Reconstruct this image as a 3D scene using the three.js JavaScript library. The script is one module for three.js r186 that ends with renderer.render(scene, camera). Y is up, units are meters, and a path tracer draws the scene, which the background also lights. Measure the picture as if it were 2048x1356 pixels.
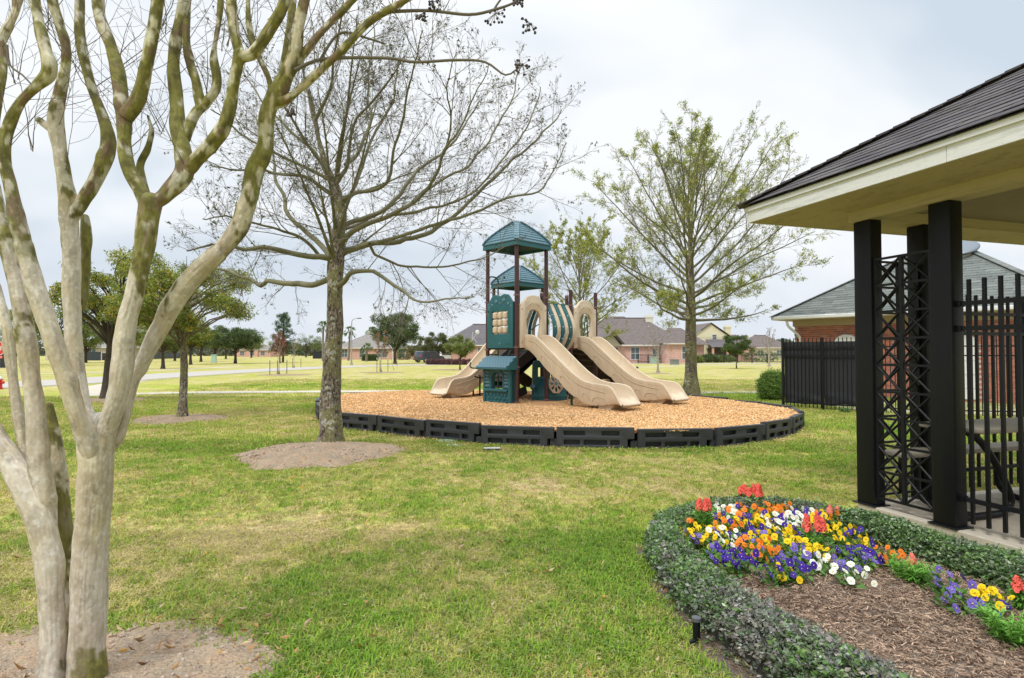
import * as THREE from 'three';
import { mergeGeometries, toCreasedNormals, mergeVertices } from 'three/addons/utils/BufferGeometryUtils.js';
import { RoundedBoxGeometry } from 'three/addons/geometries/RoundedBoxGeometry.js';
import { FontLoader } from 'three/addons/loaders/FontLoader.js';
import { TextGeometry } from 'three/addons/geometries/TextGeometry.js';

// ---------- camera, sky, sun, exposure ----------
const EYE = 1.5, FOCAL = 1180, PITCH = Math.atan(28 / FOCAL);
const scene = new THREE.Scene();
const camera = new THREE.PerspectiveCamera(2 * Math.atan(678 / FOCAL) * 180 / Math.PI, 2048 / 1356, 0.05, 3000);
camera.position.set(0, EYE, 0);
camera.rotation.x = PITCH;
scene.add(camera);
const renderer = new THREE.WebGLRenderer({ antialias: true });
renderer.toneMapping = THREE.LinearToneMapping;
renderer.toneMappingExposure = 1.5;
renderer.shadowMap.enabled = true;
renderer.setSize(1024, 678);
const sun = new THREE.DirectionalLight(new THREE.Color(1, 0.95, 0.88), 1.5);
sun.position.set(-14, 32, 12); sun.target.position.set(0, 0, -8);
sun.castShadow = true; sun.shadow.radius = 26;
Object.assign(sun.shadow.camera, { left: -40, right: 40, top: 40, bottom: -40, near: 1, far: 120 });
sun.shadow.mapSize.set(4096, 4096);
scene.add(sun, sun.target);

// ---------- random numbers and noise ----------
function mulberry(a) { return () => { a |= 0; a = a + 0x6D2B79F5 | 0; let t = Math.imul(a ^ a >>> 15, 1 | a); t = t + Math.imul(t ^ t >>> 7, 61 | t) ^ t; return ((t ^ t >>> 14) >>> 0) / 4294967296; }; }
let rnd = mulberry(7);
const R = (a, b) => a + (b - a) * rnd();
const pick = a => a[Math.floor(rnd() * a.length)];
const clamp = (x, a = 0, b = 1) => x < a ? a : x > b ? b : x;
const mix = (a, b, t) => a + (b - a) * t;
const sstep = (a, b, x) => { const t = clamp((x - a) / (b - a)); return t * t * (3 - 2 * t); };
const HT = new Float32Array(65536); { const q = mulberry(99); for (let i = 0; i < 65536; i++) HT[i] = q(); }
const h3 = (x, y, z) => HT[(Math.imul(x, 73856093) ^ Math.imul(y, 19349663) ^ Math.imul(z, 83492791)) >>> 3 & 65535];
function noise3(x, y, z) {
  const xi = Math.floor(x), yi = Math.floor(y), zi = Math.floor(z); let u = x - xi, v = y - yi, w = z - zi;
  u = u * u * (3 - 2 * u); v = v * v * (3 - 2 * v); w = w * w * (3 - 2 * w);
  const a = mix(mix(h3(xi, yi, zi), h3(xi + 1, yi, zi), u), mix(h3(xi, yi + 1, zi), h3(xi + 1, yi + 1, zi), u), v);
  const b = mix(mix(h3(xi, yi, zi + 1), h3(xi + 1, yi, zi + 1), u), mix(h3(xi, yi + 1, zi + 1), h3(xi + 1, yi + 1, zi + 1), u), v);
  return mix(a, b, w);
}
const fbm3 = (x, y, z, o = 4) => { let s = 0, a = 0.5, n = 0; for (let i = 0; i < o; i++) { s += a * noise3(x, y, z); n += a; a *= 0.5; x = x * 2.03 + 11; y = y * 2.03 + 5; z = z * 2.03 + 3; } return s / n; };
// periodic 2D noise (period p cells)
function pn(x, y, p, s = 0) {
  const xi = Math.floor(x), yi = Math.floor(y); let u = x - xi, v = y - yi; u = u * u * (3 - 2 * u); v = v * v * (3 - 2 * v);
  const m = (a) => ((a % p) + p) % p;
  return mix(mix(h3(m(xi), m(yi), s), h3(m(xi + 1), m(yi), s), u), mix(h3(m(xi), m(yi + 1), s), h3(m(xi + 1), m(yi + 1), s), u), v);
}
const pf = (u, v, p, o = 4, s = 0) => { let t = 0, a = 0.5, n = 0; for (let i = 0; i < o; i++) { t += a * pn(u * p, v * p, p, s + i * 17); n += a; a *= 0.5; p *= 2; } return t / n; };

// the sky: thin bright overcast with streaky cloud, brighter towards the top as an overcast sky is
{
  const W = 1024, H = 512, data = new Float32Array(W * H * 4);
  for (let j = 0; j < H; j++) {
    const el = ((j + 0.5) / H - 0.5) * Math.PI, y = Math.sin(el), c = Math.cos(el);
    for (let i = 0; i < W; i++) {
      const az = ((i + 0.5) / W - 0.5) * 2 * Math.PI, x = c * Math.cos(az), z = c * Math.sin(az);
      const k = 1 / (Math.max(y, 0) + 0.25);                       // cloud layer seen at a slant
      const px = x * k, pz = z * k;
      const wx = px * 0.9 + fbm3(px * 1.3, 2, pz * 1.3, 3) * 1.4, wz = pz * 1.9 + px * 0.5;
      let n = fbm3(wx * 1.1 + 3.1, 7.7, wz * 0.8 + 9.2, 5);
      const cover = sstep(0.30, 0.66, n);
      const up = sstep(0.0, 0.9, y);
      const lift = 1 + 2.2 * sstep(0.46, 1.0, y);
      const blue = [0.42, 0.485, 0.555], white = [0.65, 0.67, 0.695], low = [0.54, 0.57, 0.615];
      const t = (j * W + i) * 4, hz = 1 - sstep(0.02, 0.22, y);
      for (let q = 0; q < 3; q++) data[t + q] = mix(mix(blue[q], white[q], cover), low[q], hz * 0.75) * lift * (y < 0 ? 0.5 : 1);
      data[t + 3] = 1;
    }
  }
  const sky = new THREE.DataTexture(data, W, H, THREE.RGBAFormat, THREE.FloatType);
  sky.mapping = THREE.EquirectangularReflectionMapping; sky.magFilter = sky.minFilter = THREE.LinearFilter; sky.wrapS = THREE.RepeatWrapping;
  sky.colorSpace = THREE.LinearSRGBColorSpace; sky.needsUpdate = true;
  scene.background = sky; scene.environment = sky;
}

// ---------- helpers ----------
const V = (x, y, z) => new THREE.Vector3(x, y, z);
const cP = Math.cos(PITCH), sP = Math.sin(PITCH);
// a point that the photograph shows at pixel (px, py), standing D metres away
function at(px, py, D) { const x = (px - 1024) / FOCAL, y = (678 - py) / FOCAL, yy = y * cP + sP, zz = cP - y * sP; return V(x / zz * D, EYE + yy / zz * D, -D); }
// the spot of ground (height h) seen at a pixel
function ground(px, py, h = 0) { const y = (678 - py) / FOCAL, yy = y * cP + sP, zz = cP - y * sP, D = (h - EYE) * zz / yy; const p = at(px, py, D); p.y = h; return p; }
const used = {};
function numbered(n) { if (!(n in used)) { used[n] = 0; return n; } used[n]++; return n + '_' + String(used[n]).padStart(3, '0'); }
function tag(o, label, category, group, kind) { if (label) o.userData.label = label; if (category) o.userData.category = category; if (group) o.userData.group = group; if (kind) o.userData.kind = kind; return o; }
function thing(name, label, category, p = [0, 0, 0], turn = 0, group) {
  const o = new THREE.Group(); o.name = numbered(name); if (p.isVector3) o.position.copy(p); else o.position.set(...p);
  o.rotation.y = turn; tag(o, label, category, group); scene.add(o); return o;
}
function mesh(name, geo, mat, parent, kind) {
  if (Array.isArray(geo)) geo = merge(geo);
  const m = new THREE.Mesh(geo, mat); m.castShadow = m.receiveShadow = true;
  if (!parent) { m.name = numbered(name); scene.add(m); } else { m.name = name; parent.add(m); }
  if (kind) m.userData.kind = kind;
  return m;
}
function copyOf(src, p, turn, label, group) {
  const c = src.clone(); c.name = numbered(src.name.replace(/_\d{3}$/, '')); scene.add(c);
  if (p) { if (p.isVector3) c.position.copy(p); else c.position.set(...p); } if (turn !== undefined) c.rotation.y = turn;
  c.userData = { ...src.userData }; if (label) c.userData.label = label; if (group) c.userData.group = group; return c;
}
function clean(g) { g = g.index ? g.toNonIndexed() : g; for (const k of Object.keys(g.attributes)) if (!['position', 'normal', 'uv'].includes(k)) g.deleteAttribute(k); if (!g.attributes.uv) g.setAttribute('uv', new THREE.BufferAttribute(new Float32Array(g.attributes.position.count * 2), 2)); if (!g.attributes.normal) g.computeVertexNormals(); return g; }
function merge(list) { return mergeGeometries(list.map(clean)); }
function box(w, h, d, x = 0, y = 0, z = 0, ry = 0, rx = 0, rz = 0) { const g = new THREE.BoxGeometry(w, h, d); g.rotateX(rx); g.rotateZ(rz); g.rotateY(ry); g.translate(x, y, z); return g; }
function rbox(w, h, d, r, x = 0, y = 0, z = 0, ry = 0, rx = 0, rz = 0) { const g = new RoundedBoxGeometry(w, h, d, 2, r); g.rotateX(rx); g.rotateZ(rz); g.rotateY(ry); g.translate(x, y, z); return g; }
function cyl(r0, r1, h, x = 0, y = 0, z = 0, n = 14) { const g = new THREE.CylinderGeometry(r1, r0, h, n); g.translate(x, y + h / 2, z); return g; }
function ball(r, x, y, z, sx = 1, sy = 1, sz = 1, n = 12) { const g = new THREE.SphereGeometry(r, n, Math.ceil(n * 0.7)); g.scale(sx, sy, sz); g.translate(x, y, z); return g; }
function barBetween(a, b, w, h) { const d = b.clone().sub(a), L = d.length(); const g = new THREE.BoxGeometry(w, h ?? w, L); const m = new THREE.Matrix4().lookAt(b, a, Math.abs(d.y) > 0.99 * L ? V(1, 0, 0) : V(0, 1, 0)); g.applyMatrix4(m); g.translate((a.x + b.x) / 2, (a.y + b.y) / 2, (a.z + b.z) / 2); return g; }
function rod(a, b, r, n = 8) { const d = b.clone().sub(a), L = d.length(); const g = new THREE.CylinderGeometry(r, r, L, n); g.applyQuaternion(new THREE.Quaternion().setFromUnitVectors(V(0, 1, 0), d.normalize())); g.translate((a.x + b.x) / 2, (a.y + b.y) / 2, (a.z + b.z) / 2); return g; }
function pipe(pts, r, seg = 40, n = 10, tension = 0.5) { return new THREE.TubeGeometry(new THREE.CatmullRomCurve3(pts.map(p => Array.isArray(p) ? V(...p) : p), false, 'centripetal', tension), seg, r, n); }
function shapeOf(pts) { const s = new THREE.Shape(); pts.forEach((p, i) => i ? s.lineTo(...p) : s.moveTo(...p)); s.closePath(); return s; }
function extr(s, depth, bevel = 0, curve = 10) { return new THREE.ExtrudeGeometry(s, { depth, bevelEnabled: bevel > 0, bevelThickness: bevel, bevelSize: bevel, bevelOffset: -bevel, bevelSegments: 2, curveSegments: curve }); }
// mesh builder for tubes, leaves and grids
class MB {
  constructor() { this.p = []; this.n = []; this.u = []; this.c = []; this.i = []; }
  get count() { return this.p.length / 3; }
  v(p, n, u, w, c) { this.p.push(p.x, p.y, p.z); this.n.push(n.x, n.y, n.z); this.u.push(u, w); if (c) this.c.push(...c); }
  // tapered tube through pts with radii rad; bump(angle, length, point) shifts the skin; col(point, t) colours it
  tube(pts, rad, sides = 8, bump, col, cap) {
    const N = pts.length, t = V(0, 0, 0), a = V(0, 0, 0), b = V(0, 0, 0), nn = V(0, 0, 0), q = V(0, 0, 0); let first = this.count, L = 0; const per0 = rad.reduce((x, y) => x + y, 0) / N * 2 * Math.PI;
    for (let k = 0; k < N; k++) {
      t.subVectors(pts[Math.min(k + 1, N - 1)], pts[Math.max(k - 1, 0)]).normalize();
      if (k === 0) { a.set(Math.abs(t.y) > 0.9 ? 1 : 0, Math.abs(t.y) > 0.9 ? 0 : 1, 0).addScaledVector(t, 0); a.addScaledVector(t, -a.dot(t)).normalize(); }
      else { a.addScaledVector(t, -a.dot(t)).normalize(); L += pts[k].distanceTo(pts[k - 1]); }
      b.crossVectors(t, a);
      const per = per0;
      for (let s = 0; s <= sides; s++) {
        const w = s / sides * 2 * Math.PI; nn.copy(a).multiplyScalar(Math.cos(w)).addScaledVector(b, Math.sin(w));
        q.copy(pts[k]).addScaledVector(nn, rad[k]); if (bump) q.addScaledVector(nn, bump(w, L, q, k / (N - 1)));
        this.v(q, nn, s / sides * (bump ? per : 0.3), L, col ? col(q, k / (N - 1), nn) : null);
      }
    }
    const W = sides + 1;
    for (let k = 0; k < N - 1; k++) for (let s = 0; s < sides; s++) { const o = first + k * W + s; this.i.push(o, o + 1, o + W, o + 1, o + W + 1, o + W); }
    if (cap) { const ci = this.count; this.v(pts[N - 1].clone().addScaledVector(t, rad[N - 1] * 0.35), t, 0, L, col ? col(pts[N - 1], 1, t) : null); for (let s = 0; s < sides; s++) this.i.push(first + (N - 1) * W + s, first + (N - 1) * W + s + 1, ci); }
    return this;
  }
  quad(a, b, c, d, col) { const n = V(0, 0, 0).crossVectors(b.clone().sub(a), d.clone().sub(a)).normalize(), o = this.count; [[a, 0, 0], [b, 1, 0], [c, 1, 1], [d, 0, 1]].forEach(([p, u, w]) => this.v(p, n, u, w, col)); this.i.push(o, o + 1, o + 2, o, o + 2, o + 3); return this; }
  geo(smooth) { const g = new THREE.BufferGeometry(); g.setAttribute('position', new THREE.Float32BufferAttribute(this.p, 3)); g.setAttribute('normal', new THREE.Float32BufferAttribute(this.n, 3)); g.setAttribute('uv', new THREE.Float32BufferAttribute(this.u, 2)); if (this.c.length) g.setAttribute('color', new THREE.Float32BufferAttribute(this.c, 3)); g.setIndex(this.i); if (smooth) g.computeVertexNormals(); return g; }
  build(name, mat, parent, smooth, kind) { return mesh(name, this.geo(smooth), mat, parent, kind); }
}
// smooth a polyline of [Vector3, radius] pairs
function smoothPath(ps, step = 0.05) {
  const P = [], Q = [], g = (i) => ps[clamp(i, 0, ps.length - 1)];
  const cr = (a, b, c, d, t) => 0.5 * (2 * b + (c - a) * t + (2 * a - 5 * b + 4 * c - d) * t * t + (3 * b - a - 3 * c + d) * t * t * t);
  for (let i = 0; i < ps.length - 1; i++) {
    const [a, b, c, d] = [g(i - 1), g(i), g(i + 1), g(i + 2)], n = Math.max(2, Math.ceil(b[0].distanceTo(c[0]) / step));
    for (let k = 0; k < n; k++) { const t = k / n; P.push(V(cr(a[0].x, b[0].x, c[0].x, d[0].x, t), cr(a[0].y, b[0].y, c[0].y, d[0].y, t), cr(a[0].z, b[0].z, c[0].z, d[0].z, t))); Q.push(Math.max(0.001, cr(a[1], b[1], c[1], d[1], t))); }
  }
  P.push(ps.at(-1)[0].clone()); Q.push(ps.at(-1)[1]); return [P, Q];
}
function instances(name, geo, mat, list, parent, kind = 'stuff') { // list of [matrix, color?]
  const m = new THREE.InstancedMesh(geo, mat, list.length); list.forEach(([mt, c], i) => { m.setMatrixAt(i, mt); if (c) m.setColorAt(i, c); });
  m.castShadow = m.receiveShadow = true; m.instanceMatrix.needsUpdate = true; if (kind) m.userData.kind = kind;
  if (!parent) { m.name = numbered(name); scene.add(m); } else { m.name = name; parent.add(m); } return m;
}
const _q = new THREE.Quaternion(), _e = new THREE.Euler();
function mat4(p, rx, ry, rz, s, sy, sz) { return new THREE.Matrix4().compose(p, new THREE.Quaternion().setFromEuler(new THREE.Euler(rx, ry, rz, 'YXZ')), V(s, sy ?? s, sz ?? s)); }
const col = (r, g, b) => new THREE.Color().setRGB(r, g, b);

// ---------- textures (tileable, linear data unless coloured) ----------
const s2l = c => c <= 0.04045 ? c / 12.92 : Math.pow((c + 0.055) / 1.055, 2.4), l2s = c => c <= 0.0031308 ? c * 12.92 : 1.055 * Math.pow(c, 1 / 2.4) - 0.055;
function tex(w, h, f, srgb, rx = 1, ry = 1) { // f(u,v) -> [r,g,b] linear
  const d = new Uint8Array(w * h * 4);
  for (let j = 0; j < h; j++) for (let i = 0; i < w; i++) { const c = f((i + 0.5) / w, (j + 0.5) / h), t = (j * w + i) * 4; for (let q = 0; q < 3; q++) d[t + q] = clamp(srgb ? l2s(Math.max(0, c[q] ?? c[0])) : (c[q] ?? c[0])) * 255; d[t + 3] = 255; }
  const t = new THREE.DataTexture(d, w, h); t.wrapS = t.wrapT = THREE.RepeatWrapping; t.magFilter = THREE.LinearFilter; t.minFilter = THREE.LinearMipmapLinearFilter; t.generateMipmaps = true;
  if (srgb) t.colorSpace = THREE.SRGBColorSpace; t.repeat.set(rx, ry); t.needsUpdate = true; return t;
}
const std = (r, g, b, o = {}) => new THREE.MeshStandardMaterial({ color: col(r, g, b), roughness: 0.7, ...o });
const lerp3 = (a, b, t) => [mix(a[0], b[0], t), mix(a[1], b[1], t), mix(a[2], b[2], t)];
const grain = tex(256, 256, (u, v) => [0.5 * pf(u, v, 8, 3) + 0.5 * pf(u, v, 64, 2, 5)], false);
const speckle = tex(256, 256, (u, v) => { const k = 0.86 + 0.16 * pf(u, v, 6, 4, 3) + 0.12 * (pf(u, v, 90, 1, 9) - 0.5); return [k, k, k]; }, false);
// ---------- ground ----------
const LAWN_DRY = [0.62, 0.50, 0.265], LAWN_MID = [0.47, 0.46, 0.095], LAWN_GREEN = [0.30, 0.45, 0.045];
const gauss = (x, d, cx, cd, sx, sd) => Math.exp(-(((x - cx) / sx) ** 2) - (((d - cd) / sd) ** 2));
function greenness(x, d) { // 0 straw .. 1 lush
  let g = 0.35 + 0.55 * (fbm3(x * 0.55, 4.2, d * 0.42, 4) - 0.5) + 0.6 * (fbm3(x * 2.2, 9.2, d * 1.6, 3) - 0.5) + 0.45 * (noise3(x * 7, 3, d * 6) - 0.5);
  g += 0.55 * gauss(x, d, 0.75, 4.4, 0.45, 0.8) + 0.20 * gauss(x, d, -0.4, 3.1, 1.3, 0.55) + 0.22 * gauss(x, d, -0.95, 2.7, 0.7, 0.5) + 0.08 * gauss(x, d, 0.6, 2.4, 0.6, 0.6);
  g -= 0.46 * gauss(x, d, -1.6, 5.0, 1.0, 0.7) + 0.36 * gauss(x, d, -2.9, 4.5, 0.9, 0.9) + 0.2 * gauss(x, d, 0.2, 6.4, 0.9, 0.8);
  g += 0.5 * gauss(x, d, -2.7, 25.4, 4.5, 0.9) + 0.35 * gauss(x, d, -12, 27, 5, 1.6) + 0.45 * gauss(x, d, 8.4, 20.5, 3.2, 1.6) + 0.4 * gauss(x, d, 7.4, 11.2, 1.2, 1.6) + 0.2 * gauss(x, d, 4.2, 8.2, 1.4, 1.2);
  g += 0.14 * gauss(x, d, -3.6, 8.6, 1.9, 2.0) + 0.2 * gauss(x, d, -24, 41, 9, 5);
  if (d > 26) g -= 0.11 * sstep(26, 36, d);
  return clamp(g);
}
const lawnColor = g => g < 0.5 ? lerp3(LAWN_DRY, LAWN_MID, g * 2) : lerp3(LAWN_MID, LAWN_GREEN, g * 2 - 1);
const lawnTex = tex(1024, 1024, (u, v) => {
  const a = pf(u, v, 5, 4, 1), b = pf(u, v, 110, 2, 2), c = pf(u, v, 256, 1, 3), s = pf(u, v, 40, 2, 6);
  const k = 0.58 + 0.34 * a + 0.42 * (b - 0.5) + 0.42 * (c - 0.5), w = clamp((s - 0.5) * 2.4 + 0.5);
  return [k * mix(0.80, 1.12, w), k * mix(0.98, 0.98, w), k * mix(0.6, 1.2, w)];
}, false, 1 / 5, 1 / 5);
const lawnBump = tex(512, 512, (u, v) => [0.6 * pf(u, v, 70, 2, 12) + 0.4 * pf(u, v, 170, 1, 13)], false, 1 / 2.5, 1 / 2.5);
const M = {};
M.lawn = new THREE.MeshPhysicalMaterial({ specularIntensity: 0.2, map: lawnTex, bumpMap: lawnBump, bumpScale: 0.03, roughness: 0.95, vertexColors: true });
{
  const N = 300, K = 5.2, P = [], C = [], U = [], I = [], Nn = [];
  const warp = (t, s) => s * Math.sinh(K * t) / Math.sinh(1);
  for (let j = 0; j <= N; j++) for (let i = 0; i <= N; i++) {
    const x = warp(i / N * 2 - 1, 14), d = 6 + warp(j / N * 2 - 1, 14);
    P.push(x, 0, -d); Nn.push(0, 1, 0); U.push(x, d); C.push(...lawnColor(greenness(x, d)));
  }
  for (let j = 0; j < N; j++) for (let i = 0; i < N; i++) { const o = j * (N + 1) + i; I.push(o, o + 1, o + N + 1, o + 1, o + N + 2, o + N + 1); }
  const g = new THREE.BufferGeometry(); g.setAttribute('position', new THREE.Float32BufferAttribute(P, 3)); g.setAttribute('normal', new THREE.Float32BufferAttribute(Nn, 3)); g.setAttribute('uv', new THREE.Float32BufferAttribute(U, 2)); g.setAttribute('color', new THREE.Float32BufferAttribute(C, 3)); g.setIndex(I);
  tag(mesh('lawn', g, M.lawn), 'patchy green and straw coloured park lawn reaching to the houses', 'lawn', null, 'structure');
}
// sheets lying on the ground
function sheet(name, poly, y, mat, label, cat, dome = 0, kind = 'structure') { // poly: [[x, depth]...], finely triangulated fan with rings
  const N = poly.length, cx = poly.reduce((s, p) => s + p[0], 0) / N, cd = poly.reduce((s, p) => s + p[1], 0) / N, rings = dome ? 8 : 3, P = [cx, y + dome, -cd], U = [cx, cd], I = [];
  for (let r = 1; r <= rings; r++) for (let i = 0; i < N; i++) { const t = r / rings, x = mix(cx, poly[i][0], t), d = mix(cd, poly[i][1], t); P.push(x, y + dome * (1 - t * t) + (dome ? (0.25 * dome + 0.02) * (fbm3(x * 5, 1, d * 5, 3) - 0.4) * (1 - t ** 4) : 0), -d); U.push(x, d); }
  for (let i = 0; i < N; i++) { I.push(0, 1 + i, 1 + (i + 1) % N); for (let r = 1; r < rings; r++) { const a = 1 + (r - 1) * N + i, b = 1 + (r - 1) * N + (i + 1) % N; I.push(a, a + N, b, b, a + N, b + N); } }
  const g = new THREE.BufferGeometry(); g.setAttribute('position', new THREE.Float32BufferAttribute(P, 3)); g.setAttribute('uv', new THREE.Float32BufferAttribute(U, 2)); g.setIndex(I); g.computeVertexNormals();
  if (g.attributes.normal.getY(0) < 0) { for (let i = 0; i < I.length; i += 3) { const s = I[i]; I[i] = I[i + 1]; I[i + 1] = s; } g.setIndex(I); g.computeVertexNormals(); }
  return tag(mesh(name, g, mat), label, cat, null, kind);
}
function closedCurve(pts, n) { const c = new THREE.CatmullRomCurve3(pts.map(p => V(p[0], 0, p[1])), true, 'centripetal'); return c.getSpacedPoints(n).slice(0, n).map(p => [p.x, p.z]); }
const blob = (cx, cd, rx, rd, n = 60, j = 0.12, s = 0) => Array.from({ length: n }, (_, i) => { const a = i / n * 2 * Math.PI, k = 1 + j * (fbm3(Math.cos(a) * 1.8 + s, Math.sin(a) * 1.8, 3, 3) - 0.5) * 4 + j * 0.6 * (noise3(Math.cos(a) * 9 + s, Math.sin(a) * 9, 1) - 0.5); return [cx + Math.cos(a) * rx * k, cd + Math.sin(a) * rd * k]; });
function ribbon(name, line, w, y, mat, label, cat, thick = 0) { // line: [[x, depth]...]
  const c = new THREE.CatmullRomCurve3(line.map(p => V(p[0], 0, -p[1])), false, 'centripetal'), n = line.length * 14, pts = c.getSpacedPoints(n), mb = new MB(), up = V(0, 1, 0);
  let L = 0; pts.forEach((p, i) => { const t = c.getTangentAt(i / n), s = V(-t.z, 0, t.x); if (i) L += p.distanceTo(pts[i - 1]); for (const k of [-1, 1]) { const q = p.clone().addScaledVector(s, k * w / 2); q.y = y; mb.v(q, up, k * w / 2, L); } if (i) { const o = (i - 1) * 2; mb.i.push(o, o + 1, o + 2, o + 1, o + 3, o + 2); } });
  return tag(mb.build(name, mat), label, cat, null, 'structure');
}
const concTex = tex(512, 512, (u, v) => { const k = 0.80 + 0.25 * pf(u, v, 4, 5, 31) + 0.18 * (pf(u, v, 120, 2, 33) - 0.5) - 0.14 * sstep(0.62, 0.8, pf(u, v, 9, 3, 37)); return [k, k * 0.98, k * 0.93]; }, false, 1 / 2, 1 / 2);
M.concrete = new THREE.MeshStandardMaterial({ color: col(0.50, 0.45, 0.38), map: concTex, bumpMap: grain, bumpScale: 0.004, roughness: 0.9 });
M.road = new THREE.MeshStandardMaterial({ color: col(0.42, 0.385, 0.36), map: concTex, roughness: 0.9 });
ribbon('sidewalk', [[-28, 15.2], [-15.6, 18.3], [-14.9, 20.8], [-12.5, 22.2], [-8.2, 22.9], [-3.2, 23.1], [2, 22.6], [6, 22.3], [10, 22.4], [16, 23.2]], 1.15, 0.008, M.concrete, 'narrow pale concrete footpath curving behind the playground', 'footpath');
ribbon('footpath', [[-14.9, 20.6], [-16.5, 23.2], [-18.6, 27.2], [-20.2, 31.5]], 1.3, 0.012, M.concrete, 'short concrete path from the footpath up to the road', 'footpath');
ribbon('road', [[-33, 8], [-26, 22], [-23.4, 30], [-23.3, 39], [-22.6, 48], [-20, 60], [-15, 71], [-4, 79], [12, 83], [40, 86]], 5.4, 0.010, M.road, 'pale concrete street bending past the lawn towards the houses', 'road');
ribbon('kerb', [[-29.6, 8], [-22.7, 22], [-20.1, 30], [-20.0, 39], [-19.3, 48], [-16.9, 59]], 0.16, 0.016, M.concrete, 'pale concrete kerb on the near side of the street', 'kerb');
ribbon('far_footpath', [[-38, 36], [-34, 42], [-31, 52], [-30, 66]], 1.3, 0.008, M.concrete, 'pale footpath on the far side of the street', 'footpath');
ribbon('field_footpath', [[9, 58], [13.5, 62], [20, 68], [28, 71], [42, 73]], 1.3, 0.008, M.concrete, 'thin footpath in front of the houses on the right', 'footpath');

// bare soil rings and beds
const soilTex = tex(512, 512, (u, v) => { const k = 0.62 + 0.35 * pf(u, v, 6, 5, 41) + 0.4 * (pf(u, v, 60, 3, 43) - 0.5), t = pf(u, v, 12, 3, 47); return [k * mix(0.92, 1.12, t), k, k * mix(1.06, 0.9, t)]; }, false, 1 / 0.9, 1 / 0.9);
const soilBump = tex(512, 512, (u, v) => [0.5 * pf(u, v, 14, 4, 51) + 0.5 * pf(u, v, 70, 3, 53)], false, 1 / 0.9, 1 / 0.9);
M.soil = new THREE.MeshPhysicalMaterial({ specularIntensity: 0.25, color: col(0.41, 0.31, 0.215), map: soilTex, bumpMap: soilBump, bumpScale: 0.035, roughness: 1 });
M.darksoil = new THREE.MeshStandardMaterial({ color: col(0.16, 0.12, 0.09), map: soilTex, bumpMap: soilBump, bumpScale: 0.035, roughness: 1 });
M.chipbase = new THREE.MeshStandardMaterial({ color: col(0.60, 0.33, 0.15), map: soilTex, bumpMap: soilBump, bumpScale: 0.04, roughness: 1 });
const RINGS = [[-1.97, 2.5, 1.08, 0.88, 0.05, 1], [-2.92, 8.75, 1.25, 1.12, 0.13, 2], [-7.55, 13.4, 1.0, 0.9, 0.07, 3], [-12.6, 18.7, 1.2, 1.0, 0.08, 4]];
const ringPolys = RINGS.map(([x, d, rx, rd, h, s]) => { const p = blob(x, d, rx, rd, 110, 0.17, s * 3.3); return p; });
['under the pale many-stemmed tree at the left', 'round the foot of the big bare tree', 'round the foot of the slim tree left of the bare tree', 'round the foot of the leaning dark tree'].forEach((w, i) => sheet('soil_ring', ringPolys[i], 0.006, M.soil, 'bare brown soil ' + w, 'soil', RINGS[i][4]));
[[[10.65, 43.0], 1.0, 'bare tree beside the slides'], [[-10.0, 45.2], 1.7, 'staked sapling before the left house'], [[-15.6, 40.5], 1.8, 'staked saplings near the street'], [[-5.6, 52.5], 1.6, 'small green tree before the house']].forEach(([p, r, w], i) => sheet('soil_ring', blob(p[0], p[1], r, r * 0.8, 24, 0.08, i + 9), 0.006, M.soil, 'small soil ring under the ' + w, 'soil', 0.05));
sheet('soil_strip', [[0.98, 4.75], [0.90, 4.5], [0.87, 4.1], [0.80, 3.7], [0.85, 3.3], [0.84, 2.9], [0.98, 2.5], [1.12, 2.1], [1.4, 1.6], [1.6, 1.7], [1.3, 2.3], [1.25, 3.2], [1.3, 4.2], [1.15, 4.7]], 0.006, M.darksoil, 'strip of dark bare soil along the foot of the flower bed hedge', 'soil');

// ---------- playground bed ----------
const BED_TOP = 0.265;
const bedCtrl = [[0.27, 9.5], [1.47, 9.3], [2.78, 9.22], [4.05, 9.9], [4.92, 10.7], [5.65, 11.65], [6.1, 12.8], [6.05, 14], [5.75, 15.2], [5.2, 16.3], [4.2, 17.5], [2.6, 18.4], [0, 19.0], [-2.8, 19.2], [-4.3, 18.7], [-5.15, 17.6], [-5.2, 16.2], [-4.75, 14.6], [-4.2, 13.1], [-3.45, 11.85], [-2.55, 11.24], [-1.73, 10.7], [-0.79, 9.9]];
const bedLine = closedCurve(bedCtrl, 900);
const bedPoly = bedLine.filter((_, i) => i % 9 === 0);
sheet('playground_mulch', bedPoly.map(([x, d]) => { const dx = x - 0.5, dd = d - 14, L = Math.hypot(dx, dd); return [x - dx / L * 0.05, d - dd / L * 0.05]; }), BED_TOP - 0.02, M.chipbase, 'raised bed of orange wood chips under the play structure', 'wood chips', 0.04);
const inPoly = (poly, x, d) => { let c = false; for (let i = 0, j = poly.length - 1; i < poly.length; j = i++) { const [xi, yi] = poly[i], [xj, yj] = poly[j]; if ((yi > d) !== (yj > d) && x < (xj - xi) * (d - yi) / (yj - yi) + xi) c = !c; } return c; };
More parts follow.
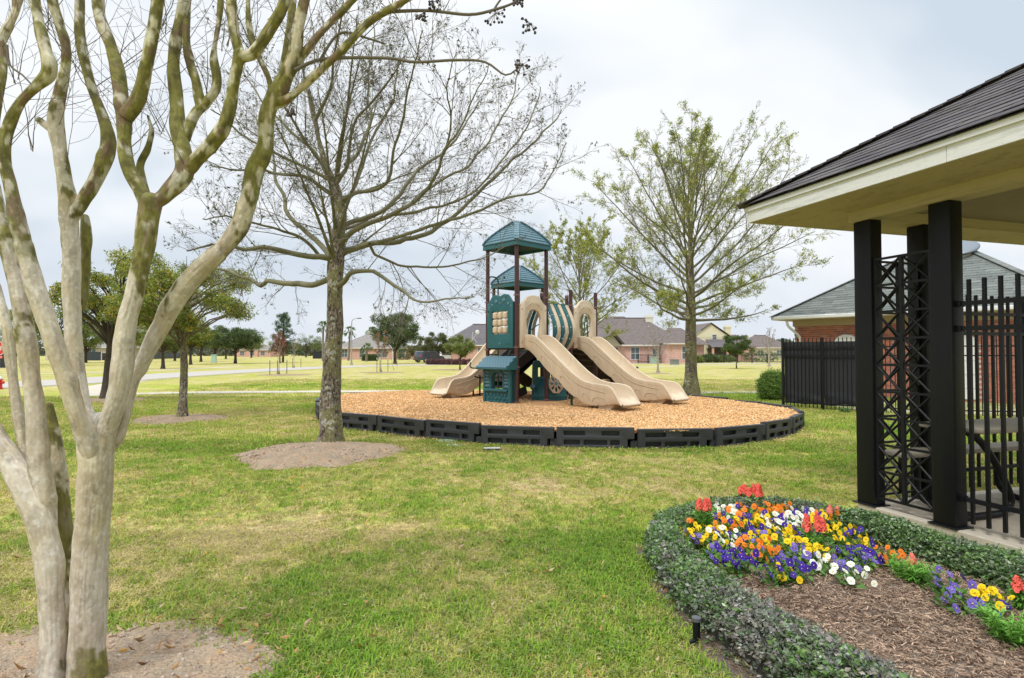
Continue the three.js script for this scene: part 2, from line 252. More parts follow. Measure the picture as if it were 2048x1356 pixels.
{ // loose chips
  const list = [], g = new THREE.BoxGeometry(1, 1, 1);
  while (list.length < 130000) { const d = 9 + 10.4 * Math.pow(rnd(), 1.7), x = R(-5.4, 6.3); if (!inPoly(bedPoly, x, d)) continue; const t = rnd(), k = R(0.6, 1.08) * (rnd() < 0.10 ? 0.5 : 1); list.push([mat4(V(x, BED_TOP + R(0.012, 0.035) - 0.02 + 0.03 * (noise3(x * 1.3, 5, d * 1.3)), -d), R(-0.5, 0.5), R(0, 6.3), R(-0.5, 0.5), R(0.014, 0.048), R(0.004, 0.008), R(0.007, 0.016)), col(...lerp3([0.76 * k, 0.41 * k, 0.155 * k], [0.93 * k, 0.66 * k, 0.37 * k], t))]); }
  tag(instances('wood_chips', g, new THREE.MeshPhysicalMaterial({ roughness: 0.95, specularIntensity: 0.25 }), list), 'loose orange wood chips covering the playground bed', 'wood chips');
}
// border timbers of dark recycled plastic
M.timber = std(0.034, 0.034, 0.037, { roughness: 0.55, bumpMap: grain, bumpScale: 0.002 });
{
  const L = 1.215, H = 0.315;
  const rr = (x0, x1, y0, y1, r = 0.018) => { const p = new THREE.Path(); p.moveTo(x0 + r, y0); p.lineTo(x1 - r, y0); p.quadraticCurveTo(x1, y0, x1, y0 + r); p.lineTo(x1, y1 - r); p.quadraticCurveTo(x1, y1, x1 - r, y1); p.lineTo(x0 + r, y1); p.quadraticCurveTo(x0, y1, x0, y1 - r); p.lineTo(x0, y0 + r); p.quadraticCurveTo(x0, y0, x0 + r, y0); return p; };
  const s = shapeOf([[0.004, 0], [L - 0.11, 0], [L - 0.11, 0.135], [L - 0.006, 0.135], [L - 0.006, H], [0.004, H]]);
  for (const q of [[0.12, 0.45, 0.185, 0.255], [0.71, 0.98, 0.185, 0.255], [0.12, 0.37, 0.04, 0.115], [0.43, 0.79, 0.04, 0.115], [0.84, 0.98, 0.04, 0.115]]) s.holes.push(rr(...q));
  const front = extr(s, 0.065, 0.008, 4); front.translate(0, 0, 0.02);
  const body = toCreasedNormals(merge([front, box(L - 0.13, H - 0.012, 0.05, L / 2 - 0.04, H / 2 - 0.004, 0), box(0.10, 0.125, 0.05, -0.05, 0.0625, 0.02)]), 0.5);
  const proto = new THREE.Group(); proto.name = 'border_timber';
  const b = new THREE.Mesh(body, M.timber); b.name = 'timber'; b.castShadow = b.receiveShadow = true; proto.add(b);
  const st = cyl(0.02, 0.02, 0.004, -0.05, 0.125, 0.02, 10), stm = new THREE.Mesh(st, std(0.25, 0.25, 0.25, { metalness: 0.6, roughness: 0.4 })); stm.name = 'stake_head'; stm.castShadow = true; proto.add(stm);
  // walk the outline in equal chords
  const start = bedLine.reduce((m, p, i) => Math.hypot(p[0] + 4.55, p[1] - 14.1) < Math.hypot(bedLine[m][0] + 4.55, bedLine[m][1] - 14.1) ? i : m, 0);
  let along = 0, i = start, prev = bedLine[start], n = 0, left = bedLine.length;
  while (left > 0 && n < 60) {
    let k = 0; while (k < left && Math.hypot(bedLine[(i + k) % 900][0] - prev[0], bedLine[(i + k) % 900][1] - prev[1]) < L + 0.005) k++;
    if (k >= left) break; const nx = bedLine[(i + k) % 900]; i += k; left -= k;
    const c = n ? copyOf(proto, null) : (proto.name = numbered('border_timber'), scene.add(proto), proto);
    c.position.set(prev[0], (prev[1] > 16.5 ? -0.055 : 0.012) + 0.008 * Math.sin(n * 2.3), -prev[1]); c.rotation.y = Math.atan2(nx[1] - prev[1], nx[0] - prev[0]) + R(-0.012, 0.012); c.rotation.z = R(-0.012, 0.012); c.rotation.x = R(-0.04, 0.02);
    const mid = [(prev[0] + nx[0]) / 2, (prev[1] + nx[1]) / 2], seen = mid[1] < 12.6, nth = ['first', 'second', 'third', 'fourth', 'fifth', 'sixth', 'seventh', 'eighth', 'ninth', 'tenth', 'eleventh', 'twelfth'];
    tag(c, seen ? `dark slotted plastic border timber, ${nth[along++]} along the front counting from the bare tree` : 'dark slotted plastic border timber at the far edge of the wood chips', 'border timber', 'border timbers round the wood chip bed'); prev = nx; n++;
  }
}
// ---------- picnic shelter at the right ----------
M.black = new THREE.MeshPhysicalMaterial({ specularIntensity: 0.55, color: col(0.004, 0.0045, 0.0055), roughness: 0.42, bumpMap: grain, bumpScale: 0.0015 });
M.iron = new THREE.MeshPhysicalMaterial({ color: col(0.005, 0.0055, 0.007), roughness: 0.42, specularIntensity: 0.6 });
const woodBump = tex(256, 256, (u, v) => [0.6 * pf(u, v, 3, 2, 61) + 0.4 * pn(u * 200, v * 3, 200, 62)], false);
const weather = tex(512, 512, (u, v) => { const st = pn(u * 40, v * 4, 160, 66), bl = pf(u, v, 6, 4, 67), k = 0.9 + 0.1 * pf(u, v, 50, 2, 68) - 0.16 * sstep(0.60, 0.72, bl) * (0.5 + 0.5 * st) - 0.10 * sstep(0.66, 0.7, pf(u, v, 40, 2, 69)); return [k, k * 0.985, k * 0.95]; }, false);
M.cream = std(0.71, 0.705, 0.705, { roughness: 0.6, map: weather });
M.tan = std(0.47, 0.395, 0.265, { roughness: 0.75, map: weather });
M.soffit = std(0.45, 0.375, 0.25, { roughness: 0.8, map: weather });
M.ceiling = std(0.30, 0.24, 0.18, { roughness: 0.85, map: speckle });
const shTex = tex(256, 256, (u, v) => { const k = 0.55 + 0.5 * pf(u, v, 5, 3, 71) + 0.5 * (pf(u, v, 100, 2, 73) - 0.5); return [k, k, k]; }, false);
M.shingle = [[0.098, 0.086, 0.09], [0.075, 0.066, 0.072], [0.12, 0.105, 0.105], [0.088, 0.075, 0.074]].map(c => std(...c, { roughness: 0.95, map: shTex, bumpMap: shTex, bumpScale: 0.004 }));
M.greyshingle = [[0.175, 0.19, 0.175], [0.145, 0.16, 0.15], [0.205, 0.215, 0.195]].map(c => std(...c, { roughness: 0.95, map: shTex, bumpMap: shTex, bumpScale: 0.004 }));
// shingles on a sloping face: O eave corner, e along the eave, u up the slope; width(t) gives [left, right] at slope distance t
function shingles(parent, O, e, u, len, width, rowH, tabW, mats, order, most = 300) {
  const n = V(0, 0, 0).crossVectors(e, u).normalize(); if (n.y < 0) n.negate();
  const cells = [], base = new THREE.Matrix4().makeBasis(e, n, n.clone().cross(e).normalize()), w2 = n.clone().cross(e).normalize(), sg = Math.sign(w2.dot(u));
  for (let r = 0, t = 0; t < len - rowH * 0.4; r++, t += rowH) {
    const [a, b] = width(t + rowH * 0.5); let x = a - (r % 3) * tabW / 3 - tabW * 0.13 * (r % 2);
    while (x < b) { const w = tabW * R(0.85, 1.15), x0 = Math.max(a, x), x1 = Math.min(b, x + w - 0.006); if (x1 - x0 > 0.03) cells.push([x0, x1, t]); x += w; }
  }
  const unit = [0, 1, 2].map(() => new THREE.BoxGeometry(1, 1, 1));
  const make = ([x0, x1, t]) => { const p = O.clone().addScaledVector(e, (x0 + x1) / 2).addScaledVector(u, t + rowH * 0.55).addScaledVector(n, 0.016 + R(0, 0.004)); const m = new THREE.Matrix4().copy(base).multiply(new THREE.Matrix4().makeRotationX(0.05 * sg)); m.setPosition(p); m.multiply(new THREE.Matrix4().makeScale(x1 - x0, 0.007, rowH * 1.12)); return m; };
  cells.sort((p, q) => order(O.clone().addScaledVector(e, (p[0] + p[1]) / 2).addScaledVector(u, p[2])) - order(O.clone().addScaledVector(e, (q[0] + q[1]) / 2).addScaledVector(u, q[2])));
  cells.slice(0, most).forEach(c => { const s = mesh('shingle', unit[0], pick(mats), parent); s.applyMatrix4(make(c)); });
  if (cells.length > most) instances('shingles', unit[0], mats[0], cells.slice(most).map(c => { const k = R(0.8, 1.25); return [make(c), col(k, k, k)]; }), parent);
}
const SHX = 3.432, SHD = 5.672, SHTURN = Math.atan2(0.303, 0.953);
{
  const shelter = thing('picnic_shelter', 'open picnic shelter with square black posts, cream fascia and dark shingled roof', 'shelter', [SHX, 0, -SHD], SHTURN);
  const W = 4.3, Z = 4.6, COL_H = 2.77, EAVE = 2.87, FAS = 0.155, o = 0.742;
  mesh('floor_slab', rbox(W + 0.21, 0.12, Z + 0.21, 0.012, W / 2 + 0.02, 0.0, Z / 2 + 0.03), M.concrete, shelter);
  // posts in threes at each corner
  const post = toCreasedNormals(rbox(0.145, COL_H - 0.05, 0.19, 0.012, 0, COL_H / 2 + 0.025, 0), 0.6);
  const place = (x, z) => { const p = mesh('post', post, M.black, shelter); p.position.set(x, 0, z); mesh('base_plate', rbox(0.20, 0.012, 0.245, 0.004, 0, 0.066, 0), M.iron, p); return p; };
  for (const [sx, sz] of [[0, 0], [1, 0], [0, 1], [1, 1]]) { const x = sx ? W : 0, z = sz ? Z : 0, kx = sx ? -1 : 1, kz = sz ? -1 : 1; place(x, z); place(x, z + kz * 0.746); place(x + kx * 0.69, z); }
  // lattice panels between the posts: bars, uprights and crosses
  function lattice(ax, az, bx, bz) {
    const grp = new THREE.Group(); grp.name = 'lattice_panel'; shelter.add(grp);
    const at2 = (t, y) => V(mix(ax, bx, t), y, mix(az, bz, t)), y0 = 0.15, y1 = 2.38, rows = 9, r = 0.0115;
    for (const t of [0.02, 0.5, 0.98]) mesh('upright', barBetween(at2(t, y0), at2(t, y1), t === 0.5 ? 0.03 : 0.022), M.iron, grp);
    for (let i = 0; i <= rows; i++) { const y = mix(y0, y1, i / rows); mesh('crossbar', barBetween(at2(0, y), at2(1, y), 0.021, 0.0205), M.iron, grp); }
    for (let i = 0; i < rows; i++) for (const h of [0, 0.5]) { const a = mix(y0, y1, i / rows), b = mix(y0, y1, (i + 1) / rows); mesh('diagonal_bar', rod(at2(h + 0.01, a), at2(h + 0.49, b), r), M.iron, grp); mesh('diagonal_bar', rod(at2(h + 0.01, b), at2(h + 0.49, a), r * 0.96), M.iron, grp); }
  }
  lattice(-0.035, 0.095, -0.035, 0.651); lattice(0.0725, 0.03, 0.617, 0.03);
  // railings of square pickets
  function railing(ax, az, bx, bz, parent = shelter) {
    const grp = new THREE.Group(); grp.name = 'railing'; parent.add(grp); const L = Math.hypot(bx - ax, bz - az), at2 = (t, y) => V(mix(ax, bx, t / L), y, mix(az, bz, t / L));
    for (const y of [0.31, 1.70, 1.905]) mesh('rail', barBetween(at2(0, y), at2(L, y), 0.03, 0.036), M.iron, grp);
    const pk = toCreasedNormals(rbox(0.026, 1.98, 0.026, 0.003, 0, 1.11, 0), 0.6);
    for (let t = 0.09; t < L - 0.04; t += 0.1185) { const m = mesh('picket', pk, M.iron, grp); m.position.copy(at2(t, 0)); m.rotation.y = Math.atan2(-(bz - az), bx - ax); }
    for (const y of [0.31, 1.70, 1.905]) for (const t of [0.012, L - 0.012]) { const m = mesh('bracket', box(0.05, 0.05, 0.05), M.iron, grp); m.position.copy(at2(t, y)); }
  }
  railing(0, 0.841, 0, 3.7); railing(0.765, 0, 3.5, 0);
  // beams, soffit, ceiling, fascia
  const bw = 0.2;
  const beam = (w, d, x, z) => mesh('beam', box(w, EAVE - COL_H, d, x, (EAVE + COL_H) / 2, z), M.tan, shelter);
  beam(bw, Z + 0.24, 0, Z / 2); beam(bw, Z + 0.24, W, Z / 2); beam(W - bw, bw, W / 2, -0.02); beam(W - bw, bw, W / 2, Z + 0.02);
  const xs = [-o, W + o], zs = [-o, Z + o];
  // soffit boards round the beams
  const sof = (x0, x1, z0, z1) => mesh('soffit_board', box(x1 - x0 - 0.004, 0.012, z1 - z0 - 0.004, (x0 + x1) / 2, EAVE + 0.006, (z0 + z1) / 2), M.soffit, shelter);
  for (let z = zs[0]; z < zs[1] - 0.1; z += 1.05) { sof(xs[0], 0.1, z, Math.min(z + 1.05, zs[1])); sof(W - 0.1, xs[1], z, Math.min(z + 1.05, zs[1])); }
  for (let x = 0.1; x < W - 0.15; x += 1.03) { sof(x, Math.min(x + 1.03, W - 0.1), zs[0], 0.08); sof(x, Math.min(x + 1.03, W - 0.1), Z - 0.08, zs[1]); }
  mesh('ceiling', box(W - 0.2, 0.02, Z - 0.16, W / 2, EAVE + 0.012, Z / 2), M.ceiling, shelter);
  const ft = 0.022;
  for (const x of [xs[0] - ft / 2, xs[1] + ft / 2]) { for (const [za, zb] of [[zs[0] - ft, 1.318], [1.322, 3.75], [3.754, zs[1] + ft]]) mesh('fascia', box(ft, FAS, zb - za, x + R(-0.001, 0.001), EAVE + FAS / 2 - 0.006, (za + zb) / 2), M.cream, shelter); mesh('drip_board', box(0.02, 0.045, zs[1] - zs[0] + 2 * ft + 0.04, x + (x < 0 ? -1 : 1) * 0.021, EAVE + FAS - 0.024, Z / 2), M.cream, shelter); }
  for (const z of [zs[0] - ft / 2, zs[1] + ft / 2]) { mesh('fascia', box(xs[1] - xs[0], FAS, ft, W / 2, EAVE + FAS / 2 - 0.006, z), M.cream, shelter); mesh('drip_board', box(xs[1] - xs[0] + 0.04, 0.045, 0.02, W / 2, EAVE + FAS - 0.024, z + (z < 0 ? -1 : 1) * 0.021), M.cream, shelter); }
  // hipped roof
  const roof = new THREE.Group(); roof.name = 'roof'; shelter.add(roof);
  const e0 = 0.06, slope = 0.585, y0 = EAVE + FAS - 0.002, A = V(xs[0] - e0, y0, zs[0] - e0), B = V(xs[1] + e0, y0, zs[0] - e0), C = V(xs[1] + e0, y0, zs[1] + e0), D = V(xs[0] - e0, y0, zs[1] + e0), half = (B.x - A.x) / 2, rise = half * slope;
  const r0 = V(A.x + half, y0 + rise, A.z + half), r1 = V(A.x + half, y0 + rise, C.z - half);
  const mb = new MB(); const tri = (a, b, c) => { const n = V(0, 0, 0).crossVectors(b.clone().sub(a), c.clone().sub(a)).normalize(), q = mb.count; [a, b, c].forEach(p => mb.v(p, n, p.x, p.z)); mb.i.push(q, q + 1, q + 2); };
  tri(A, r0, B); tri(C, r1, D); tri(A, D, r1); tri(A, r1, r0); tri(B, r0, r1); tri(B, r1, C); tri(A, B, C); tri(A, C, D);
  mb.build('roof_deck', M.shingle[1], roof);
  const sl = Math.hypot(1, slope), up = V(1 / sl, slope / sl, 0), Lz = D.z - A.z;
  const eye = shelter.worldToLocal.bind(shelter); shelter.updateMatrixWorld(true); const cam = eye(V(0, EYE, 0));
  shingles(roof, A, V(0, 0, 1), up, half * sl, t => [t / sl - 0.01, Lz - t / sl + 0.01], 0.142, 0.31, M.shingle, p => p.distanceTo(cam), 300);
  // hip caps
  const capDir = r0.clone().sub(A).normalize(), capL = r0.distanceTo(A);
  for (let t = 0.0, k = 0; t < Math.min(capL, 3.2); t += 0.15, k++) { const m = mesh('hip_cap', box(0.21, 0.010, 0.26), pick(M.shingle), roof); m.matrix.makeBasis(V(capDir.z, 0, -capDir.x).normalize(), V(0, 0, 0), capDir); const z = capDir.clone(), x = V(0, 1, 0).cross(z).normalize(), y = z.clone().cross(x); m.matrix.makeBasis(x, y, z); m.quaternion.setFromRotationMatrix(m.matrix); m.rotateX(0.06); m.position.copy(A).addScaledVector(capDir, t + 0.1).addScaledVector(y, 0.024); }
}
// picnic table inside the shelter: tan mesh top and bench on bent black tube
{
  const t = thing('picnic_table', 'picnic table with tan metal mesh top and bench on bent black tubes inside the shelter', 'picnic table', [SHX, 0.06, -SHD], SHTURN);
  const meshTex = tex(128, 128, (u, v) => { const a = Math.abs(((u * 16 + v * 16) % 1) - 0.5), b = Math.abs((((u * 16 - v * 16) % 1) + 1) % 1 - 0.5), k = Math.max(a, b) > 0.33 ? 1 : 0.62; return [k, k, k]; }, false, 3, 1);
  const mm = std(0.52, 0.46, 0.36, { roughness: 0.55, map: meshTex, bumpMap: meshTex, bumpScale: 0.003 });
  mesh('table_top', merge([rbox(1.75, 0.045, 0.56, 0.018, 1.05, 0.79, 0.62)]), mm, t);
  mesh('bench', rbox(1.85, 0.045, 0.27, 0.018, 1.0, 0.495, 0.165), mm, t);
  const tb = M.black;
  for (const x of [0.42, 1.5]) {
    mesh('leg', merge([pipe([[x - 0.1, 0.76, 0.66], [x + 0.06, 0.66, 0.68], [x + 0.34, 0.26, 0.70], [x + 0.38, 0.12, 0.70], [x + 0.28, 0.045, 0.70], [x + 0.1, 0.035, 0.70], [x - 0.35, 0.035, 0.70]], 0.03, 60, 12)]), tb, t);
    mesh('bench_arm', pipe([[x - 0.05, 0.035, 0.70], [x - 0.05, 0.035, 0.35], [x - 0.05, 0.10, 0.2], [x - 0.05, 0.47, 0.17]], 0.028, 40, 12), tb, t);
  }
}

// ---------- brick pool house ----------
const brickTex = tex(512, 512, (u, v) => {
  const r = Math.floor(v * 32), uu = (u * 10 + (r % 2) * 0.5) % 10, c = Math.floor(uu), fu = uu - c, fv = v * 32 - r, mort = fu < 0.05 || fv < 0.16;
  const q = h3(c, r, 5), k = 0.75 + 0.45 * q; return mort ? [0.9, 0.88, 0.8] : [0.95 * k, 0.5 * k * (0.85 + 0.3 * h3(c, r, 8)), 0.40 * k];
}, true, 1 / 2.1, 1 / 2.4);
M.brick = std(0.46, 0.42, 0.40, { map: brickTex, roughness: 0.9 });
M.mortar = std(0.52, 0.46, 0.40, { roughness: 0.95, map: speckle });
M.bricks = [[0.42, 0.155, 0.095], [0.36, 0.125, 0.08], [0.47, 0.19, 0.12], [0.30, 0.105, 0.075], [0.44, 0.14, 0.07]].map(c => std(...c, { roughness: 0.9, map: speckle }));
M.white = std(0.68, 0.67, 0.64, { roughness: 0.55 });
M.glass = new THREE.MeshPhysicalMaterial({ color: col(0.05, 0.06, 0.07), roughness: 0.08, metalness: 0.1 });
{
  // near corner F (left), facade along +x local for 7.66 m, local z towards the camera side
  const F = [10.55, 22.0], N = [15.2, 16.2], L = Math.hypot(N[0] - F[0], N[1] - F[1]), turn = Math.atan2(N[1] - F[1], N[0] - F[0]);
  const ph = thing('pool_house', 'red brick building with grey green hipped shingle roof behind the black fence', 'building', [F[0], 0, -F[1]], turn);
  const H = 2.72, ov = 0.55, dep = 7.6;
  const wall = new THREE.Group(); wall.name = 'wall'; ph.add(wall);
  mesh('masonry', [box(L, H, dep, L / 2, H / 2, -dep / 2)], M.mortar, wall);
  // bricks of the front wall, leaving arched openings
  const openings = [[1.35, 2.25, 0.85, 2.15], [4.6, 5.5, 0.1, 2.15], [6.4, 7.1, 0.1, 2.15]];
  const inside = (x, y) => openings.some(([a, b, c, d]) => x > a - 0.02 && x < b + 0.02 && y > c && y < d - 0.45 + Math.sqrt(Math.max(0, 0.45 ** 2 - (x - (a + b) / 2) ** 2)));
  const cells = []; for (let r = 0; r * 0.0765 < H - 0.03; r++) for (let k = -1; k * 0.215 < L; k++) { const x = k * 0.215 + (r % 2) * 0.1075 + 0.105, y = r * 0.0765 + 0.035; if (x < 0.1 || x > L - 0.1 || inside(x, y)) continue; cells.push([x, y]); }
  cells.sort((a, b) => (b[1] > 1.75) - (a[1] > 1.75) || a[0] - b[0]);
  const bg = new THREE.BoxGeometry(0.202, 0.064, 0.03);
  cells.slice(0, 300).forEach(([x, y]) => { const m = mesh('brick', bg, pick(M.bricks), wall); m.position.set(x, y, R(0, 0.004)); });
  instances('bricks', bg, std(1, 1, 1, { roughness: 0.9 }), cells.slice(300).map(([x, y]) => { const k = R(0.7, 1.15); return [mat4(V(x, y, R(0, 0.004)), 0, 0, 0, 1), col(0.42 * k, 0.15 * k, 0.095 * k)]; }), wall);
  const lb = []; for (let r = 0; r * 0.0765 < H - 0.03; r++) for (let k = 0; k * 0.215 < dep; k++) { const q = R(0.7, 1.15); lb.push([mat4(V(-0.003, r * 0.0765 + 0.035, -(k * 0.215 + (r % 2) * 0.107 + 0.105)), 0, Math.PI / 2, 0, 1), col(0.42 * q, 0.15 * q, 0.095 * q)]); }
  instances('bricks', bg, std(1, 1, 1, { roughness: 0.9 }), lb, wall);
  for (const [a, b, c, d] of openings) {
    const w = new THREE.Group(); w.name = c > 0.5 ? 'window' : 'door'; ph.add(w);
    const s = new THREE.Shape(), r = (b - a) / 2; s.moveTo(a, c); s.lineTo(b, c); s.lineTo(b, d - r); s.absarc((a + b) / 2, d - r, r, 0, Math.PI); s.lineTo(a, c);
    const f = extr(s, 0.03, 0.004); f.translate(0, 0, 0.006); mesh('panel', f, M.white, w);
    for (let y = c + 0.35; y < d - r; y += 0.42) mesh('muntin', box(b - a - 0.08, 0.03, 0.016, (a + b) / 2, y, 0.046), M.white, w);
    mesh('trim', [box(0.05, d - r - c, 0.03, a + 0.03, (c + d - r) / 2, 0.05), box(0.05, d - r - c, 0.03, b - 0.03, (c + d - r) / 2, 0.05), box(0.03, d - c - 0.1, 0.02, (a + b) / 2, (c + d) / 2, 0.046)], M.white, w);
  }
  mesh('frieze', box(L + 0.1, 0.24, 0.04, L / 2, H - 0.12, 0.035), std(0.40, 0.31, 0.18), ph);
  mesh('soffit', box(L + 2 * ov, 0.03, dep + 2 * ov, L / 2, H + 0.015, -dep / 2), M.tan, ph);
  mesh('gutter', merge([rbox(L + 2 * ov, 0.13, 0.12, 0.03, L / 2, H + 0.07, ov + 0.02), rbox(0.12, 0.13, dep + 2 * ov, 0.03, -ov - 0.02, H + 0.071, -dep / 2)]), M.white, ph);
  mesh('downpipe', pipe([[-ov + 0.5, H - 0.02, ov - 0.05], [-ov + 0.52, H - 0.2, ov - 0.08], [0.22, H - 0.62, 0.10], [0.25, H - 0.85, 0.07], [0.25, 0, 0.07]], 0.05, 40, 8), M.white, ph);
  const roof = new THREE.Group(); roof.name = 'roof'; ph.add(roof);
  const y0 = H + 0.10, x0 = -ov - 0.06, x1 = L + ov, z0 = ov + 0.06, half = (x1 - x0) / 2, pitch = 0.66, zb = -dep - ov, P = V(x0 + half, y0 + half * pitch, z0 - half);
  const mb = new MB(), tri = (a, b, c) => { const n = V(0, 0, 0).crossVectors(b.clone().sub(a), c.clone().sub(a)).normalize(), q = mb.count; [a, b, c].forEach(p => mb.v(p, n, p.x, p.z)); mb.i.push(q, q + 1, q + 2); };
  const a = V(x0, y0, z0), b = V(x1, y0, z0), c = V(x1, y0, zb), d = V(x0, y0, zb), P2 = V(P.x, P.y, Math.min(P.z, zb + half));
  tri(a, b, P); tri(b, c, P2); tri(b, P2, P); tri(c, d, P2); tri(d, a, P); tri(d, P, P2); tri(a, c, b); tri(a, d, c); mb.build('roof_deck', M.greyshingle[1], roof);
  const sl = Math.hypot(1, pitch);
  shingles(roof, a, V(1, 0, 0), V(0, pitch / sl, -1 / sl), half * sl, t => [t / sl, x1 - x0 - t / sl], 0.17, 0.36, M.greyshingle, p => Math.abs(p.x - 2.5), 300);
  shingles(roof, d, V(0, 0, 1), V(1 / sl, pitch / sl, 0), half * sl, t => [t / sl, z0 - zb - t / sl], 0.17, 0.5, M.greyshingle, p => p.y, 0);
  const hip = (p, q) => { const dd = q.clone().sub(p), n = Math.floor(dd.length() / 0.3); for (let i = 0; i < n; i++) { const m = mesh('hip_cap', rbox(0.26, 0.02, 0.34, 0.006), pick(M.greyshingle), roof); m.position.lerpVectors(p, q, (i + 0.5) / n); m.position.y += 0.035; m.lookAt(m.position.clone().add(dd)); m.quaternion.identity(); const z = dd.clone().normalize(), x = V(0, 1, 0).cross(z).normalize(), y = z.clone().cross(x); m.quaternion.setFromRotationMatrix(new THREE.Matrix4().makeBasis(x, y, z)); } };
  hip(a, P); hip(b, P);
  // round dome vent on the slope
  const vent = new THREE.Group(); vent.name = 'roof_vent'; roof.add(vent); vent.position.set(P.x + 0.75, y0 + (half - 1.15) * pitch + 0.12, z0 - half + 1.15); vent.rotation.set(0.55, 0, -0.12);
  mesh('vent_dome', ball(0.58, 0, 0.10, 0, 1, 0.22, 1, 24), std(0.16, 0.18, 0.2, { metalness: 0.5, roughness: 0.45 }), vent); mesh('vent_collar', cyl(0.5, 0.42, 0.14, 0, -0.08, 0, 24), std(0.5, 0.5, 0.5), vent);
}

// ---------- black pool fence with mesh screens ----------
function ironFence(name, pts, label, H, gap, screens, group) { // pts [[x, depth]...]; screens: set of span indices
  const f = thing(name, label, 'fence', [pts[0][0], 0, -pts[0][1]], 0, group), ox = pts[0][0], oz = -pts[0][1];
  const pk = box(0.018, H - 0.03, 0.018, 0, (H + 0.03) / 2 + 0.02, 0), tip = new THREE.ConeGeometry(0.016, 0.05, 4); tip.translate(0, H + 0.03, 0); const pg = merge([pk, tip]), pg2 = rbox(0.06, H + 0.05, 0.06, 0.006, 0, (H + 0.05) / 2, 0);
  for (let i = 0; i < pts.length - 1; i++) {
    const a = V(pts[i][0] - ox, 0, -pts[i][1] - oz), b = V(pts[i + 1][0] - ox, 0, -pts[i + 1][1] - oz), L = a.distanceTo(b), turn = Math.atan2(-(b.z - a.z), b.x - a.x);
    const q = mesh('fence_post', pg2, M.iron, f); q.position.copy(a);
    for (const y of [0.16, H - 0.42, H - 0.2]) mesh('rail', barBetween(V(a.x, y, a.z), V(b.x, y, b.z), 0.02, 0.03), M.iron, f);
    for (let t = gap; t < L - 0.03; t += gap) { const m = mesh('picket', pg, M.iron, f); m.position.lerpVectors(a, b, t / L); m.rotation.y = turn; }
    if (screens.includes(i)) {
      const g = new THREE.PlaneGeometry(L - 0.04, H - 0.16, 60, 24), p = g.attributes.position; for (let k = 0; k < p.count; k++) { const x = p.getX(k), y = p.getY(k); p.setZ(k, 0.05 * (fbm3(x * 2.2 + i * 7, y * 1.1, 2, 3) - 0.5) + (y < -H * 0.3 ? 0.10 * (fbm3(x * 4, y * 9, 4, 3) - 0.5) : 0)); if (y < -H * 0.42) p.setY(k, y + 0.10 * fbm3(x * 3, 1, i, 3)); } g.computeVertexNormals();
      const m = mesh('mesh_screen', g, M.screen, f); m.position.lerpVectors(a, b, 0.5); m.position.y = H / 2 + 0.02; m.rotation.y = turn; m.translateZ(-0.055);
    }
  }
  const e = pts.at(-1), q = mesh('fence_post', pg2, M.iron, f); q.position.set(e[0] - ox, 0, -e[1] - oz); return f;
}
M.screen = std(0.022, 0.023, 0.026, { roughness: 0.8, side: THREE.DoubleSide, bumpMap: grain, bumpScale: 0.004, map: tex(256, 256, (u, v) => { const k = 0.7 + 0.5 * pf(u, v, 4, 4, 81) + 1.6 * Math.max(0, pf(u, v, 30, 2, 85) - 0.72) * 3; return [k, k, k]; }, false, 2, 1) });
ironFence('pool_fence', [[7.43, 16.2], [8.12, 15.45], [8.85, 14.7], [9.55, 14.0], [11.6, 13.5], [13.7, 13.3], [16, 13.2]], 'tall black picket fence with dark mesh screens in front of the brick building', 1.86, 0.098, [0, 1]);
sheet('pool_paving', [[8.75, 15.9], [10.0, 14.4], [16, 13.6], [24, 13.6], [24, 24], [11, 24], [9.9, 21]], 0.02, M.concrete, 'pale concrete paving behind the black fence, round the brick building', 'paving');
{ // tan board gate beside the fence
  const g = thing('board_gate', 'tan vertical board gate seen behind the black lattice', 'gate', [11.35, 0, -16.3], 0.5);
  for (let i = 0; i < 9; i++) { const m = mesh('board', rbox(0.135, 1.98, 0.022, 0.004, (i - 4) * 0.142, 1.0, 0), std(0.60 + R(-0.07, 0.05), 0.42 + R(-0.06, 0.04), 0.25, { roughness: 0.85, bumpMap: woodBump, bumpScale: 0.003 }), g); }
  mesh('gate_rail', [box(1.27, 0.09, 0.03, 0, 0.4, -0.027), box(1.27, 0.09, 0.03, 0, 1.7, -0.027)], std(0.5, 0.36, 0.22), g);
}
// ---------- play structure ----------
const plTex = tex(256, 256, (u, v) => { const k = 0.88 + 0.16 * pf(u, v, 4, 4, 91) + 0.06 * (pf(u, v, 80, 2, 93) - 0.5) - 0.13 * sstep(0.58, 0.70, pf(u, v, 7, 4, 95)) * pf(u, v, 40, 2, 96); return [k, k * 0.99, k * 0.975]; }, false);
const plastic = (r, g, b, o = {}) => std(r, g, b, { roughness: 0.48, map: plTex, bumpMap: grain, bumpScale: 0.0012, ...o });
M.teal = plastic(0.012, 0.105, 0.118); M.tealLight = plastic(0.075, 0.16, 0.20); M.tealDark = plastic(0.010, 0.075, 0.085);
M.sand = plastic(0.60, 0.485, 0.345, { roughness: 0.42 }); M.sandDark = plastic(0.50, 0.39, 0.26);
M.maroon = std(0.060, 0.020, 0.018, { roughness: 0.4 }); M.collar = std(0.17, 0.09, 0.085, { roughness: 0.4 });
M.green = std(0.008, 0.07, 0.03, { roughness: 0.4 }); M.deck = std(0.045, 0.032, 0.032, { roughness: 0.7 }); M.darkgreen = plastic(0.018, 0.03, 0.026);
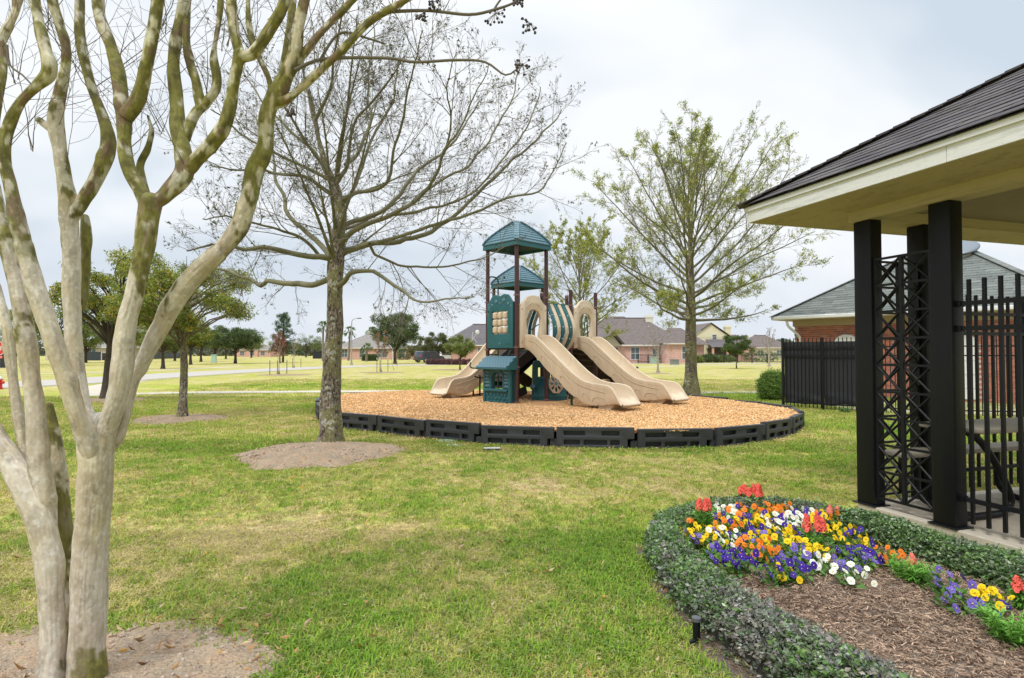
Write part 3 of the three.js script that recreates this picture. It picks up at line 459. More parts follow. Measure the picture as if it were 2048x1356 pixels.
{
  const play = thing('play_structure', 'green, tan and maroon play structure with two roofed towers and three tan slides', 'playground', [0.11, BED_TOP, -14.2], Math.atan2(0.69, 0.72));
  const S = 1.05, DK = 1.37;
  const add = (n, g, m, p = play) => mesh(n, g, m, p);
  const soft = (g, a = 0.6) => toCreasedNormals(Array.isArray(g) ? merge(g) : g, a);
  // posts
  function post(x, z, h, cap, rings) {
    const p = add('post', cyl(0.05, 0.05, h + 0.1, 0, -0.1, 0, 18), M.maroon); p.position.set(x, 0, z);
    if (cap) add('post_cap', [ball(0.058, 0, h + 0.03, 0), cyl(0.06, 0.06, 0.03, 0, h - 0.03, 0, 18)], M.collar, p);
    for (const y of rings) add('collar', soft([cyl(0.059, 0.059, 0.035, 0, y, 0, 18), box(0.03, 0.03, 0.15, 0, y + 0.017, 0, 0.78)]), M.collar, p);
    return p;
  }
  post(0, 0, 4.0, 0, [0.04, 0.88, 1.36, 2.62]); post(S, 0, 4.0, 0, [0.04, 1.36, 2.62]); post(0, -S, 4.0, 0, [1.3, 2.5]); post(S, -S, 4.0, 0, [1.3, 2.5]);
  post(2.0, 0, 2.9, 0, [0.04, 1.36, 2.48]); post(3.05, 0, 2.9, 0, [1.36, 2.48]); post(2.0, -S, 2.84, 1, [2.5]); post(3.05, -S, 2.84, 1, [2.5]);
  for (const [x, z] of [[2.1, -2.1], [3.15, -2.1], [2.1, -3.15], [3.15, -3.15]]) post(x, z, 3.35, 0, [1.3, 2.5]);
  // decks
  for (const [x, z, w, d] of [[S / 2, -S / 2, S, S], [1.525, -S / 2, 0.95, 0.8], [2.525, -S / 2, S, S], [2.58, -1.58, S, 1.04], [2.625, -2.625, S, S]]) add('deck', rbox(w - 0.04, 0.05, d - 0.04, 0.01, x, DK - 0.025, z), M.deck);
  // roofs: moulded board courses, ridge strips, skirt
  function roof(cx, cz, y0, h, side) {
    const g = new THREE.Group(); g.name = 'tower_roof'; play.add(g); g.position.set(cx, y0, cz); const r = side / 2, sk = 0.13, N = 8, prof = t => [mix(r * 0.985, 0.05, Math.pow(t, 1.28)), sk + (h - sk) * Math.pow(t, 0.97)];
    const frust = (a, ya, b, yb) => { const mb = new MB(); for (let q = 0; q < 4; q++) { const c = [[1, 1], [-1, 1], [-1, -1], [1, -1]], [p, s] = [c[q], c[(q + 1) % 4]]; mb.quad(V(s[0] * a, ya, s[1] * a), V(p[0] * a, ya, p[1] * a), V(p[0] * b, yb, p[1] * b), V(s[0] * b, yb, s[1] * b)); } return mb.geo(); };
    for (let i = 0; i < N; i++) { const [a, ya] = prof(i / N), [b, yb] = prof((i + 1) / N); add('roof_board', [frust(a + 0.034, ya + 0.002, b + 0.008, yb + 0.004), frust(a + 0.030, ya - 0.018, a + 0.034, ya + 0.002), frust(a - 0.02, ya - 0.014, a + 0.030, ya - 0.018)], M.tealLight, g); }
    const e = []; for (const [sx, sz] of [[1, 1], [1, -1], [-1, 1], [-1, -1]]) for (let i = 0; i < N; i++) { const [a, ya] = prof(i / N), [b, yb] = prof((i + 1) / N); e.push(barBetween(V(sx * (a + 0.022), ya + 0.012, sz * (a + 0.022)), V(sx * (b + 0.014), yb + 0.012, sz * (b + 0.014)), 0.12, 0.03)); }
    add('ridge_strip', e, M.tealLight, g);
    add('roof_skirt', soft([frust(r + 0.012, 0, r, sk + 0.004), box(0.03, sk, side - 0.03, r - 0.03, sk / 2 + 0.002, 0), box(0.03, sk, side - 0.03, -r + 0.03, sk / 2 + 0.002, 0), box(side - 0.1, sk, 0.03, 0, sk / 2 + 0.002, r - 0.03), box(side - 0.1, sk, 0.03, 0, sk / 2 + 0.002, -r + 0.03)]), M.teal, g);
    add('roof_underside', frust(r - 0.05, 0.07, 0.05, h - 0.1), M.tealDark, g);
    add('roof_top', rbox(0.13, 0.04, 0.13, 0.012, 0, h, 0), M.tealLight, g);
  }
  roof(S / 2, -S / 2, 3.84, 0.72, 1.21); roof(2.625, -2.625, 3.2, 0.68, 1.16);
  // slides, running from the deck edge towards local +z
  const bedY = [[0, 1.375], [0.2, 1.37], [0.4, 1.30], [0.7, 1.10], [1.0, 0.88], [1.3, 0.66], [1.6, 0.47], [1.85, 0.35], [2.1, 0.285], [2.4, 0.26], [2.65, 0.235], [2.8, 0.19], [2.88, 0.14]];
  const wallH = [[0, 0.27], [0.4, 0.30], [1, 0.28], [1.8, 0.26], [2.2, 0.28], [2.5, 0.275], [2.63, 0.235], [2.74, 0.13], [2.82, 0.04], [2.88, 0.012]];
  const look = (tb, s) => { for (let i = 0; i < tb.length - 1; i++) if (s <= tb[i + 1][0]) { const t = (s - tb[i][0]) / (tb[i + 1][0] - tb[i][0]); const p = tb[Math.max(i - 1, 0)][1], a = tb[i][1], b = tb[i + 1][1], q = tb[Math.min(i + 2, tb.length - 1)][1]; return 0.5 * (2 * a + (b - p) * t + (2 * p - 5 * a + 4 * b - q) * t * t + (3 * a - p - 3 * b + q) * t * t * t); } return tb.at(-1)[1]; };
  function slideGeo(len) {
    const N = 110, P = [], I = [], k = len / 2.88; let M0 = 0;
    for (let i = 0; i <= N; i++) {
      const s = i / N * 2.88, y = look(bedY, s), w = look(wallH, s), z = s * k + 0.03;
      const sc = 0.030 * Math.pow(Math.abs(Math.sin(s * 5.4 + 0.5)), 0.6), skirt = mix(0.05, 0.20, sstep(0.0, 0.45, s)) - 0.06 * sstep(1.6, 2.1, s) + sc * 1.6 * sstep(0.3, 0.6, s) * (1 - sstep(2.2, 2.45, s)), sk = mix(skirt, 0.035, sstep(2.3, 2.88, s));
      const fl = 1 + 0.10 * sstep(2.35, 2.75, s), half = [[0.285, -sk], [0.305, -sk * 0.4], [0.312, w * 0.35], [0.316, w * 0.75], [0.326, w - 0.014], [0.318, w + 0.014], [0.296, w + 0.022], [0.274, w + 0.010], [0.268, w * 0.7], [0.255, w * 0.3 + 0.02], [0.22, 0.012], [0.12, -0.002], [0, -0.004]];
      const sec = [...half.map(([x, q]) => [-x * fl, q]), ...half.slice(0, -1).reverse().map(([x, q]) => [x * fl, q])]; M0 = sec.length;
      for (const [x, q] of sec) P.push(x, y + q, z);
    }
    for (let i = 0; i < N; i++) for (let j = 0; j < M0; j++) { const a = i * M0 + j, b = i * M0 + (j + 1) % M0; I.push(a, a + M0, b, b, a + M0, b + M0); }
    const g = new THREE.BufferGeometry(); g.setAttribute('position', new THREE.Float32BufferAttribute(P, 3)); g.setIndex(I);
    const uv = []; for (let i = 0; i < P.length; i += 3) uv.push(P[i] * 2, P[i + 2]); g.setAttribute('uv', new THREE.Float32BufferAttribute(uv, 2)); return toCreasedNormals(g, 0.9);
  }
  function slide(x, z, turn, len) {
    const g = new THREE.Group(); g.name = 'slide'; play.add(g); g.position.set(x, 0, z); g.rotation.y = turn; const k = len / 2.88;
    add('chute', slideGeo(len), M.sand, g);
    for (const sx of [-1, 1]) { // moulded wavy line and pockets on the flanks
      const a = [], b = []; for (let s = 0.15; s <= 2.5; s += 0.06) { const w = look(wallH, s), y = look(bedY, s); a.push(V(sx * 0.316, y + w * 0.52 + 0.014 * Math.sin(s * 7), s * k + 0.03)); }
      for (const [s0, s1] of [[0.55, 0.85], [1.15, 1.5], [1.8, 2.0], [2.08, 2.46]]) { const ring = []; for (let q = 0; q <= 12; q++) { const s = mix(s0, s1, q / 12), y = look(bedY, s), lift = Math.pow(Math.sin(q / 12 * Math.PI), 0.35); ring.push(V(sx * 0.308, y - 0.105 + 0.12 * lift, s * k + 0.03)); } b.push(pipe(ring, 0.010, 30, 5)); }
      add('moulding', merge([pipe(a, 0.010, 90, 5), ...b]), M.sandDark, g);
    }
    const foot = shapeOf([[2.02, 0.24], [2.05, 0.20], [2.14, 0.13], [2.2, 0], [2.2, -0.08], [2.5, -0.08], [2.5, 0.02], [2.62, 0.16], [2.62, 0.2]]); const fg = extr(foot, 0.42, 0.02); fg.rotateY(-Math.PI / 2); fg.translate(0.21, 0, 0.03); fg.scale(1, 1, k); add('foot', soft(fg), M.sand, g);
    add('lip', (() => { const q = pipe([[-0.32, 0.145, len + 0.02], [0, 0.14, len + 0.025], [0.32, 0.145, len + 0.02]], 0.028, 20, 10); return q; })(), M.sand, g);
    return g;
  }
  slide(S / 2, 0.02, 0, 2.88); slide(2.525, 0.02, 0, 2.88); slide(2.08, -2.625, -Math.PI / 2, 2.45);
  add('slide_leg', cyl(0.03, 0.03, 0.62, 0.525, -0.1, 1.28, 12), M.green); add('slide_leg', cyl(0.03, 0.03, 0.62, 2.525, -0.1, 1.28, 12), M.green); add('slide_leg', cyl(0.025, 0.025, 0.5, 0.85, -0.1, -2.625, 12), M.green);
  // arched panels over the slide mouths
  function arch(x0, z, turn) {
    const g = new THREE.Group(); g.name = 'slide_panel'; play.add(g); g.position.set(x0, 0, z); g.rotation.y = turn; const w = S - 0.13, s = new THREE.Shape(); const b = 1.36, t = 2.42;
    s.moveTo(-w / 2, b); s.lineTo(w / 2, b); s.lineTo(w / 2, t); s.quadraticCurveTo(w / 2 - 0.1, t + 0.02, w * 0.26, t + 0.17); s.quadraticCurveTo(0, t + 0.31, -w * 0.26, t + 0.17); s.quadraticCurveTo(-w / 2 + 0.1, t + 0.02, -w / 2, t); s.closePath();
    const h = new THREE.Path(), r = 0.255, cy = 2.05; h.moveTo(-0.2, 1.42); h.lineTo(-0.2, 1.72); h.quadraticCurveTo(-0.255, 1.85, -r, cy); h.absarc(0, cy, r, Math.PI, 0, true); h.quadraticCurveTo(0.255, 1.85, 0.2, 1.72); h.lineTo(0.2, 1.42); h.closePath(); s.holes.push(h);
    add('panel', soft(extr(s, 0.05, 0.014, 16)), M.sand, g);
    const rim = []; for (let i = 0; i <= 20; i++) { const a = Math.PI * (i / 20); rim.push(V(Math.cos(a) * 0.285, cy + Math.sin(a) * 0.285, 0.052)); } add('arch_rim', pipe(rim, 0.014, 40, 8), M.sand, g);
    const leaf = (cx, cy2, rz, L) => { const q = ball(L, 0, 0, 0, 1, 0.22, 0.12, 10); q.rotateZ(rz); q.translate(cx, cy2, 0.06); return q; };
    add('leaf_relief', [leaf(-0.14, 2.43, 0.5, 0.11), leaf(0.14, 2.43, -0.5, 0.11), leaf(-0.25, 2.35, 0.8, 0.08), leaf(0.25, 2.35, -0.8, 0.08), leaf(-0.05, 2.45, -0.6, 0.06), leaf(0.05, 2.45, 0.6, 0.06)], M.sandDark, g);
    add('bolt', [1.5, 2.3].flatMap(y => [-1, 1].map(k => ball(0.014, k * (w / 2 - 0.05), y, 0.066))), M.collar, g);
  }
  arch(S / 2, 0.01, 0); arch(2.525, 0.01, 0); arch(2.09, -2.625, -Math.PI / 2);
  // teal game panel with nine tan rollers, on the face to the left
  {
    const g = new THREE.Group(); g.name = 'game_panel'; play.add(g); g.position.set(0, 0, -S / 2); g.rotation.y = -Math.PI / 2; const w = S - 0.12, s = new THREE.Shape(), b = 1.35, t = 2.48;
    s.moveTo(-w / 2, b); s.lineTo(w / 2, b); s.lineTo(w / 2, t); s.bezierCurveTo(w * 0.38, t + 0.0, w * 0.36, t + 0.20, w * 0.19, t + 0.20); s.quadraticCurveTo(w * 0.09, t + 0.20, 0, t + 0.13); s.quadraticCurveTo(-w * 0.09, t + 0.20, -w * 0.19, t + 0.20); s.bezierCurveTo(-w * 0.36, t + 0.20, -w * 0.38, t, -w / 2, t); s.closePath();
    const h = new THREE.Path(); h.moveTo(-0.28, 1.70); h.lineTo(0.28, 1.70); h.lineTo(0.28, 2.26); h.lineTo(-0.28, 2.26); h.closePath(); s.holes.push(h);
    add('panel', soft(extr(s, 0.06, 0.016, 14)), M.teal, g);
    const arc = (y, k) => { const a = []; for (let i = 0; i <= 16; i++) { const t2 = i / 16 * 2 - 1; a.push(V(t2 * 0.34, y + k * (1 - t2 * t2), 0.066)); } return pipe(a, 0.012, 40, 6); };
    add('frame_ridge', [arc(2.22, 0.14), arc(1.74, -0.14), pipe([[-0.345, 1.72, 0.066], [-0.345, 2.24, 0.066]], 0.012, 6, 6), pipe([[0.345, 1.72, 0.066], [0.345, 2.24, 0.066]], 0.012, 6, 6)], M.teal, g);
    for (const [x, y, r] of [[-0.13, 2.50, 0.055], [0.15, 2.52, 0.06], [0.01, 2.46, 0.032], [-0.28, 2.42, 0.04], [0.30, 2.43, 0.042], [-0.38, 2.36, 0.03], [0.40, 2.37, 0.03], [-0.42, 2.45, 0.022], [0, 1.46, 0.035]]) add('bubble', ball(r, x, y, 0.07, 1, 1, 0.5), M.tealLight, g);
    for (let i = 0; i < 3; i++) { add('roller_rod', rod(V(-0.18 + i * 0.18, 1.69, 0.035), V(-0.18 + i * 0.18, 2.27, 0.035), 0.010), M.white, g); for (let j = 0; j < 3; j++) { const r = new THREE.LatheGeometry([[0, -0.075], [0.045, -0.08], [0.07, -0.072], [0.079, -0.05], [0.079, 0.05], [0.07, 0.072], [0.045, 0.08], [0, 0.075]].map(p => new THREE.Vector2(...p)), 16); r.translate(-0.18 + i * 0.18, 1.80 + j * 0.18, 0.035); add('roller', r, M.sand, g); } }
    add('plate', rbox(0.13, 0.035, 0.006, 0.002, 0.33, 1.46, 0.079), M.tealDark, g);
  }
  // little log house front under the tower
  {
    const g = new THREE.Group(); g.name = 'house_front'; play.add(g); g.position.set(-0.07, 0, -S / 2 + 0.02); g.rotation.y = -Math.PI / 2; const w = 0.98;
    const s = shapeOf([[-w / 2, -0.05], [w / 2, -0.05], [w / 2, 0.86], [-w / 2, 0.86]]), h = new THREE.Path(); h.moveTo(-0.2, 0.36); h.lineTo(0.2, 0.36); h.lineTo(0.2, 0.62); h.absarc(0, 0.58, 0.2, 0.2, Math.PI - 0.2); h.closePath(); s.holes.push(h);
    add('front', soft(extr(s, 0.10, 0.012, 14)), M.teal, g);
    const rim = [V(0.235, 0.36, 0.10)]; for (let i = 0; i <= 16; i++) { const a = i / 16 * Math.PI; rim.push(V(Math.cos(a) * 0.235, 0.6 + Math.sin(a) * 0.225, 0.10)); } rim.push(V(-0.235, 0.36, 0.10)); add('window_frame', pipe(rim, 0.034, 60, 8), M.teal, g);
    add('window_sill', rbox(0.80, 0.07, 0.12, 0.03, 0, 0.325, 0.12), M.teal, g);
    for (const k of [-1, 1]) { for (let i = 0; i < 5; i++) { const q = new THREE.CapsuleGeometry(0.042, 0.085, 4, 10); q.rotateZ(Math.PI / 2); q.translate(k * 0.345, 0.42 + i * 0.088, 0.10); add('log', q, M.tealLight, g); } add('corner_pilaster', rbox(0.075, 0.92, 0.06, 0.02, k * 0.452, 0.41, 0.11), M.teal, g); }
    // stones of the plinth
    const q = mulberry(3); for (let r = 0; r < 3; r++) for (let c = 0; c < 6; c++) { const x = -0.34 + c * 0.135 + (r % 2) * 0.05 + (q() - 0.5) * 0.03, y = 0.045 + r * 0.088 + (q() - 0.5) * 0.02; if (x > 0.40) continue; const n = 6, pts = []; for (let a = 0; a < n; a++) { const t = a / n * 6.283 + q() * 0.5; pts.push([x + Math.cos(t) * 0.058 * (0.85 + 0.3 * q()), y + Math.sin(t) * 0.040 * (0.85 + 0.3 * q())]); } const e = extr(shapeOf(pts), 0.016, 0.008); e.translate(0, 0, 0.105); add('stone', soft(e), M.teal, g); }
    // shingled awning
    const aw = new THREE.Group(); aw.name = 'awning'; g.add(aw); const rows = 6;
    for (let r = 0; r < rows; r++) for (let c = 0; c < 11; c++) { const t = (r + 0.5) / rows, x = -0.54 + (c + 0.5 + (r % 2) * 0.5 - 0.25) * 0.1; if (x > 0.55) continue; const m = rbox(0.094, 0.014, 0.068, 0.005, 0, 0, 0); m.rotateX(0.77); m.translate(x, mix(0.86, 1.13, t) + 0.026, mix(0.30, -0.02, t) + 0.026); add('tile', m, M.tealLight, aw); }
    const sd = shapeOf([[0.32, 0.83], [0.34, 0.86], [0.0, 1.15], [-0.06, 1.15], [-0.06, 0.83]]); const sg = extr(sd, 1.10, 0.006); sg.rotateY(-Math.PI / 2); sg.translate(0.55, 0, 0); add('awning_body', sg, M.teal, aw);
    add('side_wall', [box(0.03, 0.9, 0.16, 0.475, 0.4, 0), box(0.03, 0.9, 0.16, -0.475, 0.4, 0)], M.teal, g);
  }
  // bowed slat walls of the bridge between the towers
  for (const k of [1, -1]) for (let i = 0; i < 6; i++) {
    const mb = new MB(), x = 1.13 + i * 0.15, N = 18, hw = 0.058, zz = k > 0 ? -0.06 : -S + 0.06; const row = [];
    for (let j = 0; j <= N; j++) { const t = j / N, y = 1.30 + t * 1.2, z = zz + k * 0.30 * Math.sin(Math.pow(t, 0.85) * Math.PI) * (1 - 0.15 * t); row.push([y, z]); }
    const pts = []; for (const [y, z] of row) pts.push([y, z]);
    const sh = []; row.forEach(([y, z], j) => { const [a, b] = [row[Math.max(j - 1, 0)], row[Math.min(j + 1, N)]], dy = b[0] - a[0], dz = b[1] - a[1], L = Math.hypot(dy, dz); sh.push([y, z, -dz / L * 0.014, dy / L * 0.014]); });
    const poly = [...sh.map(([y, z, ny, nz]) => [z + nz, y + ny]), ...sh.reverse().map(([y, z, ny, nz]) => [z - nz, y - ny])];
    const e = extr(shapeOf(poly), hw * 2 - 0.01, 0.006); e.rotateY(-Math.PI / 2); e.translate(x + hw, 0, 0);
    const slat = add('bridge_slat', soft(e, 0.7), i % 2 ? M.sand : M.teal);
    add('bolt', [0.25, 0.5, 0.75].map(t => { const r = row[Math.round(t * N)]; return ball(0.013, x, 1.30 + t * 1.2, zz + k * 0.30 * Math.sin(Math.pow(t, 0.85) * Math.PI) * (1 - 0.15 * t) + k * 0.02); }), M.white, slat);
  }
  for (const z of [-0.06, -S + 0.06]) for (const y of [1.30, 2.5]) add('bridge_rail', pipe([[S, y, z], [2.0, y, z]], 0.02, 4, 10), M.green);
  // green tube loops and ladders
  add('loop_ladder', merge([pipe([[0.18, -0.1, -1.25], [0.18, 2.9, -1.25], [0.18, 3.12, -1.25], [0.24, 3.2, -1.25], [0.48, 3.2, -1.25], [0.54, 3.12, -1.25], [0.54, 2.9, -1.25], [0.54, -0.1, -1.25]], 0.02, 120, 10, 0.2), ...[0.3, 0.6, 0.9, 1.2].map(y => rod(V(0.18, y, -1.25), V(0.54, y, -1.25), 0.016))]), M.green);
  add('grab_loop', pipe([[-0.35, 1.0, -1.3], [-0.37, 0.9, -1.3], [-0.3, 0.86, -1.3], [0.0, 0.86, -1.3], [0.2, 0.88, -1.3], [0.22, 1.0, -1.3]], 0.018, 50, 8), M.green);
  for (const z of [-0.3, -0.8]) add('hand_rail', pipe([[3.1, 1.4, z - 0.2], [3.2, 2.1, z - 0.2], [3.25, 2.3, z - 0.2], [3.3, 2.1, z - 0.2], [3.35, 1.3, z - 0.2]], 0.016, 40, 8), M.green);
  for (let i = 0; i < 6; i++) add('guard_bar', cyl(0.011, 0.011, 1.0, 2.12 + i * 0.17, DK, -1.05, 8), M.green);
  add('steering_post', [cyl(0.025, 0.02, 0.55, 0.3, 0.1, -1.7, 10), pipe([[0.12, 0.62, -1.7], [0.3, 0.58, -1.7], [0.5, 0.6, -1.7], [0.55, 0.74, -1.7]], 0.018, 30, 8), pipe([[0.1, 0.14, -1.7], [0.45, 0.14, -1.7], [0.5, 0.05, -1.7]], 0.018, 20, 8)], M.iron);
  // stairs with dark brown sides behind the bridge
  {
    const g = new THREE.Group(); g.name = 'stairs'; play.add(g);
    for (const z of [-1.14, -2.0]) { const s = shapeOf([[0.72, 0.52], [0.72, 0.82], [2.02, 1.62], [2.08, 1.62], [2.08, 1.3]]); const e = extr(s, 0.03, 0.004); e.translate(0, 0, z); add('stringer', e, std(0.04, 0.03, 0.033, { roughness: 0.6 }), g); }
    for (let i = 0; i < 6; i++) add('tread', [box(0.26, 0.03, 0.8, 0.85 + i * 0.22, 0.62 + i * 0.145, -1.55), box(0.02, 0.14, 0.8, 0.75 + i * 0.22, 0.55 + i * 0.145, -1.55)], M.deck, g);
    for (const z of [-1.14, -2.0]) add('stair_rail', pipe([[0.72, 0.95, z], [0.85, 1.25, z], [1.9, 2.0, z], [2.05, 2.05, z]], 0.016, 30, 8), M.green, g);
    add('lower_step', [rbox(0.6, 0.22, 0.05, 0.01, 1.1, 0.16, -1.05, 0, 0, 0.3)], M.deck, g);
    add('under_mesh', [box(1.5, 0.02, 0.82, 1.40, 0.72, -1.57, 0, 0, 0.58), box(1.2, 0.02, 0.8, 1.7, 0.55, -1.57, 0, 0, -0.5)], std(0.012, 0.012, 0.013, { roughness: 0.8 }), g);
  }
  // play vehicle front under the bridge
  {
    const g = new THREE.Group(); g.name = 'play_engine'; play.add(g); g.position.set(1.40, 0, -0.22); g.rotation.y = -Math.atan2(0.69, 0.72) * 0.85;
    const bodyG = new THREE.LatheGeometry([[0.46, -0.05], [0.46, 0.10], [0.475, 0.11], [0.475, 0.15], [0.45, 0.17], [0.44, 0.26], [0.41, 0.36], [0.34, 0.47], [0.24, 0.55], [0.12, 0.59], [0, 0.60]].map(p => new THREE.Vector2(...p)), 40); bodyG.scale(1, 1, 0.75); add('hood', bodyG, M.teal, g);
    const s = new THREE.Shape(); s.moveTo(-0.45, 0.1); s.lineTo(0.0, 0.1); s.lineTo(0.0, 0.94); s.quadraticCurveTo(0.0, 1.05, -0.11, 1.05); s.lineTo(-0.32, 1.05); s.quadraticCurveTo(-0.43, 1.05, -0.43, 0.94); s.closePath(); const h = new THREE.Path(); h.moveTo(-0.31, 0.62); h.lineTo(-0.09, 0.62); h.lineTo(-0.09, 0.86); h.lineTo(-0.31, 0.86); h.closePath(); s.holes.push(h);
    const e = extr(s, 0.22, 0.03, 12); e.translate(0, 0, -0.12); add('cab', soft(e), M.teal, g);
    add('window_ridge', pipe([[-0.35, 0.58, 0.135], [-0.05, 0.58, 0.135], [-0.05, 0.90, 0.135], [-0.35, 0.90, 0.135], [-0.35, 0.58, 0.135]], 0.018, 80, 6, 0.1), M.teal, g);
    add('tail_wall', soft(rbox(0.4, 0.62, 0.2, 0.06, 0.26, 0.42, -0.08)), M.tealDark, g);
    for (const [x, y, z, r] of [[-0.45, 0.36, 0.12, 0.075], [0.2, 0.36, 0.34, 0.085], [-0.2, 0.98, 0.13, 0.05], [0.36, 0.42, 0.24, 0.05]]) add('knob', ball(r, x, y, z), M.tealLight, g);
    const o = new THREE.Shape(); for (let i = 0; i < 8; i++) { const a = (i + 0.5) / 8 * 6.283; i ? o.lineTo(Math.cos(a) * 0.26, Math.sin(a) * 0.26) : o.moveTo(Math.cos(a) * 0.26, Math.sin(a) * 0.26); } o.closePath();
    for (let i = 0; i < 8; i++) { const a = i / 8 * 6.283, p = new THREE.Path(); p.absellipse(Math.cos(a) * 0.145, Math.sin(a) * 0.145, 0.062, 0.03, 0, 6.283, false, a); o.holes.push(p); } { const p = new THREE.Path(); p.absarc(0, 0, 0.05, 0, 6.283); o.holes.push(p); }
    const wg = extr(o, 0.04, 0.010); wg.rotateY(-0.35); wg.scale(0.75, 1, 1); wg.translate(0.1, 0.46, 0.42); add('maze_wheel', soft(wg), M.sand, g);
  }
  // dark corrugated climbing sheet at the far side of the second slide
  {
    const N = 40, W = 24, mb = new MB(); for (let i = 0; i <= N; i++) for (let j = 0; j <= W; j++) { const t = i / N, w = j / W, x = 3.08 + 1.45 * t, y = 1.36 * Math.pow(1 - t, 0.75) * (1 - 0.25 * t) + 0.02, rib = 0.025 * Math.sin(t * 46); mb.v(V(x + rib * 0.5, y + rib, mix(-1.0, 0.1, w)), V(0, 1, 0), t, w); }
    for (let i = 0; i < N; i++) for (let j = 0; j < W; j++) { const o = i * (W + 1) + j; mb.i.push(o, o + 1, o + W + 1, o + 1, o + W + 2, o + W + 1); }
    mb.build('climbing_sheet', plastic(0.018, 0.026, 0.024, { side: THREE.DoubleSide }), play, true);
    add('climber_side', [pipe([[3.08, 1.36, 0.1], [3.5, 0.98, 0.1], [4.0, 0.52, 0.1], [4.53, 0, 0.1]], 0.035, 30, 8), pipe([[3.08, 1.36, -1], [3.5, 0.98, -1], [4.0, 0.52, -1], [4.53, 0, -1]], 0.035, 30, 8)], M.tealDark);
    add('talk_drum', soft([cyl(0.11, 0.12, 0.17, 2.5, 0.36, 0.75, 18), ball(0.11, 2.5, 0.53, 0.75, 1, 0.3, 1)]), M.sandDark); add('drum_post', cyl(0.03, 0.03, 0.4, 2.5, -0.02, 0.75, 10), M.green);
  }
}
// orange barrier board standing behind the bed
{ const b = thing('orange_barrier', 'orange board barrier standing on the grass behind the play structure', 'barrier', at(1010, 778, 24.5).setY(0), 0.1); mesh('board', rbox(1.25, 0.42, 0.04, 0.008, 0, 0.36, 0), std(0.72, 0.17, 0.03), b); for (const x of [-0.5, 0.5]) mesh('leg', box(0.06, 0.5, 0.05, x, 0.24, -0.05), M.iron, b); }
// ---------- trees ----------
const barkTex = (a, b, c, su, sv, seed) => tex(512, 512, (u, v) => { const f = pf(u, v, 4, 3, seed), r = pn(u * su, v * sv, su === sv ? su : 1024, seed + 1) * 0.5 + 0.5 * pf(u, v, 24, 3, seed + 2), l = pf(u, v, 10, 4, seed + 4); let k = lerp3(a, b, clamp((r - 0.3) * 2)); k = lerp3(k, c, sstep(0.55, 0.68, l)); const m = 0.8 + 0.4 * f; return k.map(q => q * m); }, true);
// smooth pale bark that flakes in patches
const paleTex = tex(1024, 1024, (u, v) => {
  const a = pf(u, v, 3, 4, 101), st = pn(u * 14, v * 3, 42, 131) * 0.55 + 0.45 * pf(u, v, 9, 3, 133), f = pf(u, v, 70, 3, 141), pch = 0.6 * pn(u * 26 + 1.5 * pf(u, v, 8, 2, 7), v * 8, 208, 121) + 0.4 * pf(u, v, 40, 3, 123), fl = pf(u, v, 70, 3, 151), vs = pn(u * 90, v * 12, 1080, 153);
  let k = lerp3([0.59, 0.52, 0.42], [0.48, 0.415, 0.335], sstep(0.25, 0.75, st)); k = lerp3(k, [0.46, 0.395, 0.22], 0.5 * sstep(0.52, 0.72, a));
  k = lerp3(k, [0.33, 0.29, 0.235], sstep(0.62, 0.70, pch) * 0.5); k = lerp3(k, [0.66, 0.63, 0.57], sstep(0.58, 0.66, fl) * 0.45);
  const m = 0.78 + 0.28 * f + 0.16 * vs; return k.map(q => q * m);
}, true, 1 / 0.8, 1 / 1.3);
const paleBump = tex(512, 512, (u, v) => [0.45 * pf(u, v, 40, 4, 141) + 0.3 * pn(u * 90, v * 14, 1260, 153) + 0.25 * pf(u, v, 9, 3, 111)], false, 1 / 0.8, 1 / 1.3);
M.paleBark = new THREE.MeshStandardMaterial({ map: paleTex, bumpMap: paleBump, bumpScale: 0.010, roughness: 0.88, vertexColors: true });
const oakTex = tex(512, 1024, (u, v) => {
  const r = 0.5 * pn(u * 52, v * 26, 1352, 301) + 0.5 * pf(u, v, 34, 3, 303), l = 0.6 * pf(u, v, 26, 3, 307) + 0.4 * pf(u, v, 6, 2, 308), f = pf(u, v, 70, 2, 311), g = pf(u, v, 5, 3, 317);
  let k = lerp3([0.06, 0.048, 0.035], [0.215, 0.17, 0.12], sstep(0.3, 0.66, r)); k = lerp3(k, [0.20, 0.19, 0.065], 0.6 * sstep(0.5, 0.62, g)); k = lerp3(k, [0.50, 0.49, 0.43], sstep(0.58, 0.66, l) * 0.55); const m = 0.7 + 0.6 * f; return k.map(q => q * m);
}, true, 1 / 0.7, 1 / 1.1);
const oakBump = tex(512, 1024, (u, v) => [0.6 * pn(u * 52, v * 26, 1352, 301) + 0.4 * pf(u, v, 34, 4, 303)], false, 1 / 0.7, 1 / 1.1);
M.oakBark = new THREE.MeshStandardMaterial({ map: oakTex, bumpMap: oakBump, bumpScale: 0.02, roughness: 1 });
M.limb = std(0.20, 0.185, 0.105, { roughness: 0.95, map: shTex }); M.twig = std(0.13, 0.11, 0.085, { roughness: 0.95 }); M.twigPale = std(0.18, 0.165, 0.105, { roughness: 0.95 }); M.darkBark = std(0.085, 0.065, 0.048, { roughness: 1, map: shTex, bumpMap: shTex, bumpScale: 0.02 });
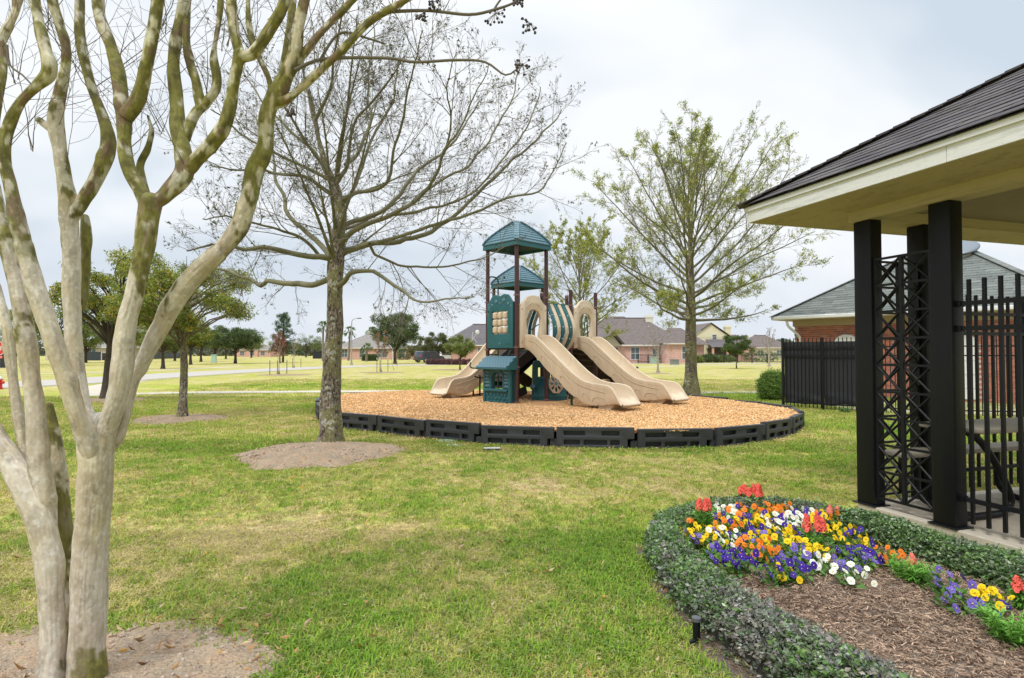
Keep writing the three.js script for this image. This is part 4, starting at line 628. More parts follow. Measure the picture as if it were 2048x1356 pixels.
// leaf tufts: n small pointed leaves round a point
function tuft(n, reach, L, W, seed, fold = 0.25, flat = 0) {
  const q = mulberry(seed), mb = new MB();
  for (let i = 0; i < n; i++) {
    const d = V(q() * 2 - 1, (q() * 2 - 1) * (1 - flat) + flat * 0.3, q() * 2 - 1).normalize(), o = V(q() * 2 - 1, q() * 2 - 1, q() * 2 - 1).multiplyScalar(reach), s = V(q() * 2 - 1, q() * 2 - 1, q() * 2 - 1); s.addScaledVector(d, -s.dot(d)).normalize();
    const up = V(0, 0, 0).crossVectors(d, s), l = L * (0.7 + 0.6 * q()), w = W * (0.7 + 0.6 * q()), b = mb.count;
    const a = o.clone(), t = o.clone().addScaledVector(d, l).addScaledVector(up, -l * 0.15), m = o.clone().addScaledVector(d, l * 0.45), p1 = m.clone().addScaledVector(s, w / 2).addScaledVector(up, fold * w), p2 = m.clone().addScaledVector(s, -w / 2).addScaledVector(up, fold * w), n1 = V(0, 0, 0).crossVectors(p1.clone().sub(a), m.clone().sub(a)).normalize(), n2 = V(0, 0, 0).crossVectors(m.clone().sub(a), p2.clone().sub(a)).normalize();
    for (const [p, nn, u, v] of [[a, up, 0.5, 0], [p1, n1.dot(up) > 0 ? n1 : n1.negate(), 0, 0.5], [t, up, 0.5, 1], [p2, n2.dot(up) > 0 ? n2 : n2.negate(), 1, 0.5]]) mb.v(p, nn, u, v);
    mb.i.push(b, b + 2, b + 1, b, b + 3, b + 2);
  }
  return mb.geo();
}
const leafMat = (r, g, b, tr = 0.35, rough = 0.75, spec = 0.4) => new THREE.MeshPhysicalMaterial({ specularIntensity: spec, color: col(r, g, b), roughness: rough, side: THREE.DoubleSide, transmission: tr, thickness: 0 });
M.leaf = leafMat(1, 1, 1, 0.5);
const rotAbout = (d, ang, az) => { const a = Math.abs(d.y) > 0.95 ? V(1, 0, 0) : V(0, 1, 0), s = V(0, 0, 0).crossVectors(d, a).normalize(), t = V(0, 0, 0).crossVectors(s, d), p = s.multiplyScalar(Math.cos(az)).addScaledVector(t, Math.sin(az)); return d.clone().multiplyScalar(Math.cos(ang)).addScaledVector(p, Math.sin(ang)).normalize(); };
// grows one branch and its children; T = { mb: [per level], tips: [] }, o.lv[level] = { seg, wander, up, kids, ratio, ang, rr }
function grow(T, p, d, len, r, lv, o) {
  const c = o.lv[lv], n = Math.max(2, Math.round(c.seg)), pts = [p.clone()], rad = [r]; let q = p.clone(), dir = d.clone();
  for (let i = 1; i <= n; i++) { dir.add(V(R(-1, 1), R(-1, 1), R(-1, 1)).multiplyScalar(c.wander)); dir.y += c.up; dir.normalize(); q = q.clone().addScaledVector(dir, len / n); pts.push(q); rad.push(Math.max(o.rmin, r * (1 - 0.8 * i / n))); }
  T.mb[Math.min(lv, T.mb.length - 1)].tube(pts, rad, lv >= o.thin ? 3 : lv === 0 ? 7 : 5);
  sprout(T, pts, rad, len, lv, o);
}
function sprout(T, pts, rad, len, lv, o) {
  const c = o.lv[lv]; if (lv === o.lv.length - 1) { for (let i = 1; i < pts.length; i++) T.tips.push(pts[i]); return; }
  const k = c.kids * (c.per ? len : 1), m = Math.floor(k) + (rnd() < k % 1 ? 1 : 0), n = pts.length - 1;
  for (let j = 0; j < m; j++) {
    const t = Math.min(0.995, mix(c.from ?? 0.2, 1, (j + rnd()) / m)) * n, i = Math.floor(t), f = t - i, b = pts[i].clone().lerp(pts[i + 1], f), dir = pts[i + 1].clone().sub(pts[i]).normalize(), rr = mix(rad[i], rad[i + 1], f);
    let nd = rotAbout(dir, c.ang * R(0.7, 1.3), R(0, 6.283)); nd.y += c.lift ?? 0; nd.normalize();
    const L = (c.abs ?? len * c.ratio) * (1 - 0.55 * t / n) * R(0.6, 1.3);
    grow(T, b, nd, L, Math.max(o.rmin, Math.min(rr * 0.65, L * (o.slim ?? 0.011))), lv + 1, o);
  }
}
function leafCloud(name, tips, n, geo, colors, parent, s0, s1, jitter, patch) { const list = []; if (patch) { const t2 = tips.filter(p => noise3(p.x * patch, p.y * patch, p.z * patch) > 0.5); if (t2.length > 50) tips = t2.concat(tips.filter((_, i) => i % 9 === 0)); } for (let i = 0; i < n; i++) { const p = pick(tips).clone(); if (jitter) p.add(V(R(-1, 1), R(-1, 1), R(-1, 1)).multiplyScalar(jitter)); const c = pick(colors), k = R(0.75, 1.25); list.push([mat4(p, R(-3, 3), R(-3, 3), R(-3, 3), R(s0, s1)), col(c[0] * k, c[1] * k, c[2] * k)]); } return instances(name, geo, M.leaf, list, parent); }

// --- the many-stemmed pale tree at the left, close to the camera ---
{
  rnd = mulberry(21);
  const D0 = 2.65, tree = thing('crape_myrtle', 'many stemmed pale tree with flaking mossy bark, close at the left', 'tree', [-1.97, 0, -D0]);
  const inv = V(1.97, 0, D0);
  // [name, bark, [[px, py, width, depth offset] ...]]
  const stems = [
    ['trunk', 0, [[176, 1420, 104, 0], [173, 1356, 90, 0], [176, 1223, 86, 0], [180, 1119, 82, 0], [187, 1014, 79, 0], [192, 936, 80, 0], [193, 884, 82, 0.01], [200, 850, 66, 0.02]]],
    ['trunk', 0, [[114, 1420, 84, -0.03], [108, 1330, 70, -0.03], [105, 1223, 62, -0.03], [98, 1119, 62, -0.03], [78, 1030, 68, -0.02], [48, 966, 68, 0], [18, 915, 60, 0.02], [-10, 868, 52, 0.04], [-50, 800, 48, 0.08], [-110, 690, 42, 0.15]]],
    ['trunk', 1, [[134, 1380, 46, 0.06], [134, 1250, 36, 0.09], [132, 1100, 36, 0.11], [122, 1000, 44, 0.12], [115, 930, 44, 0.13], [105, 850, 36, 0.15], [98, 812, 26, 0.16]]],
    ['limb', 0, [[80, 1010, 20, 0.05], [58, 940, 34, 0.06], [40, 850, 28, 0.10], [28, 770, 28, 0.14], [13, 660, 26, 0.18], [-6, 590, 26, 0.22], [-40, 480, 26, 0.3]]],
    ['limb', 0, [[102, 1075, 26, 0.01], [94, 1020, 44, 0], [86, 970, 50, 0], [76, 905, 45, 0], [72, 832, 45, 0], [62, 754, 44, 0.01], [49, 660, 43, 0.02], [32, 568, 40, 0.04], [11, 470, 37, 0.06], [-6, 400, 34, 0.08], [-40, 300, 32, 0.12]]],
    ['limb', 0, [[196, 985, 24, 0.0], [190, 915, 48, -0.02], [172, 872, 50, -0.05], [154, 825, 44, -0.08], [130, 754, 44, -0.10], [100, 660, 44, -0.12], [73, 580, 44, -0.13], [48, 490, 44, -0.14]]],
    ['limb', 1, [[48, 492, 44, -0.14], [24, 387, 42, -0.15], [8, 320, 38, -0.15], [12, 262, 35, -0.15], [40, 206, 32, -0.16], [70, 175, 32, -0.16], [94, 152, 40, -0.16], [98, 128, 40, -0.16], [90, 98, 34, -0.15], [77, 41, 35, -0.14], [68, -10, 32, -0.12], [58, -120, 30, -0.1]]],
    ['limb', 1, [[6, 310, 34, -0.14], [-14, 260, 34, -0.1], [2, 150, 30, -0.06], [2, 80, 28, -0.02], [28, 30, 28, 0], [40, -40, 26, 0.05]]],
    ['limb', 0, [[188, 930, 24, 0.05], [182, 860, 42, 0.06], [164, 810, 42, 0.08], [151, 745, 42, 0.09], [146, 650, 40, 0.10], [144, 594, 41, 0.10], [141, 500, 38, 0.10], [137, 440, 42, 0.10]]],
    ['limb', 1, [[141, 490, 26, 0.10], [137, 440, 38, 0.10], [134, 400, 38, 0.09], [128, 355, 34, 0.08], [118, 290, 36, 0.07], [111, 236, 42, 0.06], [120, 185, 37, 0.05], [133, 110, 28, 0.04], [120, 50, 26, 0.03], [104, -5, 30, 0.02], [90, -100, 28, 0]]],
    ['limb', 1, [[114, 262, 30, 0.06], [92, 250, 22, 0.07], [78, 240, 15, 0.07]]],
    ['limb', 1, [[140, 490, 26, 0.10], [143, 440, 36, 0.10], [165, 406, 38, 0.11], [195, 352, 37, 0.12], [217, 290, 37, 0.13], [205, 232, 31, 0.14], [178, 157, 28, 0.15], [161, 77, 28, 0.16], [160, -10, 26, 0.17], [166, -100, 24, 0.18]]],
    ['limb', 1, [[163, 620, 22, 0.20], [172, 520, 26, 0.20], [172, 470, 27, 0.20], [170, 436, 22, 0.20]]],
    ['limb', 0, [[196, 905, 60, 0], [210, 862, 52, 0.0], [226, 818, 44, -0.01], [241, 750, 45, -0.02], [252, 655, 45, -0.03], [268, 594, 45, -0.03], [284, 516, 43, -0.03], [296, 440, 45, -0.03], [301, 405, 48, -0.03]]],
    ['limb', 1, [[298, 455, 28, -0.03], [296, 412, 40, -0.03], [280, 380, 34, -0.03], [259, 341, 33, -0.03], [249, 289, 33, -0.02], [248, 235, 42, -0.02], [237, 158, 35, 0], [222, 93, 29, 0.02], [202, 41, 27, 0.03], [195, -10, 26, 0.04], [190, -100, 24, 0.05]]],
    ['limb', 1, [[252, 235, 38, -0.02], [278, 193, 34, -0.03], [294, 129, 34, -0.05], [306, 62, 32, -0.06], [317, -5, 30, -0.07], [330, -100, 28, -0.1]]],
    ['limb', 1, [[299, 455, 28, -0.03], [306, 412, 40, -0.03], [332, 388, 42, -0.02], [368, 346, 46, 0], [366, 300, 42, 0.01], [356, 262, 41, 0.02], [355, 206, 35, 0.04], [347, 129, 30, 0.06], [356, 62, 28, 0.07], [369, -5, 28, 0.08], [376, -100, 26, 0.1]]],
    ['limb', 1, [[372, 342, 40, 0], [404, 308, 37, -0.02], [442, 264, 37, -0.04], [459, 217, 33, -0.05], [470, 155, 29, -0.06], [480, 108, 31, -0.07]]],
    ['limb', 1, [[480, 112, 28, -0.07], [468, 60, 25, -0.08], [462, -5, 24, -0.08], [470, -90, 20, -0.08]]],
    ['limb', 1, [[480, 115, 28, -0.07], [508, 106, 28, -0.07], [540, 60, 26, -0.08], [566, 12, 26, -0.09], [584, -60, 24, -0.1]]],
    ['limb', 1, [[362, 300, 30, 0.02], [388, 232, 27, 0.05], [413, 205, 26, 0.06], [433, 170, 22, 0.07], [428, 105, 18, 0.08], [438, 40, 16, 0.09], [445, -60, 14, 0.1]]],
    ['limb', 1, [[402, 212, 24, 0.06], [392, 165, 24, 0.06], [376, 110, 20, 0.07], [372, 50, 18, 0.08], [380, -50, 15, 0.1]]],
    ['limb', 1, [[292, 392, 22, 0.03], [280, 335, 19, 0.06], [296, 296, 17, 0.07], [303, 262, 13, 0.08], [296, 232, 8, 0.09]]],
    ['limb', 0, [[200, 980, 24, 0.04], [208, 905, 38, 0.05], [234, 878, 30, 0.06], [250, 832, 27, 0.07], [265, 768, 32, 0.08], [290, 715, 38, 0.09], [322, 652, 41, 0.10], [340, 615, 44, 0.10], [382, 558, 45, 0.11], [436, 508, 45, 0.11]]],
    ['limb', 1, [[432, 512, 45, 0.11], [474, 460, 45, 0.11], [496, 403, 39, 0.10], [511, 340, 42, 0.10], [530, 289, 38, 0.09], [534, 232, 40, 0.08], [548, 191, 40, 0.08]]],
    ['limb', 1, [[546, 198, 38, 0.08], [571, 150, 34, 0.08], [590, 105, 30, 0.08], [598, 50, 26, 0.08], [612, -10, 25, 0.08], [630, -100, 22, 0.08]]],
    ['limb', 1, [[570, 160, 20, 0.09], [600, 118, 22, 0.1], [646, 60, 20, 0.1], [688, 18, 18, 0.1], [730, -30, 15, 0.1]]],
    ['limb', 1, [[552, 205, 26, 0.08], [578, 196, 20, 0.07], [631, 149, 17, 0.05], [689, 95, 16, 0.03], [730, 50, 15, 0.0], [780, 18, 13, -0.02], [850, -20, 10, -0.05]]],
    ['limb', 1, [[540, 210, 22, 0.10], [540, 165, 15, 0.11], [520, 118, 14, 0.12], [500, 62, 12, 0.13], [496, 0, 11, 0.14], [500, -60, 10, 0.15]]],
    ['limb', 1, [[548, 190, 20, 0.09], [565, 140, 20, 0.12], [580, 60, 18, 0.15], [586, -10, 16, 0.18], [590, -90, 14, 0.2]]],
    ['branch', 2, [[590, 140, 9, 0.06], [648, 118, 8, 0.05], [772, 116, 7, 0.02], [830, 124, 6.5, 0], [912, 120, 6, -0.03], [970, 124, 5, -0.05], [1011, 150, 4, -0.06], [1038, 134, 3, -0.06]]],
    ['branch', 2, [[770, 24, 8, 0], [854, 21, 7, -0.02], [937, 29, 6.5, -0.04], [986, 20, 6, -0.05], [1030, 4, 5, -0.06], [1050, -20, 4, -0.07]]],
    ['branch', 2, [[986, 22, 5, -0.05], [1010, -10, 4, -0.05], [1060, -40, 4, -0.05]]], ['branch', 2, [[640, 120, 7, 0.05], [680, 66, 6, 0.06], [740, 78, 5, 0.06], [770, 88, 4, 0.06]]],
    ['branch', 2, [[14, 90, 7, -0.2], [20, 130, 6, -0.2], [45, 150, 5, -0.2], [62, 168, 4, -0.2]]],
  ];
  // moss, grey flakes and peeled patches, as patches of their own outline; the moss sits mostly on the upper limbs
  let mossy = 0; const barkColor = (q) => { const x = q.x * 1, y = q.y, z = q.z; const up = sstep(1.55, 2.35, y), big = fbm3(x * 5, y * 2.0, z * 5, 3), mid = fbm3(x * 17, y * 6, z * 17, 3), fine = fbm3(x * 42, y * 30, z * 42, 2), foot = 0.35 * sstep(0.32, 0.12, y);
    let c = [1, 1, 1]; const stain = sstep(0.48, 0.58, fbm3(x * 6 + 7, y * 2.2, z * 6, 3)), stain2 = sstep(0.52, 0.60, fbm3(x * 9 + 27, y * 2.6 + 4, z * 9, 3)); c = lerp3(c, [0.80, 0.74, 0.46], 0.45 * stain); c = lerp3(c, [0.66, 0.61, 0.57], 0.5 * stain2);
    const moss = sstep(0.0, 0.045, big * 0.55 + mid * 0.35 + fine * 0.22 - mix(0.70, 0.43, up) + foot * 0.35 + mossy); c = lerp3(c, [0.33, 0.345, 0.075], moss * 0.95); c = lerp3(c, [0.20, 0.20, 0.06], moss * sstep(0.5, 0.62, fine) * 0.8);
    const peel = sstep(0.62, 0.645, fbm3(x * 13 + 31, y * 7, z * 13, 3) + 0.10 * (fine - 0.5)); c = lerp3(c, lerp3([0.60, 0.55, 0.46], [0.33, 0.25, 0.17], up), peel * mix(0.35, 0.9, up));
    const lich = sstep(0.60, 0.66, fbm3(x * 24 + 3, y * 17 + 5, z * 24, 2)) * up; c = lerp3(c, [1.0, 1.05, 1.0], lich * 0.8); return c; };
  const kn = (seed) => (w, L, q) => 0.010 * (fbm3(q.x * 7 + seed, q.y * 5, q.z * 7, 3) - 0.5) * 2 + 0.004 * (noise3(q.x * 24, q.y * 16 + seed, q.z * 24) - 0.5) + 0.05 * Math.max(0, noise3(q.x * 11 + 3, q.y * 9 + seed, q.z * 11) - 0.80);
  const shoots = [];
  stems.forEach(([n, bark, pts], k) => {
    mossy = k === 2 ? 0.24 : pts[0][0] === 163 ? 0.28 : 0; const path = pts.map(([x, y, w, dz]) => { const D = D0 + dz; const p = at(x, y, D).add(inv); p.y = Math.max(p.y, -0.05); return [p, w / 2 / FOCAL * D / Math.hypot(1, (x - 1024) / FOCAL) * (bark === 1 ? 0.87 : 0.94)]; });
    const [P, Q] = smoothPath(path, bark === 2 ? 0.03 : 0.014), mb = new MB(); const fl = bark === 2 ? 0.12 : 1;
    const Q2 = Q.map((r, i) => Math.max(0.002, r * (1 + fl * 0.09 * (noise3(i * 0.09, k * 3.3, 2) - 0.45)))); if (bark !== 2) { const end = P.at(-1), dir = end.clone().sub(P.at(-2)).normalize(), r = Q2.at(-1); for (const a of [0.35, 0.65, 0.9, 1.15, 1.4]) { P.push(end.clone().addScaledVector(dir, Math.sin(a) * r)); Q2.push(r * Math.cos(a)); } }
    mb.tube(P, Q2, bark === 2 ? 7 : 30, bark === 2 ? null : kn(k * 5.1), bark === 2 ? null : barkColor, true); mb.build(n, bark === 2 ? M.twig : M.paleBark, tree, bark !== 2); if (bark === 1 && k > 2) { const cut = P.map((p, i) => i).filter(i => P[i].y > 2.3 && i % 8 === 0); for (const i of cut) if (rnd() < 0.45) shoots.push([P[i].clone(), Q2[i]]); }
  });
  // fine shoots above the limbs
  const T = { mb: [new MB(), new MB()], tips: [] }, o = { rmin: 0.0009, thin: 0, slim: 0.0035, lv: [{ seg: 8, wander: 0.16, up: 0.10, kids: 5, ratio: 0.4, ang: 0.7 }, { seg: 4, wander: 0.2, up: 0.03, kids: 0 }] };
  for (const [x, y, dz] of [[30, 160, 0.2], [60, 300, 0.3], [130, 120, 0.3], [230, 130, 0.1], [258, 300, 0.2], [330, 60, 0], [420, 190, 0.1], [500, 110, 0], [585, 110, 0.1], [640, 140, 0], [700, 90, 0], [780, 20, 0], [880, 25, 0], [850, 122, 0], [320, 260, 0.1], [450, 100, 0.1], [180, 170, 0.2], [90, 60, 0.1]]) for (let i = 0; i < 3; i++) grow(T, at(x + R(-10, 10), y + R(-10, 10), D0 + dz).add(inv), V(R(-0.5, 0.7), R(0.3, 1), R(-0.5, 0.5)).normalize(), R(0.25, 0.6), 0.0028, 0, o);
  for (const [p, r] of shoots) { const a = R(0, 6.283); grow(T, p, V(Math.cos(a), R(0.2, 1.2), Math.sin(a)).normalize(), R(0.2, 0.75), 0.0018, 0, o); }
  T.mb[0].build('twig', M.twig, tree, false, 'stuff'); T.mb[1].build('fine_twig', M.twig, tree, false, 'stuff');
  // dry seed clusters at the branch tips
  for (const [x, y, w] of [[990, 33, 40], [1060, 52, 34], [1045, 136, 36], [1036, 4, 20], [865, 10, 22], [842, 34, 20], [582, 225, 16]]) { const g = [], tw = []; for (let i = 0; i < 16; i++) { const p = at(x + R(-w, w) * 0.5, y + R(-w, w) * 0.45, D0 - 0.05 + R(-0.04, 0.04)).add(inv); g.push(ball(0.0062, p.x, p.y, p.z, 1, 1, 1, 6)); tw.push(rod(at(x, y - 6, D0 - 0.05).add(inv), p, 0.0012, 3)); } mesh('seed_cluster', merge(g), std(0.05, 0.035, 0.04), tree, 'stuff'); mesh('twig', merge(tw), M.twig, tree, 'stuff'); }
}

// --- the big bare tree left of the playground ---
{
  rnd = mulberry(35);
  const D0 = 9.46, base = at(660, 893, D0).setY(0), tree = thing('bare_oak', 'big bare tree with thick lichen spotted trunk in a soil ring left of the playground', 'tree', base), inv = base.clone().negate();
  const px = (pts, spread = 0) => pts.map(([x, y, w, dz], i) => { const D = D0 + (dz ?? spread * (i / (pts.length - 1)) ** 1.2); return [at(x, y, D).add(inv), w / 2 / FOCAL * D * 0.92]; });
  { const p = px([[660, 908, 104], [660, 895, 78], [661, 880, 58], [662, 860, 51], [661, 815, 45], [664, 732, 40], [668, 680, 37], [670, 633, 34.5], [670, 570, 34], [671, 520, 34], [678, 470, 27], [681, 430, 25], [676, 395, 23], [664, 362, 19], [650, 325, 15], [638, 280, 12], [630, 240, 10], [618, 180, 7]]); const [P, Q] = smoothPath(p, 0.06), mb = new MB(); mb.tube(P, Q, 24, (w, L, q) => { const flare = Math.max(0, 1 - L / 0.5); return flare * flare * 0.075 * Math.sin(w * 5 + 1) + 0.022 * (fbm3(q.x * 6, q.y * 4, q.z * 6, 3) - 0.5) * 2; }, null, true); mb.build('trunk', M.oakBark, tree, true); }
  const T = { mb: [new MB(), new MB(), new MB(), new MB()], tips: [] };
  const o = { rmin: 0.0017, thin: 2, slim: 0.0075, lv: [{ seg: 10, wander: 0.06, up: 0.02, kids: 5.0, per: 1, abs: 1.3, ang: 0.8, lift: 0.08, from: 0.22 }, { seg: 7, wander: 0.11, up: 0.022, kids: 9, ratio: 0.44, ang: 0.65, lift: 0.05 }, { seg: 4, wander: 0.14, up: 0.02, kids: 4.6, ratio: 0.55, ang: 0.7 }, { seg: 3, wander: 0.18, up: 0.0, kids: 0 }] };
  const limbs = [
    [[662, 556, 13], [630, 566, 13], [606, 566, 13], [572, 564, 12], [545, 565, 10], [519, 568, 9], [483, 551, 7], [430, 540, 5], [390, 520, 3]],
    [[672, 575, 13], [690, 562, 11], [708, 543, 10], [748, 541, 8], [781, 561, 7], [831, 596, 5], [898, 601, 3.5], [950, 590, 2]],
    [[668, 518, 16], [640, 514, 13], [565, 504, 11], [483, 497, 8], [420, 486, 5], [370, 500, 3]],
    [[672, 506, 17], [700, 500, 14], [751, 486, 12], [800, 478, 11], [854, 467, 10], [885, 448, 9], [916, 425, 8], [978, 363, 7], [1053, 297, 5], [1090, 260, 4], [1125, 215, 2]],
    [[674, 492, 16], [690, 478, 14], [706, 463, 12], [772, 431, 10], [846, 384, 8], [875, 345, 6.5], [887, 310, 5.5], [929, 248, 4], [950, 190, 3], [975, 130, 2]],
    [[684, 452, 12], [700, 445, 11], [772, 413, 9], [825, 355, 7], [875, 314, 6], [920, 260, 4], [960, 200, 3]],
    [[660, 512, 14], [650, 500, 12], [631, 475, 11], [578, 434, 9], [573, 397, 8], [553, 368, 7], [545, 330, 5.5], [540, 290, 4], [520, 240, 3]],
    [[668, 392, 11], [640, 372, 9], [615, 355, 8], [536, 339, 6], [480, 345, 4], [420, 330, 3]],
    [[672, 376, 10], [650, 340, 9], [635, 314, 8], [582, 268, 6], [540, 225, 4.5], [500, 180, 3], [470, 120, 2]],
    [[670, 372, 10], [684, 350, 9], [697, 328, 8], [706, 256, 6], [751, 198, 5], [784, 153, 4], [812, 110, 2.5]],
    [[684, 408, 10], [694, 396, 9], [706, 384, 8], [743, 297, 6], [772, 235, 5], [790, 170, 3.5], [800, 100, 2]],
    [[650, 325, 10], [640, 290, 8], [631, 248, 7], [615, 178, 5], [606, 120, 4], [600, 60, 2.5]],
    [[686, 400, 10], [710, 384, 9], [772, 363, 7], [797, 268, 5.5], [813, 186, 4.5], [828, 124, 3.5], [850, 60, 2]],
    [[751, 487, 9], [800, 470, 8], [870, 448, 7], [937, 430, 6], [1020, 392, 5], [1070, 375, 4], [1110, 340, 2.5], [1130, 290, 2]],
    [[739, 487, 7], [748, 505, 6], [759, 512, 6], [813, 531, 5], [896, 527, 4], [960, 518, 3], [1010, 500, 2]],
    [[630, 240, 9], [655, 190, 7], [670, 120, 5], [680, 50, 4], [690, -20, 2]], [[690, 330, 9], [720, 300, 8], [740, 230, 6], [738, 150, 4], [745, 70, 3], [748, 0, 2]],
    [[846, 384, 7], [870, 370, 6], [930, 330, 5], [985, 270, 4], [1020, 200, 3], [1045, 130, 2]], [[640, 514, 8], [600, 470, 7], [540, 450, 5], [470, 430, 4], [410, 440, 2.5]], [[664, 362, 9], [600, 330, 7], [530, 300, 5], [470, 250, 4], [420, 220, 2.5]],
    [[887, 310, 5], [905, 240, 4], [900, 170, 3], [915, 110, 2]], [[772, 431, 8], [850, 420, 6], [930, 390, 5], [1000, 330, 4], [1060, 240, 3], [1080, 170, 2]],
  ];
  limbs.forEach((l, k) => { const sp = [1.6, -1.7, -1.3, 0.9, -1.4, 1.7, 1.2, -1.6, 1.5, -0.9, 1.3, 0.5, -1.8, -0.6, 1.6, -1.3, 1.8, 1.3, -1.9, -0.8, -1.5, 1.2, 1.6, -1.2, 0.8, -1.6, 1.0, 1.9][k] ?? 0; const [P, Q] = smoothPath(px(l, sp), 0.12); let L = 0; for (let i = 1; i < P.length; i++) L += P[i].distanceTo(P[i - 1]); const mb = new MB(); P.forEach((p, i) => { const a = 0.16 * Math.min(1, i / 8); p.x += a * (fbm3(i * 0.21, k * 5.1, 1, 3) - 0.5); p.y += a * 1.3 * (fbm3(i * 0.21, k * 5.1, 7, 3) - 0.5); p.z += a * (fbm3(i * 0.21, k * 5.1, 13, 3) - 0.5); }); mb.tube(P, Q, 9); mb.build('limb', M.limb, tree, true); sprout(T, P, Q, L, 0, o); });
  // limbs growing towards and away from the camera
  for (let i = 0; i < 14; i++) { const h = R(2.5, 4.6), a = R(0, 6.28), p = V(0.07, h, 0), mb = T.mb[0]; grow(T, p, V(Math.cos(a) * 0.5, R(0.3, 0.9), Math.sin(a) > 0 ? 0.8 : -0.8).normalize(), R(1.6, 2.8), 0.03, 0, o); }
  T.mb[0].build('branch', M.limb, tree, false); T.mb[1].build('branch', M.twigPale, tree, false, 'stuff'); T.mb[2].build('twig', M.twig, tree, false, 'stuff'); T.mb[3].build('fine_twig', M.twig, tree, false, 'stuff');
  leafCloud('young_leaves', T.tips, 4200, tuft(3, 0.008, 0.035, 0.014, 5), [[0.10, 0.13, 0.03], [0.13, 0.10, 0.04], [0.19, 0.23, 0.05], [0.09, 0.08, 0.04]], tree, 0.8, 1.4, 0.01);
}
// --- oaks coming into leaf behind the playground ---
function springOak(name, label, pos, H, tr, fork, spread, seed, leaves, colors, extra = {}) {
  rnd = mulberry(seed); const tree = thing(name, label, 'tree', pos, 0, extra.group), T = { mb: [new MB(), new MB(), new MB(), new MB()], tips: [] };
  const tp = []; for (let i = 0; i <= 10; i++) { const t = i / 10; tp.push([V(0.02 * H * (noise3(t * 3, seed, 1) - 0.5) * t, t * H * 0.72, 0.02 * H * (noise3(t * 3, seed, 9) - 0.5) * t), tr * (t < 0.05 ? 1.55 : t < fork / H / 0.72 ? 1 - 0.25 * t / (fork / H / 0.72) : 0.75 * (1 - t) / (1 - fork / H / 0.72) + 0.03)]); }
  const [P, Q] = smoothPath(tp, 0.2), mb = new MB(); mb.tube(P, Q, 14, (w, L, q) => Math.max(0, 1 - L / 0.6) ** 2 * 0.08 * Math.sin(w * 5) + 0.03 * (fbm3(q.x * 5, q.y * 4, q.z * 5, 3) - 0.5)); mb.build('trunk', extra.bark ?? M.oakBark, tree, true);
  const o = { rmin: extra.rmin ?? 0.004, thin: 1, slim: 0.009, lv: [{ seg: 12, wander: extra.wander ?? 0.08, up: extra.up0 ?? 0.045, kids: extra.k0 ?? 3.4, per: 1, ratio: 0.36, ang: 0.65, lift: 0.08, from: 0.18 }, { seg: 6, wander: 0.11, up: 0.03, kids: extra.k1 ?? 7, ratio: 0.42, ang: 0.65, lift: 0.05 }, { seg: 4, wander: 0.13, up: 0.02, kids: 3, ratio: 0.5, ang: 0.65 }, { seg: 3, wander: 0.16, up: 0, kids: 0 }] };
  const n = extra.n ?? 20; for (let i = 0; i < n; i++) { const t = i / (n - 1), h = mix(fork, H * (extra.top ?? 0.60), Math.pow(t, 1.25)), el = mix(extra.el0 ?? 0.10, extra.el1 ?? 1.25, Math.pow(t, 0.8)), az = i * 2.4 + R(-0.3, 0.3), L = mix(spread, H - h, Math.pow(t, 1.1)) * R(0.82, 1.05); const idx = clamp(h / (H * 0.72)) * (P.length - 1), p = P[Math.floor(idx)].clone(), dr = V(Math.cos(az) * Math.cos(el), Math.sin(el), Math.sin(az) * Math.cos(el)); let LL = L; if (extra.crown) { const [cy, rx, ry] = extra.crown, ox = p.x / rx, oy = (p.y - cy) / ry, oz = p.z / rx, dx = dr.x / rx, dy = dr.y / ry, dz = dr.z / rx, A = dx * dx + dy * dy + dz * dz, B = ox * dx + oy * dy + oz * dz, C = ox * ox + oy * oy + oz * oz - 1, q = B * B - A * C; LL = q > 0 ? Math.max(0.8, (-B + Math.sqrt(q)) / A) * R(0.82, 1.0) : 1.2; } grow(T, p, dr, LL, mix(tr * 0.24, tr * (extra.thinTop ?? 0.2), t), 0, o); }
  T.mb[0].build('limb', extra.limb ?? M.limb, tree, false); T.mb[1].build('branch', extra.twig ?? M.twigPale, tree, false, 'stuff'); T.mb[2].build('twig', extra.twig ?? M.twigPale, tree, false, 'stuff'); T.mb[3].build('fine_twig', extra.twig ?? M.twigPale, tree, false, 'stuff');
  if (leaves) leafCloud('foliage', T.tips, leaves, tuft(extra.tn ?? 4, (extra.ls ?? 0.05) * 0.8, extra.ls ?? 0.05, (extra.ls ?? 0.05) * 0.45, seed), colors, tree, 0.8, 1.5, extra.jit ?? 0.05, extra.patch); return tree;
}
const SPRING = [[0.40, 0.45, 0.05], [0.48, 0.50, 0.07], [0.30, 0.35, 0.05], [0.19, 0.22, 0.06], [0.50, 0.50, 0.13]];
springOak('budding_oak', 'tall tree coming into yellow green leaf behind the right end of the wood chips', at(1383, 790, 20.6).setY(0), 9.8, 0.235, 2.7, 5.0, 57, 13500, SPRING, { ls: 0.046, n: 42, up0: 0.03, patch: 1.3, el1: 1.2, top: 0.70, k1: 8, wander: 0.10, thinTop: 0.13, crown: [5.5, 4.5, 4.2], el0: -0.05 });
springOak('budding_oak', 'tree with yellow green young leaves seen behind the two slide panels', at(1160, 760, 31).setY(0), 8.7, 0.2, 2.2, 4.4, 61, 8000, [[0.42, 0.45, 0.06], [0.48, 0.49, 0.11], [0.33, 0.37, 0.06]], { ls: 0.06, n: 26, rmin: 0.005, el0: 0.0, crown: [5.0, 4.0, 3.8], top: 0.68, thinTop: 0.13, up0: 0.035, patch: 1.1 });
